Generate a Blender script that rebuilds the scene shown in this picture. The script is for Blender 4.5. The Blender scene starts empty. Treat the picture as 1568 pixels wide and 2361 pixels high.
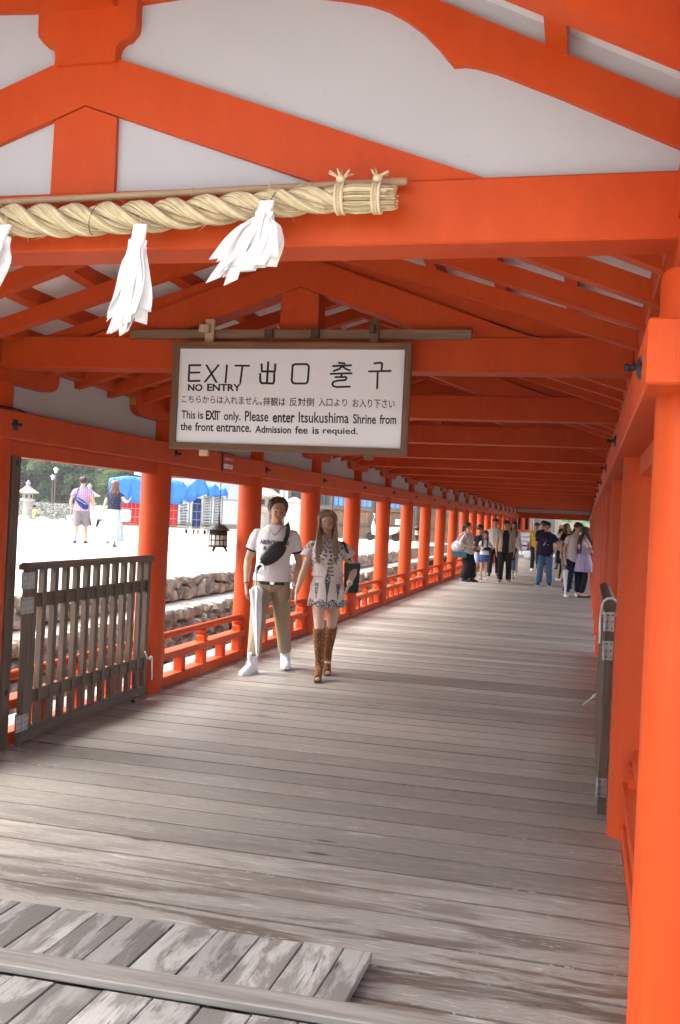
import bpy, bmesh, math, random
import numpy as np
from mathutils import Vector, Matrix, Quaternion
from mathutils.bvhtree import BVHTree
random.seed(7); rng = np.random.default_rng(7)
C = bpy.context.scene
COL = C.collection
# ------------------------------------------------------------------ camera
CAM_P = Vector((1.6258, -2.8567, 1.5675))
YAW, PITCH, ROLL = -0.24710, 0.0037, 0.0481
_f = Vector((math.sin(YAW)*math.cos(PITCH), math.cos(YAW)*math.cos(PITCH), math.sin(PITCH)))
_r0 = Vector((math.cos(YAW), -math.sin(YAW), 0)); _u0 = _r0.cross(_f)
_r = math.cos(ROLL)*_r0 + math.sin(ROLL)*_u0
_u = -math.sin(ROLL)*_r0 + math.cos(ROLL)*_u0
cam_d = bpy.data.cameras.new('camera'); cam = bpy.data.objects.new('camera', cam_d); COL.objects.link(cam)
cam.matrix_world = Matrix(((_r.x, _u.x, -_f.x, CAM_P.x), (_r.y, _u.y, -_f.y, CAM_P.y), (_r.z, _u.z, -_f.z, CAM_P.z), (0, 0, 0, 1)))
cam_d.sensor_fit = 'HORIZONTAL'; cam_d.sensor_width = 24.0; cam_d.lens = 2254.36/1568*24.0
cam_d.clip_start = 0.05; cam_d.clip_end = 2000
C.camera = cam
# ------------------------------------------------------------------ world, sun, exposure
SUN_EL, SUN_AZ = math.radians(50), math.radians(-100)     # azimuth measured from +Y towards +X
W = bpy.data.worlds.new('World'); C.world = W; W.use_nodes = True
wn = W.node_tree.nodes; wl = W.node_tree.links
sky = wn.new('ShaderNodeTexSky'); sky.sky_type = 'NISHITA'; sky.sun_disc = False
sky.sun_elevation = SUN_EL; sky.sun_rotation = SUN_AZ; sky.air_density = 1.0; sky.dust_density = 6.0; sky.ozone_density = 1.0
hs = wn.new('ShaderNodeHueSaturation'); hs.inputs['Saturation'].default_value = 0.5
wl.new(sky.outputs[0], hs.inputs['Color']); wl.new(hs.outputs[0], wn['Background'].inputs['Color'])
wn['Background'].inputs['Strength'].default_value = 0.15
sd = bpy.data.lights.new('sun', 'SUN'); sd.energy = 1.0; sd.angle = math.radians(60); sd.color = (1.0, 0.97, 0.92)
sun = bpy.data.objects.new('sun', sd); COL.objects.link(sun)
_sd = Vector((math.sin(SUN_AZ)*math.cos(SUN_EL), math.cos(SUN_AZ)*math.cos(SUN_EL), math.sin(SUN_EL)))
sun.rotation_euler = _sd.to_track_quat('Z', 'Y').to_euler(); sun.location = _sd*60
C.view_settings.view_transform = 'Standard'; C.view_settings.look = 'None'
C.view_settings.exposure = 2.3; C.view_settings.gamma = 1.0; C.view_settings.use_curve_mapping = False
C.render.engine = 'CYCLES'
C.cycles.max_bounces = 12; C.cycles.diffuse_bounces = 7; C.cycles.glossy_bounces = 3; C.cycles.transmission_bounces = 4
C.cycles.caustics_reflective = False; C.cycles.caustics_refractive = False
C.cycles.sample_clamp_indirect = 6.0

# ------------------------------------------------------------------ mesh helpers
class MB:
    def __init__(s): s.v = []; s.f = []
    def add(s, v, f):
        n = len(s.v); s.v += [tuple(p) for p in v]; s.f += [tuple(i+n for i in q) for q in f]; return s
    def beam(s, c, ax, hx, hy, hz, b=0.0):
        """box centred at c with unit axes ax (3 vectors), half sizes and a small chamfer b"""
        c = Vector(c); ax = [Vector(a) for a in ax]; h = (hx, hy, hz)
        if b <= 0:
            vs = [c + ax[0]*hx*i + ax[1]*hy*j + ax[2]*hz*k for i in (-1, 1) for j in (-1, 1) for k in (-1, 1)]
            return s.add(vs, [(0,1,3,2),(4,6,7,5),(0,4,5,1),(2,3,7,6),(0,2,6,4),(1,5,7,3)])
        vs = []; idx = {}
        for i in (-1, 1):
            for j in (-1, 1):
                for k in (-1, 1):
                    sg = (i, j, k)
                    for a in range(3):
                        p = c.copy()
                        for m in range(3): p += ax[m]*sg[m]*(h[m] - (0 if m == a else b))
                        idx[(sg, a)] = len(vs); vs.append(p)
        fs = []
        for a in range(3):
            o = [m for m in range(3) if m != a]
            for sa in (-1, 1):
                q = []
                for (p1, p2) in ((-1,-1),(1,-1),(1,1),(-1,1)):
                    sg = [0,0,0]; sg[a] = sa; sg[o[0]] = p1; sg[o[1]] = p2; q.append(idx[(tuple(sg), a)])
                fs.append(tuple(q))
        for a in range(3):        # edges running along axis a
            o = [m for m in range(3) if m != a]
            for p1 in (-1, 1):
                for p2 in (-1, 1):
                    A = [0,0,0]; A[o[0]] = p1; A[o[1]] = p2
                    L = list(A); L[a] = -1; H = list(A); H[a] = 1
                    fs.append((idx[(tuple(L), o[0])], idx[(tuple(H), o[0])], idx[(tuple(H), o[1])], idx[(tuple(L), o[1])]))
        for i in (-1, 1):
            for j in (-1, 1):
                for k in (-1, 1): fs.append(tuple(idx[((i,j,k), a)] for a in range(3)))
        return s.add(vs, fs)
    def box(s, x0, x1, y0, y1, z0, z1, b=0.0):
        return s.beam(((x0+x1)/2, (y0+y1)/2, (z0+z1)/2), ((1,0,0),(0,1,0),(0,0,1)), abs(x1-x0)/2, abs(y1-y0)/2, abs(z1-z0)/2, b)
    def bar(s, p0, p1, w, h, up=(0,0,1), b=0.0):
        p0 = Vector(p0); p1 = Vector(p1); d = p1-p0; L = d.length; d.normalize()
        x = d.cross(Vector(up))
        if x.length < 1e-5: x = d.cross(Vector((0,1,0)))
        x.normalize(); z = x.cross(d)
        return s.beam((p0+p1)/2, (x, d, z), w/2, L/2, h/2, b)
    def prism(s, poly, f0, f1):
        """extrude a polygon: f0 / f1 map a 2D point to the two ends"""
        n = len(poly); v = [f0(p) for p in poly]+[f1(p) for p in poly]
        f = [tuple(range(n-1,-1,-1)), tuple(range(n, 2*n))]+[(i, (i+1) % n, n+(i+1) % n, n+i) for i in range(n)]
        return s.add(v, f)
    def tube(s, pts, rad, seg=10, cap=True, sq=None):
        pts = [Vector(p) for p in pts]; n = len(pts)
        if not hasattr(rad, '__len__'): rad = [rad]*n
        t = (pts[1]-pts[0]).normalized(); a = t.cross(Vector((0.13,0.27,0.95)))
        if a.length < 1e-3: a = t.cross(Vector((1,0,0)))
        a.normalize(); vs = []
        for i in range(n):
            t = (pts[min(i+1,n-1)]-pts[max(i-1,0)]).normalized()
            a = (a-t*a.dot(t)).normalized(); b = t.cross(a)
            for j in range(seg):
                w = 2*math.pi*j/seg; vs.append(pts[i]+(a*math.cos(w)+b*math.sin(w))*rad[i])
        fs = [(i*seg+j, i*seg+(j+1) % seg, (i+1)*seg+(j+1) % seg, (i+1)*seg+j) for i in range(n-1) for j in range(seg)]
        if cap: fs += [tuple(range(seg-1,-1,-1)), tuple((n-1)*seg+j for j in range(seg))]
        return s.add(vs, fs)
    def lathe(s, prof, c=(0,0,0), seg=16, rot=0.0):
        """prof: list of (radius, z)"""
        c = Vector(c); vs = []; n = len(prof)
        for r, z in prof:
            for j in range(seg):
                w = 2*math.pi*j/seg+rot; vs.append(c+Vector((r*math.cos(w), r*math.sin(w), z)))
        fs = [(i*seg+j, i*seg+(j+1) % seg, (i+1)*seg+(j+1) % seg, (i+1)*seg+j) for i in range(n-1) for j in range(seg)]
        fs += [tuple(range(seg-1,-1,-1)), tuple((n-1)*seg+j for j in range(seg))]
        return s.add(vs, fs)
    def loft(s, rings, cap=True):
        m = len(rings[0]); vs = [p for r in rings for p in r]; n = len(rings)
        fs = [(i*m+j, i*m+(j+1) % m, (i+1)*m+(j+1) % m, (i+1)*m+j) for i in range(n-1) for j in range(m)]
        if cap: fs += [tuple(range(m-1,-1,-1)), tuple((n-1)*m+j for j in range(m))]
        return s.add(vs, fs)
    def ell(s, c, r, rot=None, seg=16, rings=10):
        c = Vector(c); vs = []; M = rot if rot is not None else Matrix.Identity(3)
        vs.append(c+M@Vector((0,0,-r[2])))
        for i in range(1, rings):
            a = -math.pi/2+math.pi*i/rings
            for j in range(seg):
                w = 2*math.pi*j/seg
                vs.append(c+M@Vector((r[0]*math.cos(a)*math.cos(w), r[1]*math.cos(a)*math.sin(w), r[2]*math.sin(a))))
        vs.append(c+M@Vector((0,0,r[2]))); T = len(vs)-1
        fs = [(0, 1+(j+1) % seg, 1+j) for j in range(seg)]
        for i in range(rings-2):
            o = 1+i*seg; fs += [(o+j, o+(j+1) % seg, o+seg+(j+1) % seg, o+seg+j) for j in range(seg)]
        o = 1+(rings-2)*seg; fs += [(o+j, o+(j+1) % seg, T) for j in range(seg)]
        return s.add(vs, fs)
    def mesh(s, name, mat=None, smooth=None, off=None):
        v = np.array([tuple(p) for p in s.v], dtype=float)
        if off is not None: v = v-np.array(off)
        me = bpy.data.meshes.new(name); me.from_pydata(v.tolist(), [], s.f)
        bm = bmesh.new(); bm.from_mesh(me); bmesh.ops.recalc_face_normals(bm, faces=bm.faces); bm.to_mesh(me); bm.free()
        if smooth is not None:
            me.shade_smooth()
            if smooth < 180: me.set_sharp_from_angle(angle=math.radians(smooth))
        if mat: me.materials.append(mat)
        return me
    def build(s, name, mat, parent=None, smooth=None, local=False):
        off = None
        if parent is not None and not local:
            p = parent; off = np.zeros(3)
            while p is not None: off += np.array(p.location); p = p.parent
        return link(name, s.mesh(name, mat, smooth, off), parent)

def link(name, me, parent=None, loc=None):
    o = bpy.data.objects.new(name, me); COL.objects.link(o)
    if parent is not None: o.parent = parent
    if loc is not None: o.location = loc
    return o
def tag(o, label, cat, group=None):
    o['label'] = label; o['category'] = cat
    if group: o['group'] = group
    return o
def thing(name, label, cat, loc=(0,0,0), rz=0.0, group=None):
    o = bpy.data.objects.new(name, None); COL.objects.link(o); o.location = loc; o.rotation_euler = (0,0,rz)
    o.empty_display_size = 0.1
    return tag(o, label, cat, group)
def struct(o): o['kind'] = 'structure'; return o
def stuff(o): o['kind'] = 'stuff'; return o
def dup(o, parent=None, off=(0,0,0)):
    c = o.copy(); COL.objects.link(c)
    if parent is not None: c.parent = parent
    c.location = Vector(o.location)+Vector(off)
    for ch in list(o.children): dup(ch, c)
    return c
def lerp(a, b, t): return a+(b-a)*t

# ------------------------------------------------------------------ materials
class NT:
    """tiny wrapper to write node graphs briefly"""
    def __init__(s, name):
        s.m = bpy.data.materials.new(name); s.m.use_nodes = True
        s.n = s.m.node_tree.nodes; s.l = s.m.node_tree.links; s.p = s.n['Principled BSDF']
        s._tc = None
    def node(s, t, **kw):
        n = s.n.new(t)
        for k, v in kw.items(): setattr(n, k, v)
        return n
    def put(s, inp, v):
        if hasattr(v, 'is_linked') or isinstance(v, bpy.types.NodeSocket): s.l.new(v, inp)
        else:
            if isinstance(v, (tuple, list)) and len(v) == 3 and inp.type == 'RGBA': v = (*v, 1)
            inp.default_value = v
    def coord(s, kind='Object'):
        if s._tc is None: s._tc = s.n.new('ShaderNodeTexCoord')
        return s._tc.outputs[kind]
    def mapping(s, vec, scale=(1,1,1), loc=(0,0,0), rot=(0,0,0)):
        n = s.n.new('ShaderNodeMapping'); s.put(n.inputs['Vector'], vec)
        s.put(n.inputs['Scale'], scale); s.put(n.inputs['Location'], loc); s.put(n.inputs['Rotation'], rot); return n.outputs[0]
    def noise(s, vec, scale=5, detail=4, rough=0.55, dist=0.0, col=False):
        n = s.n.new('ShaderNodeTexNoise'); s.put(n.inputs['Vector'], vec); n.inputs['Scale'].default_value = scale
        n.inputs['Detail'].default_value = detail; n.inputs['Roughness'].default_value = rough; n.inputs['Distortion'].default_value = dist
        return n.outputs['Color' if col else 'Fac']
    def vor(s, vec, scale=5, feature='F1', out='Distance', rnd=1.0):
        n = s.n.new('ShaderNodeTexVoronoi'); n.feature = feature; s.put(n.inputs['Vector'], vec); n.inputs['Scale'].default_value = scale
        n.inputs['Randomness'].default_value = rnd; return n.outputs[out]
    def wave(s, vec, scale=5, dist=2.0, detail=2, dscale=1.0, direction='X', prof='SIN'):
        n = s.n.new('ShaderNodeTexWave'); n.bands_direction = direction; n.wave_profile = prof; s.put(n.inputs['Vector'], vec)
        n.inputs['Scale'].default_value = scale; n.inputs['Distortion'].default_value = dist; n.inputs['Detail'].default_value = detail
        n.inputs['Detail Scale'].default_value = dscale; return n.outputs['Fac']
    def ramp(s, fac, stops, interp='LINEAR'):
        n = s.n.new('ShaderNodeValToRGB'); n.color_ramp.interpolation = interp; e = n.color_ramp.elements
        while len(e) < len(stops): e.new(0.5)
        for el, (p, c) in zip(e, stops):
            el.position = p; el.color = (c, c, c, 1) if not hasattr(c, '__len__') else (*c, 1)
        s.put(n.inputs['Fac'], fac); return n.outputs['Color']
    def mix(s, fac, a, b, mode='MIX'):
        n = s.n.new('ShaderNodeMix'); n.data_type = 'RGBA'; n.blend_type = mode
        s.put(n.inputs[0], fac); s.put(n.inputs[6], a); s.put(n.inputs[7], b); return n.outputs[2]
    def math(s, op, a, b=0.0, clamp=False):
        n = s.n.new('ShaderNodeMath'); n.operation = op; n.use_clamp = clamp; s.put(n.inputs[0], a); s.put(n.inputs[1], b); return n.outputs[0]
    def sep(s, vec):
        n = s.n.new('ShaderNodeSeparateXYZ'); s.put(n.inputs[0], vec); return n.outputs
    def rand(s):
        n = s.n.new('ShaderNodeObjectInfo'); return n.outputs['Random']
    def addv(s, a, b):
        n = s.n.new('ShaderNodeVectorMath'); n.operation = 'ADD'; s.put(n.inputs[0], a); s.put(n.inputs[1], b); return n.outputs[0]
    def hsv(s, col, h=0.5, sat=1.0, val=1.0):
        n = s.n.new('ShaderNodeHueSaturation'); s.put(n.inputs['Hue'], h); s.put(n.inputs['Saturation'], sat); s.put(n.inputs['Value'], val)
        s.put(n.inputs['Color'], col); return n.outputs[0]
    def bump(s, h, strength=0.3, dist=0.01):
        n = s.n.new('ShaderNodeBump'); n.inputs['Strength'].default_value = strength; n.inputs['Distance'].default_value = dist
        s.put(n.inputs['Height'], h); s.l.new(n.outputs[0], s.p.inputs['Normal'])
    def base(s, c, rough=0.5, metal=0.0, spec=0.5):
        s.put(s.p.inputs['Base Color'], c); s.put(s.p.inputs['Roughness'], rough); s.put(s.p.inputs['Metallic'], metal)
        s.put(s.p.inputs['Specular IOR Level'], spec); return s.m

def plain(name, c, rough=0.6, metal=0.0, var=0.12, scale=8, bump=0.0, bscale=60, spec=0.4):
    t = NT(name); o = t.coord()
    n = t.noise(o, scale, 4); r = t.math('MULTIPLY_ADD', n, 2*var); t.n[-1].inputs[2].default_value = 1-var
    col = t.hsv(c, 0.5, 1.0, r)
    if bump: t.bump(t.noise(o, bscale, 3), bump, 0.004)
    return t.base(col, rough, metal, spec)

def m_vermilion():
    t = NT('vermilion_paint'); o = t.coord()
    big = t.noise(t.mapping(o, (1.2, 1.2, .6)), 1.6, 5, .6)
    c = t.mix(big, (.44, .047, .007), (.54, .070, .011))
    fade = t.ramp(t.noise(t.mapping(o, (3, 3, .5)), 3.0, 6, .65), [(.56, 0.0), (.80, .35)])
    c = t.mix(fade, c, (.55, .115, .032)); c = t.mix(t.ramp(t.noise(t.mapping(o, (2.2, 2.2, 1.1)), 1.1, 5, .62, .4), [(.44, 0), (.74, .65)]), c, (.56, .085, .012))
    c = t.hsv(c, .5, 1.0, t.math('ADD', .88, t.math('MULTIPLY', t.noise(t.mapping(o, (9, 9, 1.4)), 2.0, 5, .65), .24)))
    spots = t.ramp(t.noise(o, 26, 2), [(.72, 0), (.78, .25)])
    c = t.mix(spots, c, (.30, .04, .02))
    t.bump(t.noise(t.mapping(o, (14, 14, 3)), 6, 4), .12, .006)
    return t.base(c, .50, 0, .22)
RED = m_vermilion()
def m_plaster():
    t = NT('white_plaster'); o = t.coord()
    c = t.mix(t.noise(o, 2.2, 5, .6), (.44, .455, .475), (.51, .525, .545))
    c = t.mix(t.ramp(t.noise(o, 34, 2, .5), [(.70, 0), (.76, .4)]), c, (.42, .41, .42))
    t.bump(t.noise(o, 40, 4), .08, .004)
    return t.base(c, .75, 0, .2)
PLASTER = m_plaster()
def m_board():
    t = NT('white_roof_board'); o = t.coord()
    n = t.noise(t.mapping(o, (3, .4, 3)), 3.0, 5, .6)
    c = t.mix(n, (.62, .61, .61), (.76, .76, .75))
    t.bump(t.noise(t.mapping(o, (10, 1, 10)), 8, 3), .15, .004)
    return t.base(c, .7, 0, .2)
BOARD = m_board()
OCHRE = plain('ochre_end_paint', (.42, .22, .03), .6)
DARKIRON = plain('black_iron', (.018, .018, .02), .45, .3, .3, 30)

def m_deck():
    t = NT('weathered_deck_plank'); o = t.coord(); r = t.rand()
    off = t.math('MULTIPLY', r, 37.0)
    cx = t.node('ShaderNodeCombineXYZ'); t.put(cx.inputs[0], off); t.put(cx.inputs[1], t.math('MULTIPLY', r, 11.0))
    v = t.addv(o, cx.outputs[0])
    lo = t.noise(t.mapping(v, (.55, 4.0, 1)), 1.5, 5, .6, .6)
    grain = t.wave(t.mapping(v, (.35, 7.0, 1)), 3.2, 7.0, 4, 1.6, 'Y', 'SAW')
    fine = t.noise(t.mapping(v, (3, 90, 1)), 4, 5, .65)
    c = t.mix(lo, (.268, .250, .214), (.405, .384, .338))
    c = t.mix(t.math('MULTIPLY', grain, .55), c, (.50, .488, .452))
    c = t.mix(t.ramp(fine, [(.33, .65), (.60, 0)]), c, (.14, .115, .092))
    # scuffed pale cathedral grain
    pale = t.ramp(t.noise(t.mapping(v, (1.1, 13, 1)), 2.0, 4, .62, 1.6), [(.60, 0), (.70, .8)])
    c = t.mix(pale, c, (.60, .575, .54))
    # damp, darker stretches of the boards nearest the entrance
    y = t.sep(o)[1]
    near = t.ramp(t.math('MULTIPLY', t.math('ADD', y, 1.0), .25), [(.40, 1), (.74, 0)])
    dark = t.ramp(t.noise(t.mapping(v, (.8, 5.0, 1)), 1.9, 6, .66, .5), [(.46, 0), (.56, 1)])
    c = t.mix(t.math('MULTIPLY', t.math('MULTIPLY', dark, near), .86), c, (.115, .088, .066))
    knots = t.ramp(t.vor(t.mapping(v, (1.3, 5.5, 1)), 1.0), [(.05, .9), (.10, 0)])
    c = t.mix(knots, c, (.05, .04, .034))
    c = t.hsv(c, .5, 1.0, t.math('ADD', .74, t.math('MULTIPLY', r, .48)))
    gy = t.sep(t.coord('Generated'))[1]
    ed = t.math('MULTIPLY', t.math('MINIMUM', gy, t.math('SUBTRACT', 1.0, gy)), t.math('ADD', .7, t.noise(t.mapping(o, (5, 1, 1)), 3, 3)))
    c = t.mix(t.ramp(ed, [(.008, .62), (.040, 0)]), c, (.065, .050, .038))
    sq = t.ramp(t.noise(t.mapping(v, (5, 46, 1)), 1.6, 3, .6, 1.8), [(.60, 0), (.66, .65)])
    c = t.mix(t.math('MULTIPLY', sq, t.ramp(t.noise(t.mapping(v, (.9, 3, 1)), 1.5, 3), [(.45, 0), (.58, 1)])), c, (.56, .54, .485))
    t.bump(t.math('ADD', t.math('MULTIPLY', grain, .5), fine), .22, .004)
    rg = t.ramp(lo, [(.3, .36), (.7, .54)])
    return t.base(c, rg, 0, .42)
DECK = m_deck()
def m_ramp():
    t = NT('old_ramp_board'); o = t.coord(); r = t.rand()
    cx = t.node('ShaderNodeCombineXYZ'); t.put(cx.inputs[0], t.math('MULTIPLY', r, 17.0)); t.put(cx.inputs[1], t.math('MULTIPLY', r, 31.0))
    v = t.addv(o, cx.outputs[0])
    fine = t.noise(t.mapping(v, (70, 4, 1)), 3, 5, .6)
    c = t.mix(fine, (.27, .262, .24), (.43, .418, .385))
    worn = t.ramp(t.noise(t.mapping(v, (6, 1.7, 1)), 1.3, 6, .66, .5), [(.45, 0), (.54, 1)])
    c = t.mix(t.math('MULTIPLY', worn, .86), c, t.mix(fine, (.105, .097, .088), (.20, .185, .16)))
    c = t.mix(t.ramp(t.noise(t.mapping(v, (50, 1.5, 1)), 2, 2, .5, .8), [(.66, 0), (.70, .8)]), c, (.03, .027, .025))
    c = t.hsv(c, .5, 1.0, t.math('ADD', .74, t.math('MULTIPLY', r, .5)))
    t.bump(t.math('ADD', fine, worn), .3, .004)
    return t.base(c, .62, 0, .35)
RAMP = m_ramp()
def m_wood(name, a, b, axis=2, rough=.55, k=1.0, spec=.4):
    t = NT(name); o = t.coord(); r = t.rand()
    cx = t.node('ShaderNodeCombineXYZ')
    for i in range(3): t.put(cx.inputs[i], t.math('MULTIPLY', r, 13.0+7*i))
    v = t.addv(o, cx.outputs[0])
    sc = [26*k, 26*k, 26*k]; sc[axis] = 1.6*k
    n = t.noise(t.mapping(v, tuple(sc)), 1.8, 6, .62, .3)
    c = t.mix(t.ramp(n, [(.28, 0), (.72, 1)]), a, b)
    sc2 = [5*k]*3; sc2[axis] = .9*k
    c = t.hsv(c, .5, 1.0, t.math('ADD', .72, t.math('MULTIPLY', t.noise(t.mapping(v, tuple(sc2)), 1.5, 4), .55)))
    c = t.hsv(c, .5, 1.0, t.math('ADD', .85, t.math('MULTIPLY', r, .3)))
    t.bump(n, .25, .003)
    return t.base(c, rough, 0, spec)
GATEWOOD = m_wood('gate_timber', (.055, .036, .024), (.15, .108, .080), 2, .55)
GATEWOOD_Y = m_wood('gate_timber_rail', (.052, .034, .023), (.145, .104, .077), 1, .55)
FRAMEWOOD_X = m_wood('sign_frame_wood', (.105, .050, .024), (.21, .115, .060), 0, .5)
FRAMEWOOD_Z = m_wood('sign_frame_wood_upright', (.105, .050, .024), (.21, .115, .060), 2, .5)
PALEWOOD = m_wood('pale_new_wood', (.50, .36, .22), (.62, .48, .31), 2, .6)
HOUSEWOOD = m_wood('dark_house_timber', (.050, .042, .036), (.135, .112, .095), 2, .7, .5)
HOUSEWOOD_X = m_wood('dark_house_rail', (.060, .052, .046), (.150, .130, .112), 0, .7, .5)
HOUSEBOARD = m_wood('brown_house_board', (.085, .050, .030), (.20, .125, .078), 2, .7, .5)
# ================================================================== ground
S = 2.4; NK = 20; XC = 1.924; RC = .1275; MX = .03
def slope(y): return lerp(.44, .31, min(1.0, max(0.0, y/1.85)))
def rz(x, y, top=0.0): return 2.40+top+slope(y)*(1.82-abs(x-MX))

def m_sand():
    t = NT('pale_sand'); o = t.coord()
    n = t.noise(o, 1.1, 7, .62); f = t.noise(o, 60, 3, .6)
    c = t.mix(n, (.50, .46, .40), (.62, .585, .52)); c = t.mix(t.math('MULTIPLY', f, .35), c, (.36, .33, .29))
    t.bump(t.noise(o, 22, 6, .65), .5, .02)
    return t.base(c, .95, 0, .1)
SAND = m_sand()
def m_bed():
    t = NT('tidal_gravel'); o = t.coord()
    v = t.vor(o, 9.0, 'F1', 'Color'); d = t.vor(o, 9.0)
    c = t.mix(t.sep(v)[0], (.16, .15, .125), (.36, .34, .30)); c = t.mix(t.ramp(d, [(.35, 0), (.6, .7)]), c, (.08, .075, .06))
    t.bump(d, .8, .03)
    return t.base(c, .9)
BED = m_bed()
g = MB()
# one sheet to the horizon: low tidal bed round the corridor, reaching out beyond everything
g.add([(-400,-300,-.95),(400,-300,-.95),(400,700,-.95),(-400,700,-.95)], [(0,1,2,3)])
struct(g.build('tidal_flat', BED))
# the raised sandy terrace left of the corridor (top of its stone wall at z = .5, x = -4.45)
R0_ = random.Random(3)
def sheet(name, x0, x1, y0, y1, nx, ny, z, mat):
    v = []; f = []
    for i in range(nx):
        for j in range(ny):
            x = lerp(x0, x1, i/(nx-1)); y = lerp(y0, y1, j/(ny-1)); e = 0 if i in (0, nx-1) or j in (0, ny-1) else 1
            v.append((x, y, z+e*(.022*math.sin(x*1.3+y*.7)+.018*math.sin(x*.4-y*1.1))))
    for i in range(nx-1):
        for j in range(ny-1): f.append((i*ny+j, (i+1)*ny+j, (i+1)*ny+j+1, i*ny+j+1))
    o = MB(); o.add(v, f); return struct(o.build(name, mat, None, 180))
sheet('sand_ground', -4.5, -22, -12, 62, 40, 120, .5, SAND)
sheet('sand_ground', -22, -160, -12, 49.3, 60, 60, .5, SAND)
struct(MB().box(-160, -22.0, 49.3, 49.6, -.9, .47).build('shore_edge', SAND))
# ledge between the two tiers of the retaining wall
struct(MB().box(-4.62, -4.10, 3, 48, .02, .115).build('stone_ledge', SAND))
# paved approach under the camera, at the end of the deck
struct(MB().box(-9, 9, -16, -1.2, -.9, -.16).build('approach_pavement', plain('approach_paving', (.42, .40, .37), .9, 0, .15, 4, .4, 30)))
# far platform and court beyond the end of the corridor
struct(MB().box(-12, 8, 48.4, 90, -.9, -.03).build('court', plain('court_paving', (.50, .47, .43), .9, 0, .12, 2, .3, 20)))

# ================================================================== the deck
deck = struct(bpy.data.objects.new('deck', None)); COL.objects.link(deck)
y = -.62; i = 0
pm = {}
while y < 48.4:
    w = .236+random.uniform(-.018, .018)
    x1 = 1.868+random.uniform(-.004, .004); dz = random.uniform(-.0016, .0016)
    mb = MB().box(-1.868, x1, y, y+w-.0085, -.05+dz, dz, .0014)
    mb.build('plank', DECK, deck)
    y += w; i += 1
# gallery edge outside the left railing: two boards running along the corridor
for k in range(0, 20):
    for q in range(2):
        x0 = -2.42+q*.215
        MB().box(x0, x0+.209, k*S+.004, (k+1)*S-.002, -.055, -.012+.002*q, .004).build('edge_plank', RAMP, deck)
for k in range(-1, 21):
    MB().box(-2.40, 2.40, k*S-.09, k*S+.09, -.30, -.06).build('joist', HOUSEWOOD_X, deck)
for k in range(0, 21, 1):
    for sx in (-1, 1):
        pl = MB().lathe([(.15, -.95), (.13, -.32)], (sx*XC, k*S, 0), 12).build('pile', HOUSEWOOD, deck, 40)

# ================================================================== foreground ramp of short boards
ramp = thing('wooden_ramp', 'low grey ramp of short worn boards lying on the deck at the entrance', 'ramp', (0, 0, 0))
RZ = .018
def ramp_z(y): return .056-.02*(y < 0)
def ramp_pt(x, y, z): return (x+.02*y, y+.03*(x-.3), z)
x = -2.6
rb = []
while x < .93:
    w = min(.158+random.uniform(-.012, .012), .966-x)
    rb.append((x, w)); x += w
for (x, w) in rb:
    for (y0, y1, zz) in ((.092, .487, .050), (-1.15, -.045, .047)):
        dz = random.uniform(-.0025, .0025); t_ = .026
        jx = random.uniform(-.002, .002)
        ps = [ramp_pt(x+jx, y0, 0), ramp_pt(x+w-.005+jx, y0, 0), ramp_pt(x+w-.005+jx, y1, 0), ramp_pt(x+jx, y1, 0)]
        mb = MB(); c_ = .0025
        top = zz+dz
        cxm = sum(p[0] for p in ps)/4; cym = sum(p[1] for p in ps)/4
        inn = [(p[0]-c_*np.sign(p[0]-cxm), p[1]-c_*np.sign(p[1]-cym), top) for p in ps]
        mb.loft([[(p[0], p[1], top-t_) for p in ps], [(p[0], p[1], top-c_) for p in ps], inn])
        mb.build('board', RAMP, ramp)
bat = MB().beam((-.55, .0, .056), ((.9995, .03, 0), (-.03, .9995, 0), (0, 0, 1)), 2.0, .054, .014, .004)
bat.build('cleat', m_wood('cleat_wood', (.09, .08, .07), (.28, .262, .235), 0, .6, .55), ramp)
for (x0) in (-2.2, -1.2, -.3, .6):
    MB().bar(ramp_pt(x0, -1.15, .012), ramp_pt(x0, .46, .012), .08, .023).build('bearer', GATEWOOD_Y, ramp)

# ================================================================== corridor
cor = thing('covered_corridor', 'vermilion painted open corridor with round columns and white plaster under a gabled roof', 'corridor')
def part(mb, name, mat=RED, parent=None, smooth=None): return mb.build(name, mat, parent or cor, smooth)
# columns
col_me = MB().lathe([(RC*1.0, -.02), (RC, .004), (RC, 1.0), (RC*.995, 2.27), (RC*.965, 2.284)], seg=36).mesh('column', RED, 40)
for k in range(0, NK+1):
    for sx in (-1, 1): link('column', col_me, cor, (sx*XC, k*S, 0))
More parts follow.
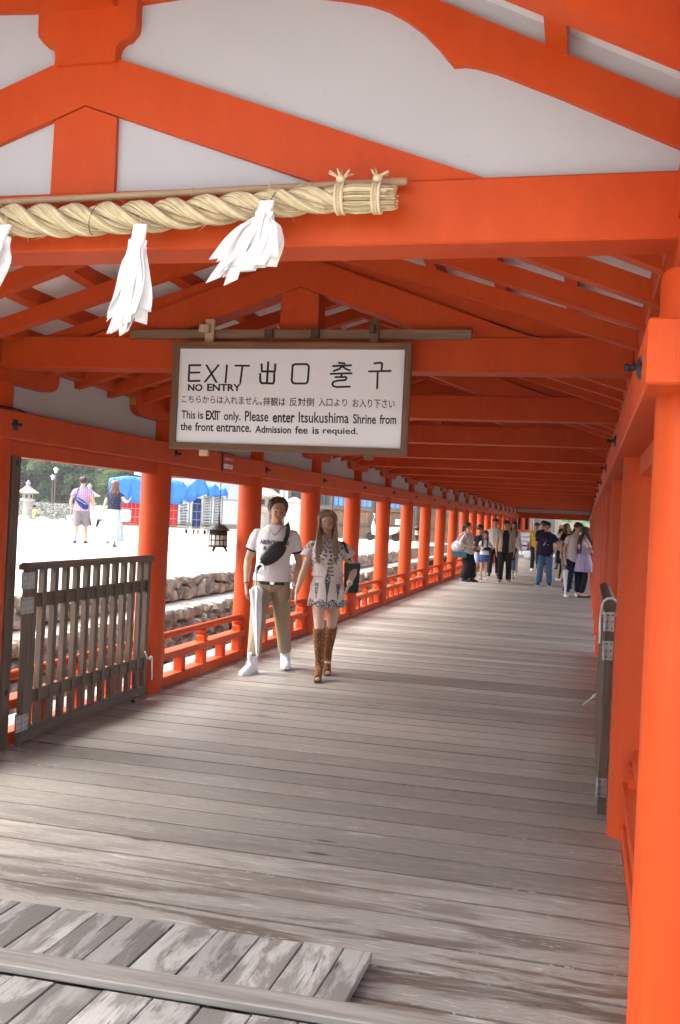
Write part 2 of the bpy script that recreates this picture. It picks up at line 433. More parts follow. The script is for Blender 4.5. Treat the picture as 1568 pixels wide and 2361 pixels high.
# waist rail (nageshi) clasping the columns, one long timber a side in lengths of four bays
joints = [-.28, 7.2*1.0, 16.8, 26.4, 36.0, 48.12]
for sx in (-1, 1):
    for a, b in zip(joints[:-1], joints[1:]):
        part(MB().box(sx*1.755, sx*2.09, a, b-.003, 1.937, 2.107, .006), 'waist_rail')
    for k in range(0, NK):
        part(MB().box(sx*(XC-.052), sx*(XC+.052), k*S+RC-.01, (k+1)*S-RC+.01, 1.842, 1.938, .004), 'lintel')
    # nail covers
    for k in range(0, NK+1):
        n = MB(); 
        if k == 0 and sx < 0: continue
        X = sx*1.755; d = -sx
        pr = [(.036, 0), (.034, .005), (.024, .011), (.011, .015), (.008, .018), (.008, .032), (.011, .034), (.011, .045), (.007, .048)]
        seg = 14; vs = []
        for r_, h_ in pr:
            for j in range(seg):
                w_ = 2*math.pi*j/seg; q = 1.0+.22*math.cos(6*w_)*(r_ > .022)
                vs.append((X+d*h_, k*S+r_*q*math.cos(w_), 2.022+r_*q*math.sin(w_)))
        m_ = len(pr); fs = [(i_*seg+j, i_*seg+(j+1) % seg, (i_+1)*seg+(j+1) % seg, (i_+1)*seg+j) for i_ in range(m_-1) for j in range(seg)]
        fs += [tuple(range(seg)), tuple((m_-1)*seg+j for j in range(seg))]
        n.add(vs, fs); part(n, 'nail_cover', DARKIRON, None, 40)
    # wall plate above the plaster
    for a, b in zip([-.95, 9.6, 19.2, 28.8, 38.4], [9.6, 19.2, 28.8, 38.4, 48.3]):
        part(MB().box(sx*1.822, sx*2.03, a, b-.003, 2.416, 2.548, .006), 'wall_plate')
    for k in range(0, NK):
        part(MB().box(sx*1.895, sx*1.955, k*S+.10, (k+1)*S-.10, 2.104, 2.42), 'plaster_panel', PLASTER)
# brackets (boat-shaped arms along the plate, with ochre ends, and the inner arm under each tie beam)
prof = [(-.62, 2.4155), (-.62, 2.362), (-.607, 2.330), (-.575, 2.303), (-.525, 2.287), (-.46, 2.282), (.46, 2.282), (.525, 2.287), (.575, 2.303), (.607, 2.330), (.62, 2.362), (.62, 2.4155)]
br_me = {}
for sx in (-1, 1):
    br_me[sx] = MB().prism(prof, lambda p: (sx*-.09, p[0], p[1]), lambda p: (sx*.10, p[0], p[1])).mesh('bracket', RED, 35)
cap_me = MB().box(-.086, .086, -.003, .003, 2.361, 2.413).mesh('end_cap', OCHRE)
for k in range(0, NK+1):
    for sx in (-1, 1):
        b = link('bracket', br_me[sx], cor, (sx*XC, k*S, 0))
        link('end_cap', cap_me, b, (sx*.005, -.622, 0))
# tie beams, braces, king posts
XE = 1.822
for k in range(0, NK+1):
    Y = k*S; x0 = -2.35 if k == 0 else -XE; x1 = 2.35 if k == 0 else XE
    part(MB().box(x0, x1, Y-.085, Y+.085, 2.36, 2.5455, .006), 'tie_beam')
    if k <= 7:
        d0, d1 = Y-.075, Y+.075
        for sx in (-1, 1):
            poly = [(MX, 3.004), (MX+sx*1.270, 2.547), (MX+sx*.785, 2.547), (MX, 2.826)]
            part(MB().prism(poly, lambda p: (p[0], d0, p[1]), lambda p: (p[0], d1, p[1])), 'roof_brace')
        poly = [(MX-.111, 2.547), (MX-.109, 2.783), (MX, 2.823), (MX+.109, 2.783), (MX+.111, 2.547)]
        part(MB().prism(poly, lambda p: (p[0], Y-.070, p[1]), lambda p: (p[0], Y+.070, p[1])), 'king_post')
# rafters of the nearer bays, five to a bay
for j in range(1, 46):
    Y = .48*j
    for sx in (-1, 1):
        p = []
        for x_, t_ in ((0, 0), (2.62, 0), (2.62, .086), (0, .086)): p.append((MX+sx*x_, rz(MX+x_, Y, t_)))
        part(MB().prism(p, lambda q: (q[0], Y-.036, q[1]), lambda q: (q[0], Y+.036, q[1])), 'rafter')
# battens running along the roof over the rafters
ys = [.04, .48, .96, 1.44, 1.85, 48.2]
for X in (1.515, 1.175, .835, .495, .155, -.32, -.66, -1.0, -1.34, -1.70, 1.86):
    rings = []
    for Y in ys:
        rings.append([(X-.026, Y, rz(X-.026, Y, .084)), (X+.026, Y, rz(X+.026, Y, .084)), (X+.026, Y, rz(X+.026, Y, .175)), (X-.026, Y, rz(X-.026, Y, .175))])
    part(MB().loft(rings), 'batten')
# roof boarding (white underside) and thatch above
for sx in (-1, 1):
    lo = MB(); 
    rows = [[(MX+sx*x_, Y, rz(MX+x_, Y, .162)) for x_ in (0, .9, 1.8, 2.75)] for Y in ys]
    up = [[(MX+sx*x_, Y, rz(MX+x_, Y, .190)) for x_ in (2.75, 1.8, .9, 0)] for Y in ys]
    lo.loft([r+u for r, u in zip(rows, up)]); part(lo, 'roof_boarding', BOARD)
    th = MB(); 
    rows = [[(MX+sx*x_, Y, rz(MX+x_, Y, .194)) for x_ in (0, 2.80)] for Y in ys]
    up = [[(MX+sx*x_, Y, rz(MX+x_, Y, .42)) for x_ in (2.80, 0)] for Y in ys]
    th.loft([r+u for r, u in zip(rows, up)]); part(th, 'roof_thatch', plain('bark_thatch', (.10, .085, .07), .95, 0, .25, 12, .5, 40))
# ---- front gable
pl = [(MX, 3.672), (MX+1.95, 2.728), (MX+1.95, 2.548), (MX-1.95, 2.548), (MX-1.95, 2.728)]
part(MB().prism(pl, lambda p: (p[0], -.052, p[1]), lambda p: (p[0], .03, p[1])), 'gable_panel', PLASTER)
def ol(x): return 3.083-.486*(x-1.112)
inner = [(MX, 3.135), (.20, 3.138), (.40, 3.150), (.58, 3.148), (.70, 3.130), (.783, 3.110), (.864, 3.094), (.94, 3.075), (.997, 3.052), (1.05, 3.020), (1.104, 2.978), (1.150, 2.930), (1.196, 2.874),
         (1.23, 2.874), (1.261, 2.868), (1.32, 2.848), (1.387, 2.818), (1.5, 2.767), (1.6, 2.719), (1.827, 2.609), (2.15, 2.46), (2.45, 2.325)]
for sx in (-1, 1):
    xs_ = [p[0] for p in inner]
    ringsA = []
    for (x_, z_) in inner:
        X = MX+sx*(x_-MX); zo = ol(x_)
        ringsA.append([(X, -.075, z_), (X, -.075, zo), (X, .06, zo), (X, .06, z_)])
    part(MB().loft(ringsA), 'gable_beam', RED, None, 25)
# block on the apex of the front truss and the ridge purlin it carries
bp = [(.106, 2.952), (.104, 2.970), (.105, 2.986), (.110, 3.000), (.119, 3.011), (.131, 3.018), (.145, 3.021), (.166, 3.044), (.170, 3.058), (.170, 3.20)]
poly = [(MX+x_, z_) for x_, z_ in bp]+[(MX-x_, z_) for x_, z_ in reversed(bp)]
part(MB().prism(poly, lambda p: (p[0], -.092, p[1]), lambda p: (p[0], .04, p[1])), 'bearing_block', RED, None, 30)
part(MB().box(MX-.105, MX+.105, -1.15, -.05, 3.120, 3.36, .006), 'ridge_purlin')
# overhanging eave before the gable
for Y in (-.58, -1.05):
    for sx in (-1, 1):
        p = [(MX+sx*x_, 2.58+t_+.485*(1.82-x_)) for x_, t_ in ((0.02, 0), (2.55, 0), (2.55, .135), (0.02, .135))]
        part(MB().prism(p, lambda q: (q[0], Y-.05, q[1]), lambda q: (q[0], Y+.05, q[1])), 'rafter')
for X in (1.485, 1.10, .715, .33, -.27, -.655, -1.04, -1.425, 1.87, -1.81):
    z_ = 2.58+.485*(1.82-abs(X-MX))
    zl, zr_ = z_+.485*.028, z_-.485*.028
    if X < MX: zl, zr_ = zr_, zl
    rg = [[(X-.03, Y, zl+.137), (X+.03, Y, zr_+.137), (X+.03, Y, zr_+.22), (X-.03, Y, zl+.22)] for Y in (-1.25, .05)]
    part(MB().loft(rg), 'batten')
for sx in (-1, 1):
    q = lambda x_, t_: 2.58+t_+.485*(1.82-x_)
    rg = [[(MX, Y, q(0, .21)), (MX+sx*2.7, Y, q(2.7, .21)), (MX+sx*2.7, Y, q(2.7, .235)), (MX, Y, q(0, .235))] for Y in (-1.3, .08)]
    part(MB().loft(rg), 'roof_boarding', BOARD)
    rg = [[(MX, Y, q(0, .24)), (MX+sx*2.75, Y, q(2.75, .24)), (MX+sx*2.75, Y, q(2.75, .45)), (MX, Y, q(0, .45))] for Y in (-1.35, .10)]
    part(MB().loft(rg), 'roof_thatch', bpy.data.materials['bark_thatch'])
# ---- railings
def railing(sx, y0, y1):
    r = part(MB().box(sx*(XC-.058), sx*(XC+.058), y0, y1, 0.002, .088, .004), 'railing')     # the sill carries the rest
    part(MB().box(sx*(XC-.066), sx*(XC+.066), y0, y1, .236, .298, .004), 'mid_rail', RED, r)
    part(MB().tube([(sx*XC, y0, .437), (sx*XC, lerp(y0, y1, .3), .437), (sx*XC, lerp(y0, y1, .7), .437), (sx*XC, y1-.04, .437), (sx*XC, y1-.015, .434), (sx*XC, y1, .425)], [.032, .032, .032, .032, .029, .018], 12), 'top_rail', RED, r, 40)
    for t_ in (.035, .26, .5, .74, .965):
        yc = lerp(y0, y1, t_)
        part(MB().box(sx*XC-.04, sx*XC+.04, yc-.045, yc+.045, .087, .237, .003), 'baluster', RED, r)
        if t_ not in (.26, .74):
            def sq(w_, z_): return [(sx*XC-w_*.85, yc-w_, z_), (sx*XC+w_*.85, yc-w_, z_), (sx*XC+w_*.85, yc+w_, z_), (sx*XC-w_*.85, yc+w_, z_)]
            part(MB().loft([sq(.048, .297), sq(.048, .345), sq(.030, .358), (sq(.030, .366)), sq(.046, .384), sq(.046, .410)]), 'rail_post', RED, r)
    return r
r0 = railing(-1, S*1+RC, S*2-RC)
for k in [0]+list(range(2, NK)): dup(r0, cor, (0, (k-1)*S, 0))
r1 = railing(1, RC, S-RC)
for k in range(1, 4): dup(r1, cor, (0, k*S, 0))
# ---- closing cross wall at the far end
Ye = NK*S
part(MB().box(-1.80, 1.80, Ye-.06, Ye+.06, 1.90, 2.19, .006), 'end_lintel')
part(MB().box(-1.80, 1.80, Ye-.02, Ye+.02, 2.19, 2.37), 'plaster_panel', PLASTER)
# ================================================================== exit sign
def homog(src, dst):
    A = []; b = []
    for (x, y), (u, v) in zip(src, dst):
        A.append([x, y, 1, 0, 0, 0, -u*x, -u*y]); b.append(u)
        A.append([0, 0, 0, x, y, 1, -v*x, -v*y]); b.append(v)
    h = np.linalg.solve(np.array(A), np.array(b))
    return lambda x, y: ((h[0]*x+h[1]*y+h[2])/(h[6]*x+h[7]*y+1), (h[3]*x+h[4]*y+h[5])/(h[6]*x+h[7]*y+1))
# lettering drafted on a sheet 1352 x 600, fitted to the face of the board (x -.612..+.665, z 1.932..2.455)
SH = homog([(98,203),(1450,208),(1425,808),(80,770)], [(-.612,2.455),(.665,2.455),(.665,1.932),(-.612,1.932)])
sign = thing('exit_sign', 'wood framed white exit sign lettered in three languages, hung before the second tie beam', 'sign', (MX, 2.2, 1.9))
YS = 2.19
MB().box(-.612, .665, YS+.008, YS+.022, 1.932, 2.455).build('sign_panel', plain('sign_face', (.80, .83, .86), .13, 0, .03, 2, 0, 60, .5), sign)
def mitre(a, b, nm, m):
    (ox0, oz0, ix0, iz0), (ox1, oz1, ix1, iz1) = a, b
    q = [(ox0, oz0), (ox1, oz1), (ix1, iz1), (ix0, iz0)]
    MB().prism(q, lambda p: (p[0], YS-.012, p[1]), lambda p: (p[0], YS+.030, p[1])).build(nm, m, sign)
O = (-.645, .699, 1.897, 2.489); I = (-.611, .664, 1.933, 2.454); e = .0006
mitre((O[0], O[3], I[0], I[3]), (O[1], O[3], I[1], I[3]), 'frame_rail', FRAMEWOOD_X)
mitre((O[0], O[2], I[0], I[2]), (O[1], O[2], I[1], I[2]), 'frame_rail', FRAMEWOOD_X)
mitre((O[0], O[2]+e, I[0], I[2]+e), (O[0], O[3]-e, I[0], I[3]-e), 'frame_stile', FRAMEWOOD_Z)
mitre((O[1], O[2]+e, I[1], I[2]+e), (O[1], O[3]-e, I[1], I[3]-e), 'frame_stile', FRAMEWOOD_Z)
MB().box(-.95, 1.0, 2.252, 2.287, 2.523, 2.572, .002).build('hanging_bar', m_wood('hanging_bar_wood', (.13, .075, .042), (.25, .165, .10), 0, .55), sign)
for x0, m, w in ((-.455, PALEWOOD, .026), (.485, FRAMEWOOD_Z, .024)):
    MB().box(x0-w, x0+w, 2.222, 2.250, 1.862 if x0 < 0 else 1.87, 2.625, .003).build('hanger', m, sign)
    MB().box(x0-w-(.022 if x0 < 0 else -.004), x0+w*.4, 2.188, 2.2515, 2.545, 2.590, .003).build('hanger_peg', m if x0 < 0 else m_wood('dark_peg', (.05, .028, .016), (.10, .06, .035), 2), sign)
for x0 in (-.11, .155):
    MB().box(x0-.024, x0+.024, 2.225, 2.2515, 2.526, 2.571, .003).build('peg', bpy.data.materials['dark_peg'] if 'dark_peg' in bpy.data.materials else FRAMEWOOD_Z, sign)
INK = plain('black_ink', (.012, .012, .014), .5)
def font_mesh(txt, weight=0.0, res=3):
    cu = bpy.data.curves.new('lettering', 'FONT'); cu.body = txt; cu.size = 1.0; cu.resolution_u = res; cu.offset = weight; cu.fill_mode = 'FRONT'
    ob = bpy.data.objects.new('lettering', cu); COL.objects.link(ob)
    dg = bpy.context.evaluated_depsgraph_get(); me = bpy.data.meshes.new_from_object(ob.evaluated_get(dg))
    v = np.array([tuple(p.co) for p in me.vertices]); f = [tuple(p.vertices) for p in me.polygons]
    bpy.data.objects.remove(ob); bpy.data.curves.remove(cu); bpy.data.meshes.remove(me)
    return v, f
def put_text(mb, txt, quad, fn, weight=0.0):
    """quad: x0,x1, top/bottom at left, top/bottom at right"""
    v, f = font_mesh(txt, weight); lo = v.min(0); hi = v.max(0); x0, x1, t0, b0, t1, b1 = quad; P = []
    for p in v:
        a = (p[0]-lo[0])/(hi[0]-lo[0]); c = (p[1]-lo[1])/(hi[1]-lo[1])
        P.append(fn(lerp(x0, x1, a), lerp(lerp(b0, b1, a), lerp(t0, t1, a), c)))
    mb.add(P, f)
def sign_pt(x, y):
    X, Z = SH(x, y); return (X, YS+.0068, Z)
def stroke(mb, pts, w):
    P = [np.array(p, float) for p in pts]
    # thin rounded ribbon: one quad a segment and a disc at every joint
    for a, b in zip(P[:-1], P[1:]):
        d = (b-a)/np.linalg.norm(b-a); n = np.array([-d[1], d[0]])*w/2
        mb.add([sign_pt(*(a+n)), sign_pt(*(b+n)), sign_pt(*(b-n)), sign_pt(*(a-n))], [(0, 1, 2, 3)])
    for p in P:
        q = [sign_pt(*(p+w/2*np.array([math.cos(t_*math.pi/4), math.sin(t_*math.pi/4)]))) for t_ in range(8)]
        mb.add([(a_[0], a_[1]-.0002, a_[2]) for a_ in q], [tuple(range(8))])
mb = MB()
for s_ in ([(222,304),(155,304),(152,400),(218,399)], [(154,350),(216,348)], [(258,304),(318,406)], [(330,303),(250,404)], [(380,304),(373,408)], [(430,306),(513,307)], [(473,308),(461,412)]):
    stroke(mb, s_, 12)
for s_ in ([(627,285),(621,412)], [(588,298),(590,341),(668,341),(670,297)], [(580,356),(581,400),(588,412),(658,414),(664,400),(664,352)]):
    stroke(mb, s_, 13)
stroke(mb, [(774,303),(769,395),(775,409),(790,414),(848,414),(861,409),(866,395),(871,312),(864,299),(850,296),(790,297),(774,303)], 12.5)
for s_ in ([(1050,288),(1085,292)], [(1015,308),(1123,303)], [(1070,306),(1056,324),(1020,338)], [(1072,310),(1092,325),(1115,334)], [(1002,355),(1127,351)], [(1067,354),(1066,374)], [(1030,375),(1092,373),(1097,382),(1090,392),(1040,397),(1018,404),(1012,418),(1020,430),(1040,435),(1117,432)]):
    stroke(mb, s_, 12)
for s_ in ([(1262,291),(1300,287),(1309,292),(1306,335)], [(1230,340),(1360,337)], [(1283,340),(1280,443)]): stroke(mb, s_, 12)
stuff(mb.build('large_lettering', INK, sign))
mb = MB()
words = [('NO', 148, 236, 418, 460, 418, 461, .022), ('ENTRY', 263, 466, 416, 460, 418, 461, .016),
 ('This', 112, 195, 577, 628, 580, 629, 0), ('is', 211, 243, 584, 628, 585, 629, 0), ('EXI', 258, 318, 578, 634, 578, 635, .022), ('T', 312, 345, 580, 636, 581, 636, 0), ('only.', 366, 466, 584, 652, 586, 654, 0),
 ('Please', 492, 632, 580, 642, 584, 645, 0), ('enter', 658, 790, 594, 650, 594, 652, .006), ('Itsukushima', 813, 1112, 586, 651, 588, 654, -.004), ('Shrine', 1138, 1274, 597, 655, 600, 658, 0), ('from', 1297, 1395, 600, 657, 600, 659, .004),
 ('the', 107, 175, 650, 698, 652, 699, .003), ('front', 195, 305, 650, 702, 652, 704, .003), ('entrance.', 322, 530, 658, 706, 662, 709, .003), ('Admission', 554, 768, 668, 712, 672, 716, .008), ('fee', 793, 868, 670, 717, 672, 718, .003), ('is', 896, 935, 676, 718, 677, 719, .003), ('requied.', 958, 1166, 678, 726, 682, 731, .003)]
for w in words: put_text(mb, w[0], w[1:7], sign_pt, w[7]+.016)
for w in [('こちらからは入れません。', 112, 592, 486, 530, 493, 546), ('拝観は', 600, 733, 497, 548, 498, 551), ('反対側', 757, 903, 499, 551, 500, 553), ('入口より', 930, 1100, 501, 551, 504, 553), ('お入り下さい', 1134, 1386, 505, 558, 508, 563)]:
    put_text(mb, w[0], w[1:7], sign_pt, .007)
stuff(mb.build('small_lettering', INK, sign))

# ================================================================== small red notice on the left waist rail
note = thing('direction_notice', 'small red notice with a white arrow pointing left, fixed to the left waist rail', 'notice', (-1.75, 6.03, 2.02))
MB().box(-1.7545, -1.747, 5.876, 6.186, 1.945, 2.104, .001).build('plate', plain('notice_red', (.42, .022, .018), .4), note)
MB().box(-1.80, -1.743, 5.872, 6.190, 2.1075, 2.116).build('clip', DARKIRON, note)
MB().box(-1.7545, -1.744, 5.862, 5.873, 1.938, 2.112).build('edge_strip', DARKIRON, note)
mb = MB(); X_ = -1.7462
put_text(mb, '宝物館 出口', (5.91, 6.155, 2.072, 2.045, 2.072, 2.045), lambda a, b: (X_, a, b), .01)
arrow = [(5.893, 1.990), (5.935, 2.022), (5.935, 2.010), (6.145, 2.010), (6.145, 1.966), (5.935, 1.966), (5.935, 1.954)]
mb.add([(X_, a, b) for a, b in arrow], [tuple(range(7))])
mb.build('white_print', plain('notice_white', (.75, .72, .70), .5), note)
mb = MB(); put_text(mb, '出口', (6.01, 6.085, 2.000, 1.978, 2.000, 1.978), lambda a, b: (X_+.0006, a, b), .01)
mb.build('red_print', plain('notice_pink', (.55, .14, .16), .5), note)
# black cable lying along the left rail by the first column
cb = MB().tube([(-1.83, 1.0, 2.116), (-1.80, 1.9, 2.116), (-1.79, 2.25, 2.119), (-1.79, 2.42, 2.126), (-1.80, 2.52, 2.124), (-1.82, 2.62, 2.115), (-1.86, 2.72, 2.114)], .0065, 8).build('cable', DARKIRON, None, 180)
tag(cb, 'short black cable lying on top of the left waist rail', 'cable')

# ================================================================== straw rope with paper streamers
def m_straw():
    t = NT('rice_straw'); g_ = t.node('ShaderNodeNewGeometry'); k = g_.outputs['Random Per Island']; o = t.coord()
    c = t.ramp(k, [(0, (.30, .21, .10)), (.2, (.52, .42, .24)), (.6, (.62, .53, .34)), (1, (.72, .64, .45))])
    c = t.hsv(c, .5, 1.0, t.math('ADD', .72, t.math('MULTIPLY', t.noise(o, 40, 4), .56)))
    return t.base(c, .7, 0, .25)
STRAW = m_straw()
BARKTIE = plain('brown_tie', (.10, .07, .04), .6)
rope = thing('straw_rope', 'thick twisted straw rope tied along a bamboo pole before the front tie beam', 'rope', (0, -.2, 2.44))
kx = np.array([-.95, -.6, -.17, .07, .31, .54, .73, .90, 1.07]); kz = np.array([2.475, 2.452, 2.436, 2.432, 2.437, 2.452, 2.466, 2.470, 2.468])
def rc(x): return np.interp(x, kx, kz)
def rr(x): return np.interp(x, [-.9, 0, .5, .8, .90], [.045, .042, .038, .033, .028])
YR = -.165
pitch = .315
for s_ in range(3):
    mb = MB(); nf = 44
    xs_ = np.arange(-.95, .905, .012)
    for k in range(nf):
        psi0 = 2*math.pi*k/nf+random.uniform(-.05, .05); jr = random.uniform(.94, 1.06); P = []
        for x in xs_:
            R_ = rr(x); a = R_*.60; b = R_*.47*jr
            ph = -2*math.pi*x/pitch+2*math.pi*s_/3+.4
            ps = psi0+ph*1.0+.9*math.sin(x*9+k)*.12
            sq_ = 1.12
            P.append((x+.012*math.cos(psi0), YR-a*math.cos(ph)-b*math.cos(ps), rc(x)+a*math.sin(ph)*sq_+b*math.sin(ps)))
        mb.tube(P, .0042*random.uniform(.8, 1.2), 4, False)
    core = []
    for x in xs_:
        R_ = rr(x); ph = -2*math.pi*x/pitch+2*math.pi*s_/3+.4
        core.append((x, YR-R_*.6*math.cos(ph), rc(x)+R_*.6*math.sin(ph)*1.12))
    mb.tube(core, [rr(x)*.45 for x in xs_], 10)
    mb.build('strand', STRAW, rope, 180)
mb = MB()      # loose straws of the bound end
for k in range(150):
    a = random.uniform(0, 2*math.pi); q = math.sqrt(random.random())
    P = []
    xe = 1.062+random.uniform(-.02, .008)
    for x, R_ in ((.86, .028), (.90, .030), (.95, .037), (1.0, .034), (1.035, .030), (xe, .030)):
        P.append((x, YR+R_*q*math.cos(a+.2*x), rc(x)+R_*1.15*q*math.sin(a+.2*x)))
    mb.tube(P, random.uniform(.0022, .0036), 4)
mb.build('straw_bundle', STRAW, rope, 180)
for xb in (.905, 1.012):
    mb = MB()
    for d in (-.009, 0, .009):
        mb.tube([(xb+d, YR+.036*math.cos(w), rc(xb)+.0415*math.sin(w)) for w in np.linspace(0, 2*math.pi, 20)], .0048, 6, False)
    for k in range(9):       # knot tuft on top
        dx = random.uniform(-.035, .035)
        mb.tube([(xb, YR-.005, rc(xb)+.040), (xb+dx*.4, YR-.01, rc(xb)+.062), (xb+dx, YR-.012+random.uniform(-.02, .02), rc(xb)+.064+random.uniform(0, .014))], [.005, .004, .0022], 5)
    mb.ell((xb, YR-.012, rc(xb)+.052), (.014, .014, .011), None, 8, 6)
    mb.build('tie', STRAW, rope, 180)
for xb in (.135, .70, -.30):
    P = [(xb+.03*math.sin(w)*.6+.01, YR+rr(xb)*1.13*math.cos(w), rc(xb)+rr(xb)*1.16*math.sin(w)) for w in np.linspace(0, 2*math.pi, 20)]
    MB().tube(P, float(.0013), 5, False).build('wire_tie', BARKTIE, rope, 180)
mb = MB()
for k in range(26):          # stray fibres
    x = random.uniform(-.6, .85); a = random.uniform(0, 6.28); R_ = rr(x)*1.02
    p = Vector((x, YR+R_*math.cos(a), rc(x)+R_*math.sin(a))); d = Vector((random.uniform(-.06, .06), .25*math.cos(a)*.1, .025*math.sin(a)))
    mb.tube([p, p+d*.5, p+d+Vector((0, 0, random.uniform(-.006, .008)))], [.0011, .0009, .0004], 4)
mb.build('stray_fibres', STRAW, rope)['kind'] = 'stuff'
BAM = plain('dry_bamboo', (.40, .28, .165), .45, 0, .2, 14)
pole = thing('bamboo_pole', 'thin dry bamboo pole carrying the straw rope', 'pole', (0, -.118, 2.5))
nodes = [-.9, -.45, .135-.10, .43, .80, 1.045]
P = [(x, -.117, 2.512+.014*(x+.2)) for x in np.linspace(-.95, 1.085, 30)]
MB().tube(P, .0112, 12).build('culm', BAM, pole, 60)
for x in nodes:
    MB().tube([(x-.006, -.117, 2.512+.014*(x+.2)), (x, -.117, 2.512+.014*(x+.2)), (x+.006, -.117, 2.512+.014*(x+.2))], [.0116, .0138, .0116], 12).build('node', BAM, pole, 60)
PAPER = plain('white_paper', (.80, .80, .80), .8, 0, .03, 6, .1, 30)
def streamer(x0, ztop, spread, length, lean, label, seed, n=11):
    st = thing('paper_streamer', label, 'streamer', (x0, -.225, ztop), 0, 'paper streamers hanging from the straw rope')
    R_ = random.Random(seed)
    # folded tab
    mb = MB()
    mb.loft([[(x0-.020+lean*t_*.10, -.228-.004*t_, ztop-t_*length*.38), (x0+.020+lean*t_*.10, -.228-.004*t_, ztop-t_*length*.38), (x0+.022+lean*t_*.10, -.222+.003*t_, ztop-t_*length*.38), (x0-.022+lean*t_*.10, -.222+.003*t_, ztop-t_*length*.38)] for t_ in (0, .5, 1)])
    mb.build('tab', PAPER, st)
    for k in range(n):
        u = (k+.5)/n*2-1+R_.uniform(-.12, .12); w = R_.uniform(.011, .021); L = length*R_.uniform(.74, 1.03)
        rows = []; ph = R_.uniform(0, 6.28); y0 = -.228+R_.uniform(-.022, .018); tw = R_.uniform(-.6, .6)
        st0 = R_.uniform(.14, .30)
        for i in range(11):
            t_ = lerp(st0, 1, i/10); q = max(0, (t_-.30)/.70)
            fl = spread*q**.55
            cxx = x0+lean*t_*.12+u*(.016+fl)+lean*.10*q*q+.005*math.sin(ph+t_*5)
            cz = ztop-L*t_+abs(u)*fl*.35
            a = tw*q+.5*math.sin(ph*2+t_*3)*q
            dx, dy = w*math.cos(a)*(.75+.5*q), w*math.sin(a)
            yy = y0+.012*math.sin(ph+t_*6)*q-.012*q
            zz = u*w*.35
            cut = (.016*R_.random()) if i == 10 else 0
            rows.append([(cxx-dx, yy-dy, cz+zz-cut), (cxx+dx, yy+dy, cz-zz), (cxx+dx, yy+dy+.0012, cz-zz), (cxx-dx, yy-dy+.0012, cz+zz-cut)])
        mb = MB().loft(rows); mb.build('paper_strip', PAPER, st, 70)
    MB().tube([(x0, -.225, ztop-.004), (x0-.004, -.215, ztop+.03), (x0-.008, -.185, ztop+.07)], .0014, 5).build('thread', STRAW, st)
streamer(.315, 2.395, .040, .320, -.14, 'tall white paper streamer hanging nearly straight down from the straw rope', 3, 18)
streamer(.705, 2.452, .085, .250, -.26, 'white paper streamer fanned and blown aside near the bound end of the rope', 11, 20)
streamer(-.135, 2.405, .050, .24, -.42, 'white paper streamer cut off by the edge of the picture', 5, 8)

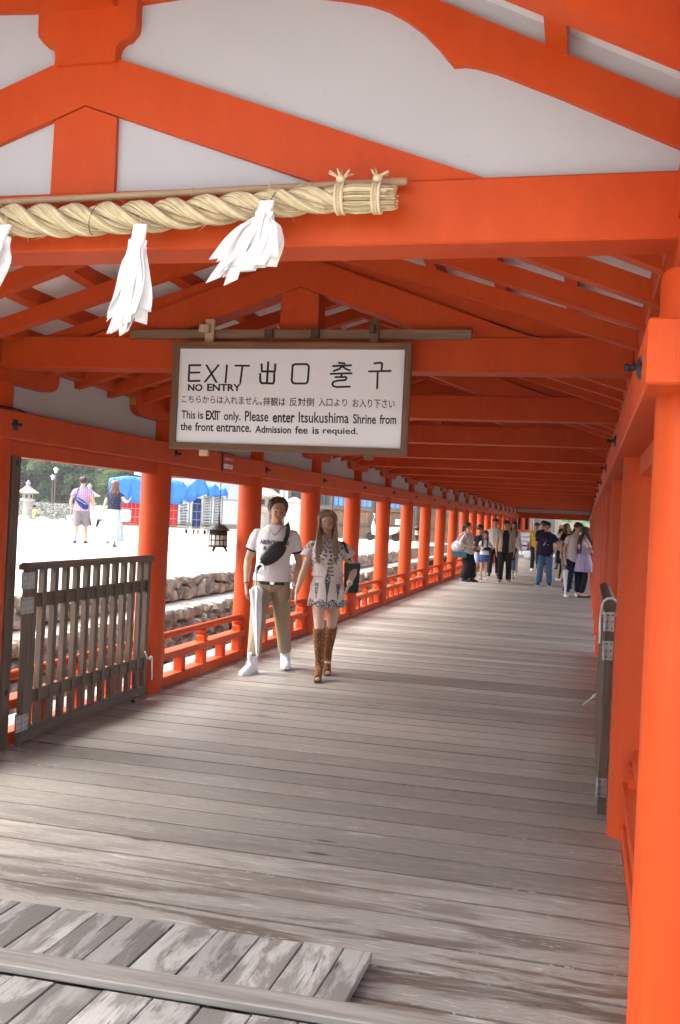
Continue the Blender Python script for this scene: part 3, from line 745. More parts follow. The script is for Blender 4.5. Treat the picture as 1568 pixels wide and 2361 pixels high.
# ================================================================== gates
STEEL = plain('galvanised_hinge', (.36, .36, .35), .42, .75, .15, 30)
GREYSC = plain('dull_screw', (.17, .17, .17), .5, .6); RUBBER = plain('caster_rubber', (.02, .02, .02), .6)
CORD = plain('white_cord', (.68, .67, .65), .8, 0, .1, 80)
def make_gate(sx, xg, label):
    """xg: inner-face centre plane; gate opened flat along the wall, hinge end nearest the entrance"""
    g = thing('wooden_gate', label, 'gate', (xg, 2.6, 0), 0, 'open wooden gates along the corridor walls')
    y0, y1 = 2.675, 4.475
    B = lambda a, b, c, d, z0, z1, nm, m=GATEWOOD, bv=.003: MB().box(xg+a, xg+b, c, d, z0, z1, bv).build(nm, m, g)
    # capped top rail with sloping sides
    w = .036
    q = [(-w, 1.128), (-w, 1.158), (-w*.35, 1.174), (w*.35, 1.174), (w, 1.158), (w, 1.128)]
    MB().prism(q, lambda p: (xg+p[0], y0-.03, p[1]), lambda p: (xg+p[0], y1+.02, p[1])).build('top_rail', GATEWOOD_Y, g)
    B(-.022, .022, y0, y1, .035, .118, 'bottom_rail', GATEWOOD_Y)
    B(-.024, .024, y0, y0+.105, .119, 1.127, 'hinge_stile')
    B(-.024, .024, y1-.055, y1, .119, 1.127, 'end_stile')
    ns = 11; a = y0+.105; b = y1-.055
    for i in range(ns):
        yc = lerp(a, b, (i+.68)/(ns+.36))
        B(-.020, .020, yc-.023, yc+.023, .1185, 1.1275, 'slat', GATEWOOD, .002)
    for z0, z1 in ((.885, .975), (.270, .352)):
        B(-.009, .009, a-.001, b+.001, z0, z1, 'cross_rail', GATEWOOD_Y, .001)
    B(-.022, .022, y0-.012, y0-.001, .012, .122, 'end_cap')
    # hinges
    for zc in (1.062, .905, .160):
        s_ = -sx
        h = MB().box(xg+s_*.0245, xg+s_*.028, y0+.002, y0+.062, zc-.052, zc+.052, .001)
        h.box(xg+s_*.0245, xg+s_*.028, y0-.078, y0-.016, zc-.052, zc+.052, .001)
        h.box(xg-.022, xg+.022, y0-.0145, y0-.0125, zc-.052, zc+.052)
        for q in range(5): h.tube([(xg+s_*.028, y0-.008, zc-.052+q*.021), (xg+s_*.028, y0-.008, zc-.034+q*.021)], .0065, 8)
        ho = h.build('hinge', STEEL, g, 40)
        sc = MB()
        for dy in (.018, .048, -.032, -.062):
            for dz in (-.036, 0, .036): sc.ell((xg+s_*.0285, y0+dy, zc+dz+(.006 if dy > .03 else 0)), (.003, .0055, .0055), None, 6, 4)
        for dx in (-.012, .012):
            for dz in (-.036, 0, .036): sc.ell((xg+dx, y0-.0148, zc+dz), (.0055, .003, .0055), None, 6, 4)
        stuff(sc.build('screws', GREYSC, ho, 40))
    # caster at the free end
    c = MB(); c.box(xg-.028, xg+.028, y1-.20, y1-.13, .058, .064); c.box(xg-.022, xg-.018, y1-.19, y1-.145, .022, .06); c.box(xg+.018, xg+.022, y1-.19, y1-.145, .022, .06)
    c.box(xg-sx*.0-.002, xg+.002, y1-.17, y1-.165, .02, .06)
    cs = c.build('caster', STEEL, g)
    wv = MB(); seg = 18
    prof_ = [(.010, -.014), (.026, -.012), (.030, -.007), (.030, .007), (.026, .012), (.010, .014)]
    vs = [(xg+h_, y1-.167+r_*math.cos(2*math.pi*j/seg), .0305+r_*math.sin(2*math.pi*j/seg)) for r_, h_ in prof_ for j in range(seg)]
    fs = [(i*seg+j, i*seg+(j+1) % seg, (i+1)*seg+(j+1) % seg, (i+1)*seg+j) for i in range(5) for j in range(seg)]+[tuple(range(seg)), tuple(5*seg+j for j in range(seg))]
    wv.add(vs, fs); wv.build('wheel', RUBBER, cs, 40)
    return g
gl = make_gate(-1, -1.80, 'dark slatted wooden gate folded back along the left railing')
gr_ = make_gate(1, 1.775, 'dark slatted wooden gate seen edge on against the right columns')
for sx, x in ((-1, -1.889), (1, 1.886)):
    pst = MB().box(x-.042, x+.042, 2.537, 2.634, 0, 1.841, .004)
    p_ = pst.build('gate_post', GATEWOOD, None)
    tag(p_, 'tall dark square timber post carrying the gate hinges beside the first left column' if sx < 0 else 'dark square timber post carrying the right gate behind a column', 'post', 'gate posts')
    for z_ in (.36, 1.80): MB().box(x-sx*.0425-.002, x-sx*.0425+.002, 2.575, 2.600, z_-.018, z_+.018).build('mortise', DARKIRON, p_)
def cord_thing(pts_list, r, label):
    mb = MB()
    for P in pts_list:
        # smooth by Catmull-Rom
        Q = []; P = [Vector(p) for p in P]
        for i in range(len(P)-1):
            a = P[max(i-1, 0)]; b = P[i]; c = P[i+1]; d = P[min(i+2, len(P)-1)]
            for t_ in np.linspace(0, 1, 6, endpoint=False):
                Q.append(.5*((2*b)+(c-a)*t_+(2*a-5*b+4*c-d)*t_*t_+(3*b-a-3*c+d)*t_**3))
        Q.append(P[-1]); mb.tube(Q, r, 6)
    o = mb.build('cord', CORD, None, 180); tag(o, label, 'cord', 'white cords tied on the gates'); return o
def loop(c, rx, rz_, n=14, plane='xz', dy=0):
    return [(c[0]+rx*math.cos(w), c[1]+dy*w, c[2]+rz_*math.sin(w)) for w in np.linspace(0, 2*math.pi, n)]
cord_thing([loop((-1.80, 4.44, .345), .034, .02, 14, dy=.003), [(-1.765, 4.40, .40), (-1.758, 4.43, .355), (-1.762, 4.47, .338), (-1.757, 4.50, .352), (-1.76, 4.485, .325), (-1.757, 4.46, .342)], [(-1.758, 4.47, .340), (-1.753, 4.51, .345), (-1.755, 4.525, .28), (-1.753, 4.53, .20), (-1.756, 4.535, .155)]], .0055, 'white cord knotted round the free end of the left gate')
cord_thing([loop((1.775, 2.74, 1.130), .044, .052, 16, dy=.004), loop((1.775, 2.77, 1.130), .045, .053, 16, dy=.003), [(1.728, 2.75, 1.12), (1.726, 2.76, 1.05), (1.729, 2.755, .99), (1.727, 2.75, .93)], [(1.728, 2.77, 1.11), (1.724, 2.775, 1.03), (1.728, 2.77, .95)]], .006, 'white cord looped over the top rail of the right gate')
cord_thing([loop((1.775, 4.42, .36), .034, .02, 12, dy=.003), [(1.738, 4.42, .37), (1.728, 4.41, .36), (1.735, 4.43, .345), (1.728, 4.44, .365)], [(1.732, 4.42, .355), (1.70, 4.40, .33), (1.66, 4.37, .30)]], .0062, 'white cord knotted low on the far end of the right gate')

# ================================================================== hanging iron lanterns
LPANE = plain('lantern_paper_pane', (.66, .62, .56), .5)
def make_lantern(x, y, label):
    L = thing('hanging_lantern', label, 'lantern', (x, y, 1.12), 0, 'iron lanterns hanging under the left eave')
    B = lambda mb, nm, m=DARKIRON, p=None, sm=35: mb.build(nm, m, p or L, sm)
    B(MB().lathe([(.128, 1.345), (.130, 1.352), (.105, 1.366), (.082, 1.392), (.050, 1.408), (.022, 1.415), (.012, 1.432), (.010, 1.47)], (x, y, 0), 24), 'roof')
    B(MB().lathe([(.128, 1.168), (.130, 1.176), (.10, 1.180)], (x, y, 0), 24), 'base_plate')
    for k in range(3):
        a = 2*math.pi*k/3+.4
        B(MB().tube([(x+.075*math.cos(a), y+.075*math.sin(a), 1.17), (x+.085*math.cos(a), y+.085*math.sin(a), 1.145), (x+.10*math.cos(a), y+.10*math.sin(a), 1.122)], [.016, .013, .010], 8), 'foot')
    n = 12; R_ = .094
    cage = MB()
    for k in range(n):
        a = 2*math.pi*k/n; cage.tube([(x+R_*math.cos(a), y+R_*math.sin(a), 1.178), (x+R_*math.cos(a), y+R_*math.sin(a), 1.346)], .0055, 6)
    for k in range(n*3):
        a = 2*math.pi*k/n/3; cage.tube([(x+R_*math.cos(a), y+R_*math.sin(a), 1.305), (x+R_*math.cos(a), y+R_*math.sin(a), 1.346)], .003, 5)
    for z_ in (1.184, 1.243, 1.302, 1.342):
        cage.tube([(x+R_*math.cos(a), y+R_*math.sin(a), z_) for a in np.linspace(0, 2*math.pi, 25)], .0055, 6, False)
    B(cage, 'cage')
    for k in range(n):
        a0 = 2*math.pi*(k+.06)/n; a1 = 2*math.pi*(k+.94)/n; r_ = R_-.002
        for z0, z1 in ((1.188, 1.240), (1.246, 1.299)):
            q = [(x+r_*math.cos(a), y+r_*math.sin(a)) for a in (a0, a1)]; q2 = [(x+(r_-.003)*math.cos(a), y+(r_-.003)*math.sin(a)) for a in (a1, a0)]
            MB().prism(q+q2, lambda p: (p[0], p[1], z0), lambda p: (p[0], p[1], z1)).build('pane', LPANE, L)
    B(MB().lathe([(.0905, 1.304), (.0905, 1.343)], (x, y, 0), 18), 'upper_lining', plain('lantern_inner', (.05, .045, .04), .7))
    hk = MB().tube([(x, y+.012*math.sin(w), 1.485+.018*math.cos(w)-.002) for w in np.linspace(-2.6, 2.9, 12)], .005, 6)
    hk.tube([(x, y, 1.505), (x, y, 1.53)], .006, 6); B(hk, 'hook')
    B(MB().tube([(x, y, 1.52), (x, y, 2.60)], .0042, 6), 'rod')
    return L
make_lantern(-2.2, 7.02, 'black iron lantern with pale panes hanging between the second and third left columns')
make_lantern(-2.3, 20.55, 'far black iron lantern hanging in front of the dark timber house')
# ================================================================== stone retaining wall (two tiers)
def m_stone():
    t = NT('wall_stone'); o = t.coord(); r = t.rand()
    cx = t.node('ShaderNodeCombineXYZ')
    for i in range(3): t.put(cx.inputs[i], t.math('MULTIPLY', r, 19.0+5*i))
    v = t.addv(o, cx.outputs[0])
    base = t.ramp(r, [(0, (.47, .43, .35)), (.22, (.60, .58, .52)), (.45, (.50, .42, .30)), (.62, (.62, .61, .57)), (.8, (.38, .37, .34)), (1, (.66, .63, .55))])
    n = t.noise(v, 7, 7, .65, .4)
    c = t.mix(t.ramp(n, [(.35, .75), (.62, 0)]), base, (.12, .10, .078))
    c = t.mix(t.ramp(t.noise(v, 18, 4, .6), [(.55, 0), (.72, .6)]), c, (.64, .61, .55))
    t.bump(t.math('ADD', n, t.math('MULTIPLY', t.noise(v, 40, 4), .4)), .8, .03)
    return t.base(c, .9, 0, .2)
STONE = m_stone()
def clip(poly, p, q):
    """keep the side of poly nearer p than q"""
    m = (p+q)/2; d = q-p; out = []
    for i in range(len(poly)):
        a = poly[i]; b = poly[(i+1) % len(poly)]; sa = (a-m)@d; sb = (b-m)@d
        if sa <= 0: out.append(a)
        if sa*sb < 0: out.append(a+(b-a)*(sa/(sa-sb)))
    return out
def stone_cells(y0, y1, z0, z1, w, h, R_):
    rows = max(1, round((z1-z0)/h)); pts = []
    hh = (z1-z0)/rows
    for r_ in range(rows):
        y = y0+R_.uniform(0, w)
        while y < y1:
            pts.append(np.array([y+R_.uniform(-.3, .3)*w, z0+(r_+.5+R_.uniform(-.36, .36))*hh])); y += w*R_.uniform(.62, 1.5)
    cells = []
    for i, p in enumerate(pts):
        poly = [np.array(a) for a in ((p[0]-2*w, z0), (p[0]+2*w, z0), (p[0]+2*w, z1), (p[0]-2*w, z1))]
        for j, q in enumerate(pts):
            if j != i and abs(q[0]-p[0]) < 3*w and abs(q[1]-p[1]) < 3*hh: poly = clip(poly, p, q)
            if len(poly) < 3: break
        if len(poly) >= 3: cells.append((p, poly))
    return cells
def stone_mesh(mb, X, poly, R_, depth=.10):
    P = []
    for i in range(len(poly)):
        a = poly[i]; b = poly[(i+1) % len(poly)]; L = np.linalg.norm(b-a); n = 2 if L > .12 else 1
        for k in range(n): P.append(a+(b-a)*k/n)
    P = np.array(P); c = P.mean(0); s_ = np.linalg.norm(P-c, axis=1).mean()
    g_ = 1-.026/s_
    outer = c+(P-c)*g_; off = R_.uniform(-.03, .035)
    tilt = np.array([R_.uniform(-.22, .22), R_.uniform(-.25, .25)])
    def ring(k, d, jit):
        Q = []
        for p in outer:
            q = c+(p-c)*k+np.array([R_.uniform(-jit, jit), R_.uniform(-jit, jit)])*s_
            Q.append((X+d*1.5+off+(tilt@(q-c))*.6+R_.uniform(-jit, jit)*s_*.9, q[0], q[1]))
        return Q
    mb.loft([ring(1, -depth, 0), ring(1, -.005, .03), ring(.88, .038*min(1, s_/.1), .09), ring(.55, .052*min(1, s_/.1), .16)])
wallt = thing('stone_retaining_wall', 'rough stone retaining wall in two steps along the sandy terrace', 'wall', (-4.4, 12, 0))
R_ = random.Random(5); cells = []
for (X, z0, z1, w, h) in ((-4.50, .12, .515, .30, .24), (-4.02, -.95, .14, .30, .235)):
    for p, poly in stone_cells(3.2, 30, z0, z1, w, h, R_): cells.append((X, p, poly))
def vis(c):   # visible height first, nearest first
    X, p, poly = c; return (p[1] < -.55, p[0])
cells.sort(key=vis)
rest = MB()
for i, (X, p, poly) in enumerate(cells):
    if i < 300:
        mb = MB(); stone_mesh(mb, X, poly, R_); mb.build('stone', STONE, wallt, 22)
    else: stone_mesh(rest, X, poly, R_)
rest.build('small_stones', STONE, wallt, 22)['kind'] = 'stuff'
back = MB().box(-4.72, -4.63, 3, 60, -.9, .485); back.box(-4.40, -4.15, 3, 60, -.9, .10)
back.build('packed_earth', plain('packed_earth', (.035, .032, .027), .95), wallt)
struct(MB().box(-4.62, -4.5, 30, 48, -.9, .49).build('far_kerb', STONE))

# ================================================================== water, far bank and wooded hill
def m_water():
    t = NT('sea_water'); o = t.coord()
    t.bump(t.noise(t.mapping(o, (1, 2.2, 1)), 1.6, 4), .25, .05)
    return t.base((.11, .15, .12), .08, 0, .5)
w_ = MB(); w_.add([(-260, 49.6, -.42), (-22, 49.6, -.42), (-22, 130, -.42), (-260, 130, -.42)], [(0, 1, 2, 3)])
struct(w_.build('water', m_water()))
m = MB()
A = Vector((-150, 96, 0)); B = Vector((-20, 128.5, 0))
for (z0, z1, o_) in ((-.9, 1.42, 0),):
    d = (B-A).normalized(); n = Vector((-d.y, d.x, 0))
    m.add([A+Vector((0,0,z0)), B+Vector((0,0,z0)), B+n*.35+Vector((0,0,z1)), A+n*.35+Vector((0,0,z1)), A+n*9+Vector((0,0,z1)), B+n*9+Vector((0,0,z1))], [(0,1,2,3), (3,2,5,4)])
def m_emb():
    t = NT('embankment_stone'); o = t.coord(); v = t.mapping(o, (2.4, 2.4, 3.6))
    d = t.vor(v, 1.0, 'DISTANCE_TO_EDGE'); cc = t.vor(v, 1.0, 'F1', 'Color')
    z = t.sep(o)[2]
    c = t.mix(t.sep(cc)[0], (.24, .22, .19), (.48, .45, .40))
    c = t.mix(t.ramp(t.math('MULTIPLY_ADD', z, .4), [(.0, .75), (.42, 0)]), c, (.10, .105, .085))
    c = t.mix(t.ramp(d, [(.03, .9), (.12, 0)]), c, (.05, .05, .04)); t.bump(d, 1.0, .15)
    return t.base(c, .9)
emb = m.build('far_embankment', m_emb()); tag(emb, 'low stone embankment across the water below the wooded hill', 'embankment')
# bank behind it rising into a hill
nx, ny = 40, 26; v = []; f = []
for i in range(nx):
    for j in range(ny):
        a = i/(nx-1); s_ = j/(ny-1); base = A.lerp(B, a*1.35-.12)+n*(8+s_*s_*230+s_*40)
        h = 1.40+max(0, s_-.14)**1.3*85+2.2*math.sin(a*17+s_*9)*s_+1.5*math.sin(a*41)*s_
        v.append((base.x, base.y, h))
for i in range(nx-1):
    for j in range(ny-1): f.append((i*ny+j, (i+1)*ny+j, (i+1)*ny+j+1, i*ny+j+1))
hm = MB(); hm.add(v, f); struct(hm.build('wooded_hill', plain('hill_undergrowth', (.06, .085, .035), .95, 0, .5, .15, .6, .8), smooth=180))
def hill_z(p):
    q = Vector((p[0], p[1], 0))-A; s_ = (q.dot(n)-8); s_ = max(0, (-40+math.sqrt(1600+4*230*max(0, s_)))/(2*230)); return 1.40+max(0, s_-.14)**1.3*85
def m_leaf(name, a, b):
    t = NT(name); o = t.coord(); r = t.rand()
    g_ = t.node('ShaderNodeNewGeometry'); k = g_.outputs['Random Per Island']
    c = t.mix(k, a, b); c = t.mix(t.noise(o, .5, 3), c, a)
    c = t.hsv(c, t.math('ADD', .485, t.math('MULTIPLY', r, .03)), 1.0, t.math('ADD', .7, t.math('MULTIPLY', r, .7)))
    t.p.inputs['Subsurface Weight'].default_value = 0
    return t.base(c, .7, 0, .15)
LEAF = m_leaf('broad_leaf', (.10, .17, .07), (.19, .27, .115))
NEEDLE = m_leaf('pine_needle', (.10, .145, .045), (.19, .24, .08))
BARK = m_wood('bark', (.06, .045, .032), (.16, .125, .095), 2, .9, .4, .1)
def quads(P, N, sz, asp=1.0):
    """leaf clumps: kinked quads at points P facing N"""
    k = len(P); N = N/np.linalg.norm(N, axis=1)[:, None]
    t_ = rng.normal(size=(k, 3)); t_ -= N*(t_*N).sum(1)[:, None]; t_ /= np.linalg.norm(t_, axis=1)[:, None]; b_ = np.cross(N, t_)
    s_ = (sz*rng.uniform(.6, 1.3, k))[:, None]
    v = np.concatenate([P-t_*s_, P+b_*s_*asp*.6+N*s_*.15, P+t_*s_, P-b_*s_*asp*.6+N*s_*.15], 0)
    f = [(i, k+i, 2*k+i, 3*k+i) for i in range(k)]
    return v, f
def crown_mesh(name, blobs, count, sz, mat, flat=1.0):
    V = []; F = []; w = np.array([b[1][0]*b[1][1] for b in blobs]); w = w/w.sum(); off = 0
    for (c, r), q in zip(blobs, w):
        k = max(6, int(count*q)); d = rng.normal(size=(k, 3)); d /= np.linalg.norm(d, axis=1)[:, None]; d[:, 2] = np.where(d[:, 2] < -.35, -d[:, 2], d[:, 2])
        rad = rng.uniform(.45, 1.08, k)[:, None]**.6
        P = np.array(c)+d*rad*np.array(r); N = d+rng.normal(size=(k, 3))*.55+np.array([0, 0, .35])
        v, f = quads(P, N, sz); V.append(v); F += [tuple(i+off for i in q_) for q_ in f]; off += len(v)
    me = bpy.data.meshes.new(name); me.from_pydata(np.concatenate(V).tolist(), [], F); me.materials.append(mat); return me
def translucent(m, k):
    n = m.node_tree.nodes; l = m.node_tree.links; p = n['Principled BSDF']; o = n['Material Output']; t_ = n.new('ShaderNodeBsdfTranslucent'); x = n.new('ShaderNodeMixShader'); x.inputs[0].default_value = k
    src = p.inputs['Base Color'].links[0].from_socket; l.new(src, t_.inputs['Color']); l.new(p.outputs[0], x.inputs[1]); l.new(t_.outputs[0], x.inputs[2]); l.new(x.outputs[0], o.inputs['Surface'])
translucent(LEAF, .45); translucent(NEEDLE, .45)
def tree_proto(kind, seed):
    R_ = random.Random(seed); mb = MB()
    if kind == 'broad':
        H = 9; mb.tube([(0, 0, -.3), (.1, 0, 1.5), (-.1, .1, 3.4), (0, 0, 6)], [.34, .24, .18, .08], 8); bl = []
        for k in range(15):
            a = R_.uniform(0, 6.28); z = R_.uniform(1.3, 8.4); rr_ = R_.uniform(.2, 1)*(3.6-.28*abs(z-4.6))
            c = (rr_*math.cos(a), rr_*math.sin(a), z); s_ = R_.uniform(1.0, 1.9)
            bl.append((c, (s_, s_, s_*.72))); mb.tube([(0, 0, max(1.2, z*.5)), (c[0]*.5, c[1]*.5, z*.78), (c[0], c[1], z)], [.10, .07, .03], 5)
        cm = crown_mesh('crown', bl, 4600, .27, LEAF)
    else:
        H = 8; mb.tube([(0, 0, -.3), (.15, .05, 1.6), (.0, -.1, 3.4), (.2, 0, 5.2), (.1, 0, 7.2)], [.24, .19, .15, .11, .04], 8); bl = []
        for k in range(17):
            a = R_.uniform(0, 6.28); z = 1.3+6.3*(k/16); L = (2.7-.26*z)*R_.uniform(.6, 1.1)+.4
            c = (L*math.cos(a), L*math.sin(a), z+R_.uniform(-.1, .3)); s_ = R_.uniform(.7, 1.2)
            bl.append((c, (s_*1.25, s_*1.25, s_*.42))); mb.tube([(.1, 0, z-.3), (c[0]*.6, c[1]*.6, z-.05), c], [.07, .05, .02], 5)
        cm = crown_mesh('crown', bl, 4200, .20, NEEDLE)
    return mb.mesh('trunk', BARK, 60), cm
protos = {'broad': [tree_proto('broad', k) for k in (1, 2, 3)], 'pine': [tree_proto('pine', k) for k in (4, 5)]}
def plant(kind, i, loc, sc, label, group, rzz=None):
    tm, cm = protos[kind][i % len(protos[kind])]
    t_ = thing(('pine_tree' if kind == 'pine' else 'broadleaf_tree'), label, 'tree', loc, rzz if rzz is not None else random.uniform(0, 6.28), group)
    t_.scale = (sc, sc, sc*random.uniform(.9, 1.12)); link('trunk', tm, t_); link('crown', cm, t_); return t_
R_ = random.Random(21)
dirL = Vector((-.63, .78, 0)).normalized()
for row, (dist, cnt, kind) in enumerate(((13, 20, 'pine'), (22, 20, 'broad'), (34, 20, 'broad'), (50, 20, 'broad'), (70, 20, 'broad'), (96, 20, 'broad'))):
    for i in range(cnt):
        a = lerp(.16, 1.02, (i+R_.uniform(.1, .9))/cnt); p = A.lerp(B, a)+n*(dist+R_.uniform(-5, 5))
        kd = kind if R_.random() < .78 else ('pine' if kind == 'broad' else 'broad')
        sc = R_.uniform(1.0, 1.55)*(1 if kd == 'broad' else .8)*(1+row*.10)
        lab = 'yellowish pine tree at the foot of the wooded hill across the water' if kd == 'pine' else 'dark green broadleaf tree on the wooded hillside across the water'
        plant(kd, R_.randrange(9), (p.x, p.y, hill_z(p)-.2), sc, lab, 'pines of the far hill' if kd == 'pine' else 'broadleaf trees of the far hill')
V = []; F = []; off = 0
for k_ in range(420):
    a = R_.uniform(.10, 1.05); dd = R_.uniform(9, 85)**1.0; p = A.lerp(B, a)+n*dd; zz = hill_z(p); s_ = R_.uniform(.7, 1.8); m_ = 60
    d = rng.normal(size=(m_, 3)); d /= np.linalg.norm(d, axis=1)[:, None]; d[:, 2] = abs(d[:, 2])
    v, f = quads(np.array([p.x, p.y, zz-.1])+d*np.array([s_, s_, s_*.9])*rng.uniform(.5, 1, m_)[:, None], d+rng.normal(size=(m_, 3))*.5, .24)
    V.append(v); F += [tuple(i+off for i in q) for q in f]; off += len(v)
me = bpy.data.meshes.new('undergrowth'); me.from_pydata(np.concatenate(V).tolist(), [], F); me.materials.append(LEAF); stuff(link('undergrowth', me))
# ---- nearer pine whose lowest branches hang into view
npine = thing('pine_tree', 'near pine whose long needled branches hang into the gap beside the second column', 'tree', (-7.4, 24.2, .48))
MB().tube([(-7.75, 23.6, .3), (-7.72, 23.62, 1.6), (-7.75, 23.7, 3.0), (-7.9, 23.8, 4.6), (-8.0, 23.7, 6.5)], [.20, .17, .15, .12, .06], 12).build('trunk', BARK, npine, 60)
V = []; F = []; off = 0; bmb = MB()
for c in ((-8.05, 23.4, 2.70), (-8.6, 23.45, 2.78), (-9.0, 23.5, 2.95), (-9.75, 23.1, 2.68), (-10.1, 23.0, 2.85), (-8.2, 24.2, 3.4), (-9.4, 24.0, 3.6), (-7.2, 23.2, 3.4), (-10.2, 24.0, 3.6), (-8.4, 23.0, 4.4), (-7.0, 24.5, 4.6), (-9.2, 24.4, 5.0), (-8.0, 23.6, 6.2)):
    bmb.tube([(-7.6, 24.0, max(2.6, c[2]-.1)), ((c[0]-7.6)/2, (c[1]+24)/2, c[2]+.12), c], [.05, .035, .012], 6)
    for q in range(9):
        cc = np.array(c)+rng.normal(size=3)*np.array([.22, .22, .09]); k = 34
        d = rng.normal(size=(k, 3)); d /= np.linalg.norm(d, axis=1)[:, None]; d[:, 2] -= .25
        L = rng.uniform(.13, .24, k)[:, None]; side = np.cross(d, rng.normal(size=(k, 3))); side /= np.linalg.norm(side, axis=1)[:, None]
        v = np.concatenate([cc+d*0-side*.004, cc+side*.004+d*0, cc+d*L], 0)
        V.append(v); F += [(off+i, off+k+i, off+2*k+i) for i in range(k)]; off += len(v)
me = bpy.data.meshes.new('crown'); me.from_pydata(np.concatenate(V).tolist(), [], F); me.materials.append(NEEDLE); link('crown', me, npine).location = (7.4, -24.2, -.48)
bmb.build('branch', BARK, npine, 60)
# ---- rocks on the water's edge
for i in range(14):
    x = -36+i*1.05+R_.uniform(-.3, .3); mb = MB()
    mb.ell((x, 49.5+R_.uniform(-.3, .2), .42), (R_.uniform(.25, .5), R_.uniform(.2, .4), R_.uniform(.14, .26)), None, 9, 6)
    mb.v = [(a+R_.uniform(-.04, .04), b+R_.uniform(-.04, .04), c+R_.uniform(-.03, .03)) for a, b, c in mb.v]
    tag(mb.build('rock', STONE, None, 30), 'pale rock lying along the edge of the water', 'rock', 'rocks along the edge of the water')

# ================================================================== stone lanterns
GRANITE = plain('granite', (.36, .35, .32), .85, 0, .25, 3, .5, 18)
def stone_lantern(x, y, z, s_, label, rot=.3, name='stone_lantern'):
    L = thing(name, label, 'stone lantern', (x, y, z), 0, None); q = lambda pr: [(r_*s_, z+h*s_) for r_, h in pr]
    r6 = rot
    MB().lathe(q([(.62, 0), (.62, .16), (.50, .22), (.50, .30), (.42, .34)]), (x, y, 0), 6, r6).build('base', GRANITE, L, 30)
    MB().lathe(q([(.26, .33), (.25, .8), (.27, .86), (.25, .92), (.25, 1.2)]), (x, y, 0), 14, r6).build('shaft', GRANITE, L, 40)
    MB().lathe(q([(.26, 1.19), (.48, 1.30), (.50, 1.40), (.40, 1.43)]), (x, y, 0), 6, r6).build('platform', GRANITE, L, 30)
    fb = MB().lathe(q([(.34, 1.42), (.34, 1.76)]), (x, y, 0), 6, r6).build('fire_box', GRANITE, L, 30)
    for k in range(6):
        a = r6+math.pi/6+k*math.pi/3; d = Vector((math.cos(a), math.sin(a), 0)); t_ = Vector((-d.y, d.x, 0)); c = Vector((x, y, z+1.59*s_))+d*.296*s_
        MB().beam(c, (t_, d, (0, 0, 1)), .075*s_, .004, .10*s_).build('opening', plain('lantern_dark', (.05, .05, .045), .9) if 'lantern_dark' not in bpy.data.materials else bpy.data.materials['lantern_dark'], fb)
    MB().lathe(q([(.36, 1.755), (.70, 1.80), (.72, 1.86), (.50, 1.98), (.30, 2.12), (.16, 2.24), (.12, 2.27)]), (x, y, 0), 6, r6).build('roof', GRANITE, L, 30)
    MB().lathe(q([(.12, 2.26), (.16, 2.30), (.10, 2.34), (.17, 2.42), (.15, 2.50), (.06, 2.58), (.01, 2.64)]), (x, y, 0), 12).build('finial', GRANITE, L, 60)
    return L
stone_lantern(-28.9, 46.2, .45, .86, 'large weathered stone lantern by the water, left of the man in the checked shirt')
stone_lantern(-24.6, 45.3, .45, .84, 'stone lantern rising behind the white truck')
stone_lantern(-9.35, 29.6, .45, .92, 'pale stone lantern seen behind the head of the young man')
for i, (a, dd) in enumerate(((.375, 30), (.43, 28), (.51, 30))):
    p = A.lerp(B, a)+n*4; stone_lantern(p.x, p.y, 1.42, .9, 'small far stone lantern on the embankment, '+('left of the far visitors', 'just right of the far visitors', 'behind the white truck')[i])
# ================================================================== lamp posts on the far bank
POSTW = plain('lamp_post_brown', (.12, .08, .055), .7)
def lamp(p, z0, h, label):
    L = thing('lamp_post', label, 'street lamp', (p[0], p[1], z0))
    MB().tube([(p[0], p[1], z0), (p[0], p[1], z0+h-.7)], [.10, .075], 10).build('pole', POSTW, L, 60)
    MB().lathe([(.16, z0+h-.72), (.26, z0+h-.30)], (p[0], p[1], 0), 4, .5).build('lamp_housing', plain('lamp_glass', (.70, .71, .72), .4), L)
    MB().lathe([(.36, z0+h-.30), (.30, z0+h-.16), (.05, z0+h)], (p[0], p[1], 0), 4, .5).build('lamp_cap', plain('lamp_cap_grey', (.45, .46, .47), .5), L)
lamp((-61.7, 104.9), 1.42, 4.4, 'tall brown lamp post with a square white lantern head before the trees'); lamp((-70, 118.3), 1.42, 3.9, 'second shorter far lamp post with a white head beside the tall one')

# ================================================================== white truck seen from behind
def frame(loc, rz_):
    c, s_ = math.cos(rz_), math.sin(rz_)
    return lambda x, y, z: (loc[0]+c*x-s_*y, loc[1]+s_*x+c*y, loc[2]+z)
class LB(MB):
    """boxes in a turned local frame"""
    def __init__(s, fr): super().__init__(); s.fr = fr
    def lbox(s, x0, x1, y0, y1, z0, z1, b=.006):
        O_ = Vector(s.fr(0, 0, 0)); ax = [Vector(s.fr(1, 0, 0))-O_, Vector(s.fr(0, 1, 0))-O_, Vector((0, 0, 1))]
        return s.beam(s.fr((x0+x1)/2, (y0+y1)/2, (z0+z1)/2), ax, (x1-x0)/2, (y1-y0)/2, (z1-z0)/2, b)
WHITEP = plain('white_vehicle_paint', (.74, .74, .73), .25, 0, .03, 2)
BLACKR = plain('black_rubber', (.016, .016, .017), .7)
GREYM = plain('grey_steel', (.30, .30, .29), .45, .6, .15, 20)
GLASS = plain('vehicle_glass', (.03, .04, .045), .08, 0, .02, 2, 0, 60, .6)
TL = (-19.3, 36.3, .5); fr = frame(TL, math.radians(-12))
tr = thing('white_truck', 'small white flatbed truck parked on the sand, seen from behind', 'truck', TL)
LB(fr).lbox(-.74, .74, .05, 2.0, .62, .68).lbox(-.74, -.70, .05, 2.0, .66, .96).lbox(.70, .74, .05, 2.0, .66, .96).build('cargo_bed', WHITEP, tr)
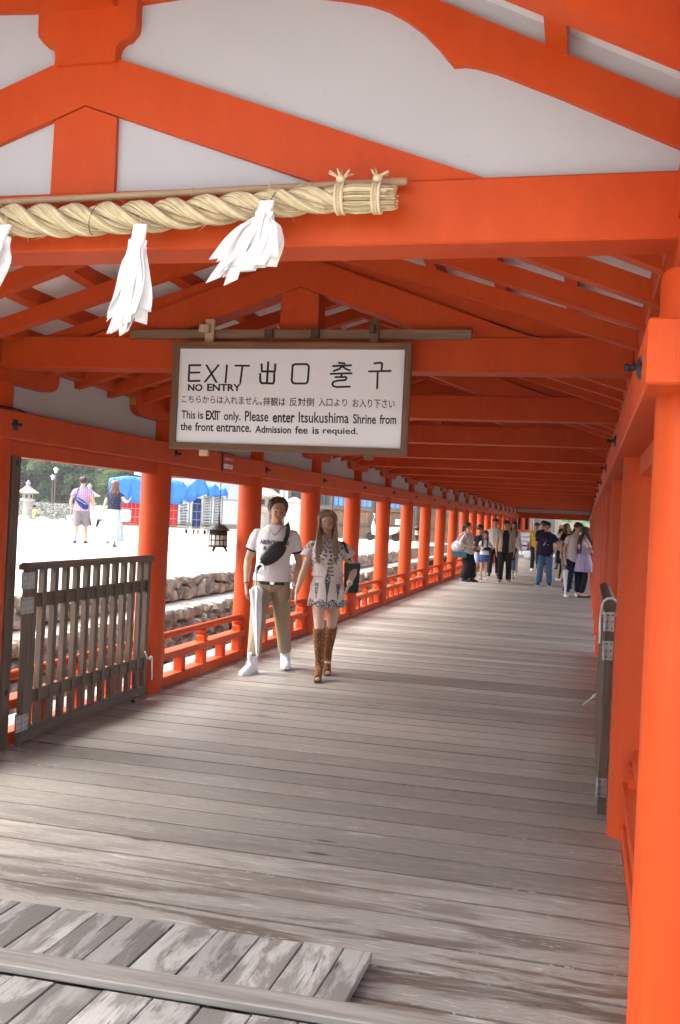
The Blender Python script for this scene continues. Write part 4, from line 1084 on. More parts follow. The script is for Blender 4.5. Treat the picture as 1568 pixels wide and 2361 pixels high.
LB(fr).lbox(-.745, .745, 0, .045, .64, .97, .012).lbox(-.70, -.05, -.008, .0, .70, .92).lbox(.05, .70, -.008, 0, .70, .92).build('tailgate', WHITEP, tr)
LB(fr).lbox(-.66, .66, .02, .10, .40, .60, .02).build('rear_panel', WHITEP, tr)
for s_ in (-1, 1):
    LB(fr).lbox(s_*.58-.10, s_*.58+.10, .005, .03, .46, .56).build('tail_light', plain('tail_light_red', (.45, .02, .015), .3) if 'tail_light_red' not in bpy.data.materials else bpy.data.materials['tail_light_red'], tr)
    LB(fr).lbox(s_*.50-.20, s_*.50+.20, .20, .225, .10, .52).build('mud_flap', BLACKR, tr)
    for yy in (.62, 2.45):
        seg = 20; wv = MB(); c = fr(s_*.62, yy, .26); ax = Vector(fr(1, 0, 0))-Vector(fr(0, 0, 0)); ay = Vector(fr(0, 1, 0))-Vector(fr(0, 0, 0))
        def disc(pr, nm, mt, par):
            vs = [Vector(c)+ax*h_+ay*r_*math.cos(2*math.pi*j/seg)+Vector((0, 0, r_*math.sin(2*math.pi*j/seg))) for r_, h_ in pr for j in range(seg)]; m_ = len(pr)
            fs = [(i*seg+j, i*seg+(j+1) % seg, (i+1)*seg+(j+1) % seg, (i+1)*seg+j) for i in range(m_-1) for j in range(seg)]+[tuple(range(seg)), tuple((m_-1)*seg+j for j in range(seg))]
            mb = MB(); mb.add(vs, fs); return mb.build(nm, mt, par, 40)
        ty = disc([(.15, -.075), (.25, -.07), (.262, -.05), (.262, .05), (.25, .07), (.15, .075)], 'wheel', BLACKR, tr)
        disc([(.05, -.08), (.145, -.06), (.145, .06), (.05, .08)], 'rim', GREYM, ty)
mbx = LB(fr); prof_ = [(2.06, .42), (2.06, 1.80), (2.15, 1.86), (3.0, 1.84), (3.34, 1.18), (3.40, .95), (3.40, .42)]
mbx.prism(prof_, lambda p: fr(-.72, p[0], p[1]), lambda p: fr(.72, p[0], p[1])); mbx.build('cab', WHITEP, tr, 30)
LB(fr).lbox(-.56, .56, 2.045, 2.062, 1.22, 1.70).build('rear_window', GLASS, tr)
LB(fr).lbox(-.724, -.715, 2.30, 2.95, 1.22, 1.70).lbox(.715, .724, 2.30, 2.95, 1.22, 1.70).build('side_window', GLASS, tr)
LB(fr).lbox(-.35, .35, .15, 3.2, .34, .44).build('chassis', BLACKR, tr)

# ================================================================== carts under blue sheets
TARP = None
def m_tarp():
    t = NT('blue_sheet'); o = t.coord(); n_ = t.noise(o, 2.5, 5, .6)
    c = t.mix(n_, (.012, .10, .42), (.035, .22, .62)); t.bump(t.noise(t.mapping(o, (2, 2, 5)), 2.5, 5, .6, .8), .5, .06)
    return t.base(c, .42, 0, .4)
TARP = m_tarp()
REDC = plain('red_cloth', (.52, .018, .022), .75, 0, .2, 3, .4, 10); BLUEC = plain('navy_cloth', (.010, .035, .16), .75, 0, .2, 3)
CHROME = plain('chair_tube', (.55, .56, .56), .28, .8, .1, 20); BASKET = plain('cart_steel', (.34, .33, .28), .5, .4, .2, 20)
def cart(fr, x0, x1, h, label, kind):
    c_ = fr((x0+x1)/2, .4, 0); t_ = thing('cage_cart', label, 'cart', c_, 0, 'cage carts parked beside the shed')
    LB(fr).lbox(x0, x1, 0, .8, .20, .26).build('base', BASKET, t_)
    for px in (x0+.02, x1-.02):
        for py in (.02, .78): MB().tube([fr(px, py, .2), fr(px, py, h)], .022, 8).build('corner_post', BASKET, t_, 60)
    ra = MB()
    for z_ in (.30, .60, .95, h-.02):
        ra.tube([fr(x0, 0.0, z_), fr(x1, 0.0, z_)], .014, 6)
        for px in (x0, x1): ra.tube([fr(px, 0, z_), fr(px, .8, z_)], .014, 6)
    k = int((x1-x0)/.16)
    for i in range(1, k): ra.tube([fr(lerp(x0, x1, i/k), -.004, .24), fr(lerp(x0, x1, i/k), -.004, h-.02)], .006, 5)
    ra.build('bars', BASKET, t_, 60)
    for px in (x0+.12, x1-.12):
        for py in (.1, .7):
            w0 = MB(); c = Vector(fr(px, py, .085)); ax = Vector(fr(1, 0, 0))-Vector(fr(0, 0, 0)); ay = Vector(fr(0, 1, 0))-Vector(fr(0, 0, 0))
            ang = random.uniform(-.7, .7); a2 = ay*math.cos(ang)+ax*math.sin(ang); n2 = a2.cross(Vector((0, 0, 1)))
            seg = 14; pr = [(.02, -.03), (.075, -.026), (.085, -.015), (.085, .015), (.075, .026), (.02, .03)]
            vs = [c+n2*h_+a2*r_*math.cos(2*math.pi*j/seg)+Vector((0, 0, r_*math.sin(2*math.pi*j/seg))) for r_, h_ in pr for j in range(seg)]
            fs = [(i*seg+j, i*seg+(j+1) % seg, (i+1)*seg+(j+1) % seg, (i+1)*seg+j) for i in range(5) for j in range(seg)]+[tuple(range(seg)), tuple(5*seg+j for j in range(seg))]
            w0.add(vs, fs); w0.bar(c+n2*.034, c+n2*.034+Vector((0, 0, .12)), .03, .006, n2); w0.bar(c-n2*.034, c-n2*.034+Vector((0, 0, .12)), .03, .006, n2); w0.build('caster', BLACKR, t_, 40)
    return t_
def chair_stack(fr, x0, x1, y, h, label, lean):
    t_ = thing('folded_chairs', label, 'chairs', fr((x0+x1)/2, y, .28), 0, 'stacks of folded chairs in the carts')
    z = .29; i = 0
    while z < h:
        q = lean*min(1, (z-.25)/h)*.9
        mb = MB(); a = fr(x0, y, z-q*.5); b = fr(x1, y, z+q); c = fr(x1, y+.5, z+q); d = fr(x0, y+.5, z-q*.5)
        mb.tube([a, b], .012, 6); mb.tube([b, c], .012, 6); mb.tube([c, d], .012, 6); mb.tube([d, a], .012, 6)
        a2 = fr(lerp(x0, x1, .1), y+.02, z-q*.4+.016); b2 = fr(lerp(x0, x1, .85), y+.02, z+q*.75+.016)
        fm = mb.build('chair_frame', CHROME, t_, 60)
        s_ = MB().bar(Vector(a2)+Vector((0, 0, .008)), Vector(b2)+Vector((0, 0, .008)), .5, .016); s_.build('chair_seat', BLACKR if i % 2 else CHROME, fm)
        z += .058; i += 1
    return t_
CA = (-16.0, 35.0, .5); fr = frame(CA, math.radians(22))
cart(fr, -1.75, -.05, 1.55, 'long cage cart with red cloth panels under a blue sheet', 'red')
t_ = LB(fr).lbox(-1.66, .02-.16, .05, .72, .27, 1.25, .03).build('cloth_bundle', REDC, None); tag(t_, 'red cloth bundle filling the long cage cart behind the first column', 'bundle', 'red cloth bundles in the long cage carts')
cart(fr, .02, 1.52, 1.35, 'cage cart with red cloth and folded chairs under the blue sheet', 'mix')
t_ = LB(fr).lbox(.06, 1.02, .05, .72, .27, 1.22, .03).build('cloth_bundle', REDC, None); tag(t_, 'red cloth bundle beside folded chairs in the middle cage cart', 'bundle')
chair_stack(fr, 1.08, 1.46, .04, 1.24, 'stack of folded chairs in the middle cage cart next to red cloth', .10)
cart(fr, 1.60, 2.02, 1.30, 'narrow cage cart holding blue cloth', 'blue')
t_ = LB(fr).lbox(1.64, 1.98, .06, .72, .27, 1.5, .03).build('blue_bundle', BLUEC, None); tag(t_, 'navy cloth bundle between two stacks of folded chairs', 'bundle')
cart(fr, 2.06, 2.44, 1.62, 'tall narrow cage cart of folded chairs, left of the last cart', 'tall')
chair_stack(fr, 2.09, 2.41, .05, 1.60, 'tall stack of folded chairs left of the last stack by the shed', .08)
cart(fr, 2.52, 2.90, 1.62, 'last cage cart of folded chairs nearest the shed', 'tall')
chair_stack(fr, 2.55, 2.85, .06, 1.60, 'last stack of folded chairs nearest the pale shed', .08)
def tarp(fr, pts_top, drop, label, seed):
    """sheet over a line of supports (x, z): top runs back .85, front hangs to 'drop' with folds"""
    R_ = random.Random(seed); xs_ = np.linspace(pts_top[0][0], pts_top[-1][0], 46); V = []; rows = []
    for x in xs_:
        zt = np.interp(x, [p[0] for p in pts_top], [p[1] for p in pts_top]); zb = np.interp(x, [p[0] for p in drop], [p[1] for p in drop])
        fold = .025*math.sin(x*7.3+seed)+.02*math.sin(x*15.1+seed*2)
        r_ = [fr(x, .95, zt-.25)]
        for y_, dz in ((.80, .02), (.5, .04), (.2, .03), (.0, 0)): r_.append(fr(x, y_, zt+dz))
        for t_ in (.15, .35, .55, .75, 1.0): r_.append(fr(x+.04*math.sin(x*11+t_*3), -.06-.05*t_+fold*t_, lerp(zt, zb, t_)+.012*math.sin(x*5)*t_))
        rows.append(r_)
    m_ = len(rows[0]); v = [p for r_ in rows for p in r_]; f = [(i*m_+j, i*m_+j+1, (i+1)*m_+j+1, (i+1)*m_+j) for i in range(len(rows)-1) for j in range(m_-1)]
    mb = MB(); mb.add(v, f); o_ = mb.build('blue_sheet', TARP, None, 60)
    md = o_.modifiers.new('t', 'SOLIDIFY'); md.thickness = .006
    tag(o_, label, 'tarpaulin', 'blue sheets over the carts'); return o_
tarp(fr, [(-1.85, 2.15), (-1.2, 2.28), (-.2, 2.22), (.9, 2.20), (1.22, 2.12)], [(-1.85, 1.14), (.5, 1.20), (1.3, 1.22)], 'large blue sheet draped over the long carts with red cloth', 1)
tarp(fr, [(1.02, 2.10), (1.35, 2.02), (1.75, 2.42), (2.05, 2.30), (2.2, 2.05)], [(1.02, 1.5), (1.5, 1.30), (2.0, 1.62), (2.2, 1.75)], 'crumpled blue sheet peaked over the narrow carts in the middle', 2)
tarp(fr, [(2.16, 2.0), (2.5, 2.16), (2.7, 1.96), (2.95, 2.06), (3.1, 1.72)], [(2.16, 1.62), (2.6, 1.60), (3.12, 1.66)], 'small blue sheet over the last cart by the shed', 3)
# ================================================================== pale shed
SHEDW = plain('pale_blue_siding', (.50, .56, .64), .6, 0, .06, 3); SHEDG = plain('shed_plinth', (.22, .20, .18), .9)
fr = frame((-20.0, 50.2, .4), math.radians(14)); sh = thing('pale_shed', 'pale blue-grey boarded shed standing behind the carts', 'shed', (-20.0, 50.2, .4))
LB(fr).lbox(-3.4, 3.6, 0, 5, .34, 2.9, .01).build('wall', SHEDW, sh)
LB(fr).lbox(-3.5, 3.7, -.05, 5.05, 0, .34, .01).build('plinth', SHEDG, sh)
LB(fr).lbox(-3.42, 3.62, -.05, 0, 1.72, 1.80, .005).build('rail', plain('shed_rail', (.36, .33, .36), .6), sh)
for i in range(15):
    x = -3.35+i*.47; LB(fr).lbox(x, x+.462, -.02, .0, .36, 1.72, .004).build('panel', SHEDW, sh)
LB(fr).lbox(-3.9, 4.1, -.7, 5.7, 2.95, 3.12, .02).build('roof', plain('shed_roof_white', (.72, .73, .74), .4), sh)

# ================================================================== dark timber house at the turn of the terrace
fr = frame((-9.2, 43.6, .48), math.radians(0)); ho = thing('timber_house', 'dark weathered timber house with lattice windows behind the row of columns', 'house', (-9.2, 43.6, .48))
x0, x1 = -5.6, 5.0
LB(fr).lbox(x0, x1, .10, 6, 0, 4.6, .01).build('wall', plain('house_dark_wall', (.045, .038, .033), .9), ho)  # even dark wall colour behind the posts and boards
LB(fr).lbox(x0-.6, x1+.3, -1.0, 6.6, 4.2, 4.5, .02).build('roof', plain('house_roof', (.10, .095, .09), .8), ho)
LB(fr).lbox(x0, x1, -.06, .14, -.2, .10, .01).build('ground_sill', HOUSEWOOD_X, ho)
nb = 5; W_ = (x1-x0)/nb
for i in range(nb+1):
    LB(fr).lbox(x0+i*W_-.085, x0+i*W_+.085, -.05, .12, .10, 4.2, .008).build('post', HOUSEWOOD, ho)
for z0, z1 in ((.66, .76), (1.38, 1.52), (2.55, 2.66), (3.2, 3.36)):
    for i in range(nb): LB(fr).lbox(x0+i*W_+.086, x0+(i+1)*W_-.086, -.025, .10, z0, z1, .006).build('rail', HOUSEWOOD_X, ho)
GL1 = plain('window_pale_glass', (.50, .56, .60), .25, 0, .1, 1); GL2 = plain('window_blue_glass', (.10, .28, .62), .3, 0, .25, 1.2); GL3 = plain('window_dark_glass', (.05, .06, .07), .15)  # pale, blue and dark pane colours
for i in range(nb):
    for (z0, z1) in ((.10, .66), (.76, 1.38)):
        k = 7
        for j in range(k):
            a = lerp(x0+i*W_+.087, x0+(i+1)*W_-.087, j/k); b = lerp(x0+i*W_+.087, x0+(i+1)*W_-.087, (j+1)/k)-.006
            LB(fr).lbox(a, b, .035+random.uniform(0, .01), .06, z0+.001, z1-.001, .004).build('board', HOUSEBOARD if i > 1 else HOUSEWOOD, ho)
    for (z0, z1) in ((1.52, 2.55), (2.66, 3.2)):
        a = x0+i*W_+.087; b = x0+(i+1)*W_-.087
        wdw = LB(fr).lbox(a, b, .0, .03, z0+.001, z0+.06, .003).lbox(a, b, .0, .03, z1-.06, z1-.001, .003).build('window', HOUSEWOOD_X, ho)
        k = 8
        for j in range(k+1):
            xx = lerp(a+.015, b-.015, j/k); LB(fr).lbox(xx-.014, xx+.014, .002, .028, z0+.06, z1-.06, .002).build('lattice_bar', HOUSEWOOD, wdw)
        for j in range(4):
            LB(fr).lbox(lerp(a, b, j/4)+.004, lerp(a, b, (j+1)/4)-.004, .045, .055, z0+.06, z1-.06, 0).build('pane', (GL3, GL1, GL2, GL2, GL3)[i] if j % 3 else (GL1, GL3, GL2, GL2, GL3)[i], wdw)
# second, nearer wing seen end-on between the farther columns
fr = frame((-4.75, 44.6, .0), math.radians(90)); wg = thing('storehouse', 'dark timber storehouse wing standing close beside the far half of the corridor', 'house', (-4.9, 52, 0))
LB(fr).lbox(0.5, 16.5, .10, 3.0, -.2, 4.4, .01).build('wall', bpy.data.materials['house_dark_wall'], wg)
LB(fr).lbox(0.2, 16.8, -.3, 3.4, 4.4, 4.6, .02).build('roof', bpy.data.materials['house_roof'], wg)
for i in range(9):
    LB(fr).lbox(.5+i*2-.08, .5+i*2+.08, -.04, .12, -.6, 4.3, .008).build('post', HOUSEWOOD, wg)
for i in range(8):
    for z0, z1 in ((.25, .37), (1.05, 1.17), (1.95, 2.08)): LB(fr).lbox(.5+i*2+.081, .5+i*2+1.919, -.02, .11, z0, z1, .006).build('rail', HOUSEWOOD_X, wg)
    for j in range(6):
        a = .5+i*2+.081+j*.3063; LB(fr).lbox(a, a+.301, .04+random.uniform(0, .012), .07, .371, 1.049, .004).build('board', HOUSEWOOD if (i+j) % 3 else HOUSEBOARD, wg)
        LB(fr).lbox(a+.12, a+.16, .0, .04, 1.171, 1.949, .003).build('lattice_bar', HOUSEWOOD, wg)
# pale cabinet with a pyramid top
CABW = plain('cabinet_beige', (.46, .43, .38), .6, 0, .08, 2)
fr = frame((-10.0, 35.5, .5), math.radians(14)); cb_ = thing('beige_cabinet', 'beige utility cabinet with a shallow pyramid top beside the young man', 'cabinet', (-10.0, 35.5, .5))
LB(fr).lbox(-.36, .36, 0, .6, .12, 1.52, .01).build('body', CABW, cb_); LB(fr).lbox(-.30, .30, .03, .57, 0, .12, .01).build('plinth', SHEDG, cb_)
LB(fr).lbox(-.34, .34, -.012, 0, .16, .42, .004).lbox(-.34, .34, -.012, 0, .44, 1.48, .004).build('door', CABW, cb_)
mb = MB(); b_ = [fr(-.40, -.04, 1.52), fr(.40, -.04, 1.52), fr(.40, .64, 1.52), fr(-.40, .64, 1.52)]; t4 = [fr(-.05, .25, 1.74), fr(.05, .25, 1.74), fr(.05, .35, 1.74), fr(-.05, .35, 1.74)]
mb.loft([b_, [(p[0], p[1], p[2]+.03) for p in b_], t4]); mb.build('top', CABW, cb_, 20)
ch = thing('charm_string', 'string of small pale glass charms hanging beside the beige cabinet', 'charm string', (-9.0, 33.0, 1.2))
MB().tube([(-9.0, 33.0, 2.6), (-9.0, 33.0, .95)], .005, 5).build('string', DARKIRON, ch)
for z_ in (1.78, 1.52, 1.24): MB().ell((-9.0, 33.0, z_), (.035, .035, .03), None, 10, 6).build('charm', plain('pale_glass_charm', (.55, .66, .66), .2) if 'pale_glass_charm' not in bpy.data.materials else bpy.data.materials['pale_glass_charm'], ch, 60)
# ================================================================== white scooter
fr = frame((-7.3, 40.8, .5), math.radians(8)); sc = thing('white_scooter', 'white motor scooter parked on the sand before the timber house', 'scooter', (-7.3, 40.8, .5))
def lwheel(x, par):
    seg = 18; w0 = MB(); vs = []; pr = [(.12, -.035), (.19, -.035), (.21, 0), (.19, .035), (.12, .035)]
    for r_, h_ in pr:
        for j in range(seg): vs.append(fr(x+r_*math.cos(2*math.pi*j/seg), h_, .21+r_*math.sin(2*math.pi*j/seg)))
    w0.add(vs, [(i*seg+j, i*seg+(j+1) % seg, (i+1)*seg+(j+1) % seg, (i+1)*seg+j) for i in range(4) for j in range(seg)]+[tuple(range(seg)), tuple(4*seg+j for j in range(seg))])
    w0.build('wheel', BLACKR, par, 40)
lwheel(-.60, sc); lwheel(.58, sc)
bd = [(-.52, .30), (-.30, .24), (.10, .24), (.30, .30), (.62, .42), (.74, .60), (.72, .68), (.25, .66), (.12, .42), (-.22, .34), (-.40, .70), (-.44, .88), (-.52, .88), (-.56, .60)]
mb = MB(); mb.prism(bd, lambda p: fr(p[0], -.13, p[1]), lambda p: fr(p[0], .13, p[1])); mb.build('body', WHITEP, sc, 30)
LB(fr).lbox(.18, .70, -.12, .12, .681, .75, .02).build('seat', BLACKR, sc)
mb = MB().tube([fr(-.49, 0, .85), fr(-.46, 0, 1.0)], .03, 8).tube([fr(-.40, -.30, 1.04), fr(-.47, -.1, 1.0), fr(-.47, .1, 1.0), fr(-.40, .30, 1.04)], .016, 8); mb.build('handlebar', GREYM, sc, 60)
for s_ in (-1, 1):
    MB().tube([fr(-.44, s_*.22, 1.02), fr(-.46, s_*.28, 1.2)], .008, 6).ell(fr(-.46, s_*.30, 1.22), (.02, .06, .04), None, 8, 6).build('mirror', WHITEP, sc, 60)
LB(fr).lbox(.52, .86, -.18, .18, .78, 1.02, .03).build('delivery_box', WHITEP, sc)

# ================================================================== rooms and court beyond the far end of the corridor
GREYP = plain('grey_frame', (.30, .32, .32), .6); PANELW = plain('painted_door_panel', (.34, .28, .20), .7, 0, .12, 1.5); PANELD = plain('dark_door_panel', (.13, .12, .105), .7, 0, .15, 2)
fw = thing('painted_screen_wall', 'tan screen wall painted with green bamboo beyond the far end of the corridor', 'screen wall', (0, 52.2, 0))
MB().box(.0, 2.6, 52.2, 52.3, 0, 3.0).build('panel', PANELW, fw); MB().box(-1.18, -.01, 52.2, 52.3, 0, 3.0).build('panel', PANELD, fw)
for x in (-1.20, .0, .98, 1.95): MB().box(x-.03, x+.03, 52.16, 52.199, 0, 3.0).build('stile', GREYP, fw)
GRN = plain('bamboo_green', (.05, .30, .17), .7, 0, .2, 6)
for k, x in enumerate((1.02+.15, 1.40, 1.52)):
    sm = MB()
    for q in range(6): sm.box(x-.045, x+.045, 52.190, 52.199, .55+q*.42, .55+q*.42+.40)
    if k: sm.build('bamboo_stalk', GRN, fw)
R_ = random.Random(4)
for cxx, cz in ((.40, 1.98), (.72, 1.93), (1.72, 1.93), (.55, 2.2), (1.3, 2.2)):
    mb = MB()
    for q in range(9):
        a = -math.pi/2+(q-4)*.33; L = R_.uniform(.16, .26); d = Vector((math.cos(a), 0, math.sin(a))); s_ = Vector((-d.z, 0, d.x))*.022; c = Vector((cxx, 52.193, cz))
        mb.add([c, c+d*L*.5+s_, c+d*L, c+d*L*.5-s_], [(0, 1, 2, 3)])
    mb.build('bamboo_leaves', GRN, fw)
MB().box(-1.25, 2.6, 52.1, 53.5, 3.0, 3.2).build('roof', HOUSEWOOD_X, fw)
# red pavilion seen through the opening on the left
pv = thing('red_pavilion', 'vermilion pavilion with white base across the court, seen past the corridor end', 'pavilion', (-3.5, 62, 0))
MB().box(-9, 2, 60.0, 68, -.2, 1.08).build('white_base', PLASTER, pv); MB().box(-9, 2, 59.95, 60.05, 1.09, 1.24).build('rail', RED, pv); MB().box(-9, 2, 59.9, 60.1, 2.6, 2.9).build('beam', RED, pv)
MB().box(-9.5, 2.5, 59, 69, 3.2, 3.5).build('roof', HOUSEWOOD_X, pv); MB().box(-9, 2, 65, 65.1, .5, 3.2).build('back_wall', plain('pavilion_dark_red', (.10, .018, .012), .8), pv)
for x in (-5.6, -4.3, -3.3, -2.27, -1.80, -.6): MB().tube([(x, 60.0, 1.2), (x, 60.0, 2.7)], .14, 16).build('column', RED, pv, 40)
for x in (-1.98, -1.22): tag(MB().box(x-.055, x+.055, 49.9, 50.0, -.05, 2.6).build('grey_post', GREYP, None), 'grey square post framing the opening at the far end, ' + ('nearer the columns' if x < -1.5 else 'nearer the screen wall'), 'post', 'grey posts at the corridor end')
sl = thing('low_white_rack', 'low white rack of long rails standing at the far end of the corridor', 'rack', (-1.0, 48.9, 0))
for z_ in (.18, .42, .66, .88): MB().box(-1.95, .35, 48.9, 48.98, z_, z_+.09, .004).build('rail', WHITEP if z_ != .42 else RED, sl)
for x in (-1.9, -.8, .3): MB().box(x-.03, x+.03, 48.98, 49.04, -.03, .98, .004).build('upright', WHITEP, sl)
# luggage and a wrapped bundle on the floor there
bg = MB(); R_ = random.Random(9)
bg.ell((-.72, 42.0, .20), (.36, .22, .215), None, 16, 10); bg.v = [(a+R_.uniform(-.03, .03), b+R_.uniform(-.03, .03), max(.004, c+R_.uniform(-.025, .025))) for a, b, c in bg.v]
tag(bg.build('wrapped_bundle', plain('clear_plastic', (.42, .44, .46), .18, 0, .35, 9, .6, 14, .6), None, 25), 'bundle wrapped in crumpled clear plastic on the floor at the far end', 'bundle')
st = thing('pushchair', 'black and white pushchair parked behind the wrapped bundle', 'pushchair', (-.80, 43.6, 0))
for px in (-1.05, -.55):
    for py in (43.3, 43.9):
        w0 = MB(); seg = 14; pr = [(.05, -.02), (.10, -.018), (.11, 0), (.10, .018), (.05, .02)]
        vs = [(px+h_, py+r_*math.cos(2*math.pi*j/seg), .11+r_*math.sin(2*math.pi*j/seg)) for r_, h_ in pr for j in range(seg)]
        w0.add(vs, [(i*seg+j, i*seg+(j+1) % seg, (i+1)*seg+(j+1) % seg, (i+1)*seg+j) for i in range(4) for j in range(seg)]+[tuple(range(seg)), tuple(4*seg+j for j in range(seg))]); w0.build('wheel', BLACKR, st, 40)
fm = MB()
for px in (-1.02, -.58): fm.tube([(px, 43.3, .15), (px, 43.75, .62), (px, 43.95, 1.02)], .014, 6).tube([(px, 43.9, .15), (px, 43.55, .62)], .014, 6)
fm.tube([(-1.02, 43.95, 1.02), (-.58, 43.95, 1.02)], .016, 6); fm.build('frame', GREYM, st, 60)
MB().box(-1.0, -.6, 43.35, 43.8, .38, .46, .02).bar((-.8, 43.78, .45), (-.8, 43.95, .92), .38, .05, (0, -1, .3), .01).build('seat', BLACKR, st)
MB().ell((-.8, 43.6, .84), (.23, .26, .15), None, 14, 8).build('hood', plain('pushchair_white', (.62, .62, .60), .7), st, 60)
tag(MB().lathe([(.15, 0.0), (.18, .30), (.17, .31), (.16, .29)], (-.42, 43.2, 0), 18).build('blue_bin', plain('blue_bin', (.03, .06, .13), .5), None, 40), 'dark blue tub on the floor beside the pushchair', 'tub')
# ================================================================== people: builder
def cloth(name, c, var=.10, scale=9, b=.5, bs=7, rough=.85, pat=None, c2=None):
    t = NT(name); o = t.coord()
    col = c
    if pat == 'check':
        s_ = t.sep(o)
        def line(v, f, w): return t.math('GREATER_THAN', t.math('SINE', t.math('MULTIPLY', v, f)), w)
        r_ = t.mix(t.math('MULTIPLY', line(s_[0], 62, .2), .75), (.72, .70, .72), (.62, .10, .13)); r_ = t.mix(t.math('MULTIPLY', line(s_[2], 62, .2), .6), r_, (.62, .12, .16))
        a_ = t.math('MULTIPLY', line(t.math('ADD', s_[0], .05), 62, .35), .7); col = t.mix(a_, r_, (.10, .15, .42)); col = t.mix(t.math('MULTIPLY', line(t.math('ADD', s_[2], .05), 62, .35), .55), col, (.12, .17, .45))
    elif pat == 'stripe':
        col = t.mix(t.math('GREATER_THAN', t.wave(t.mapping(o, (1, 1, 0)), 26, 3, 2, 1, 'DIAGONAL'), .55), c, c2)
    elif pat == 'dots':
        col = t.mix(t.ramp(t.vor(o, 24), [(.30, 1), (.42, 0)]), c, c2)
    elif pat == 'knit':
        n_ = t.math('ABSOLUTE', t.math('SINE', t.math('MULTIPLY', t.sep(o)[2], 80))); w_ = t.wave(t.mapping(o, (1, 0, 1)), 14, 4, 1, 2, 'DIAGONAL')
        col = t.mix(t.math('MULTIPLY', t.math('GREATER_THAN', t.math('MULTIPLY', n_, w_), .62), .6), c, c2)
    elif pat == 'plaid':
        s_ = t.sep(o); col = t.mix(t.math('GREATER_THAN', t.math('SINE', t.math('MULTIPLY', s_[0], 120)), .3), c, c2); col = t.mix(t.math('MULTIPLY', t.math('GREATER_THAN', t.math('SINE', t.math('MULTIPLY', s_[2], 120)), .3), .6), col, c2)
    n = t.noise(o, scale, 4)
    col = t.hsv(col, .5, 1, t.math('ADD', 1-var, t.math('MULTIPLY', n, 2*var)))
    t.bump(t.noise(t.mapping(o, (1, 1, .55)), bs, 4, .6, .5), b, .03)
    return t.base(col, rough, 0, .2)
def skin(name, c):
    t = NT(name); o = t.coord()
    col = t.mix(t.noise(o, 12, 3), c, tuple(x*.86 for x in c)); t.p.inputs['Subsurface Weight'].default_value = .06; t.p.inputs['Subsurface Radius'].default_value = (.01, .004, .002)
    return t.base(col, .5, 0, .35)
def hair_mat(name, a, b):
    t = NT(name); o = t.coord(); n = t.noise(t.mapping(o, (60, 60, 6)), 2, 4); return t.base(t.mix(n, a, b), .42, 0, .5)
SK_TAN = skin('tanned_skin', (.52, .31, .21)); SK_FAIR = skin('fair_skin', (.56, .36, .26)); SK_MID = skin('medium_skin', (.43, .245, .165))
H_BLACK = hair_mat('black_hair', (.010, .008, .007), (.035, .026, .022)); H_BROWN = hair_mat('brown_hair', (.035, .017, .010), (.10, .055, .030)); H_LIGHT = hair_mat('light_brown_hair', (.16, .10, .06), (.36, .26, .165)); H_DARKB = hair_mat('dark_brown_hair', (.018, .011, .008), (.06, .035, .024))
EYE = plain('dark_eye', (.012, .009, .008), .25); LIP = plain('lips', (.40, .13, .11), .5); LACE = plain('grey_lace', (.52, .53, .60), .7); WHITE_C = cloth('white_cotton', (.74, .74, .77), .03)
def remesh(mb, vox, it=3, fac=.5):
    me = mb.mesh('tmp'); ob = bpy.data.objects.new('tmp', me); COL.objects.link(ob)
    m = ob.modifiers.new('r', 'REMESH'); m.mode = 'VOXEL'; m.voxel_size = vox; m.use_smooth_shade = True
    if it: s_ = ob.modifiers.new('s', 'SMOOTH'); s_.factor = fac; s_.iterations = it
    dg = bpy.context.evaluated_depsgraph_get(); out = bpy.data.meshes.new_from_object(ob.evaluated_get(dg))
    bpy.data.objects.remove(ob); bpy.data.meshes.remove(me); out.shade_smooth(); return out
def ik(a, b, l1, l2, pole):
    a = Vector(a); b = Vector(b); d = b-a; L = min(d.length, (l1+l2)*.999); d.normalize()
    x = (l1*l1-l2*l2+L*L)/(2*L); h = math.sqrt(max(0, l1*l1-x*x)); p = Vector(pole); p = (p-d*p.dot(d))
    if p.length < 1e-4: p = Vector((0, 1, 0))
    p.normalize(); return a+d*x+p*h, a+d*L
MALE = dict(tor=[(.79,.10,.085), (.85,.155,.112), (.92,.163,.115), (1.0,.152,.105), (1.08,.146,.100), (1.18,.158,.106), (1.28,.174,.112), (1.34,.176,.106), (1.38,.160,.094), (1.41,.128,.084), (1.44,.088,.075), (1.475,.06,.062)], sh=.188, hip=.088, hs=1.0, lt=1.0, fem=0)
FEMALE = dict(tor=[(.79,.10,.085), (.85,.160,.118), (.92,.168,.118), (1.0,.142,.10), (1.08,.122,.090), (1.17,.135,.100), (1.26,.150,.118), (1.33,.146,.100), (1.375,.126,.084), (1.405,.098,.074), (1.44,.062,.062), (1.475,.05,.055)], sh=.160, hip=.088, hs=.98, lt=.93, fem=1)
CHILD = dict(tor=[(.79,.09,.08), (.85,.13,.10), (.92,.135,.10), (1.0,.125,.092), (1.08,.12,.09), (1.18,.128,.095), (1.27,.138,.098), (1.33,.132,.090), (1.37,.112,.08), (1.40,.088,.07), (1.44,.058,.058), (1.475,.05,.05)], sh=.145, hip=.075, hs=1.22, lt=.80, fem=0)
def B_fem(s): return s.B['fem']
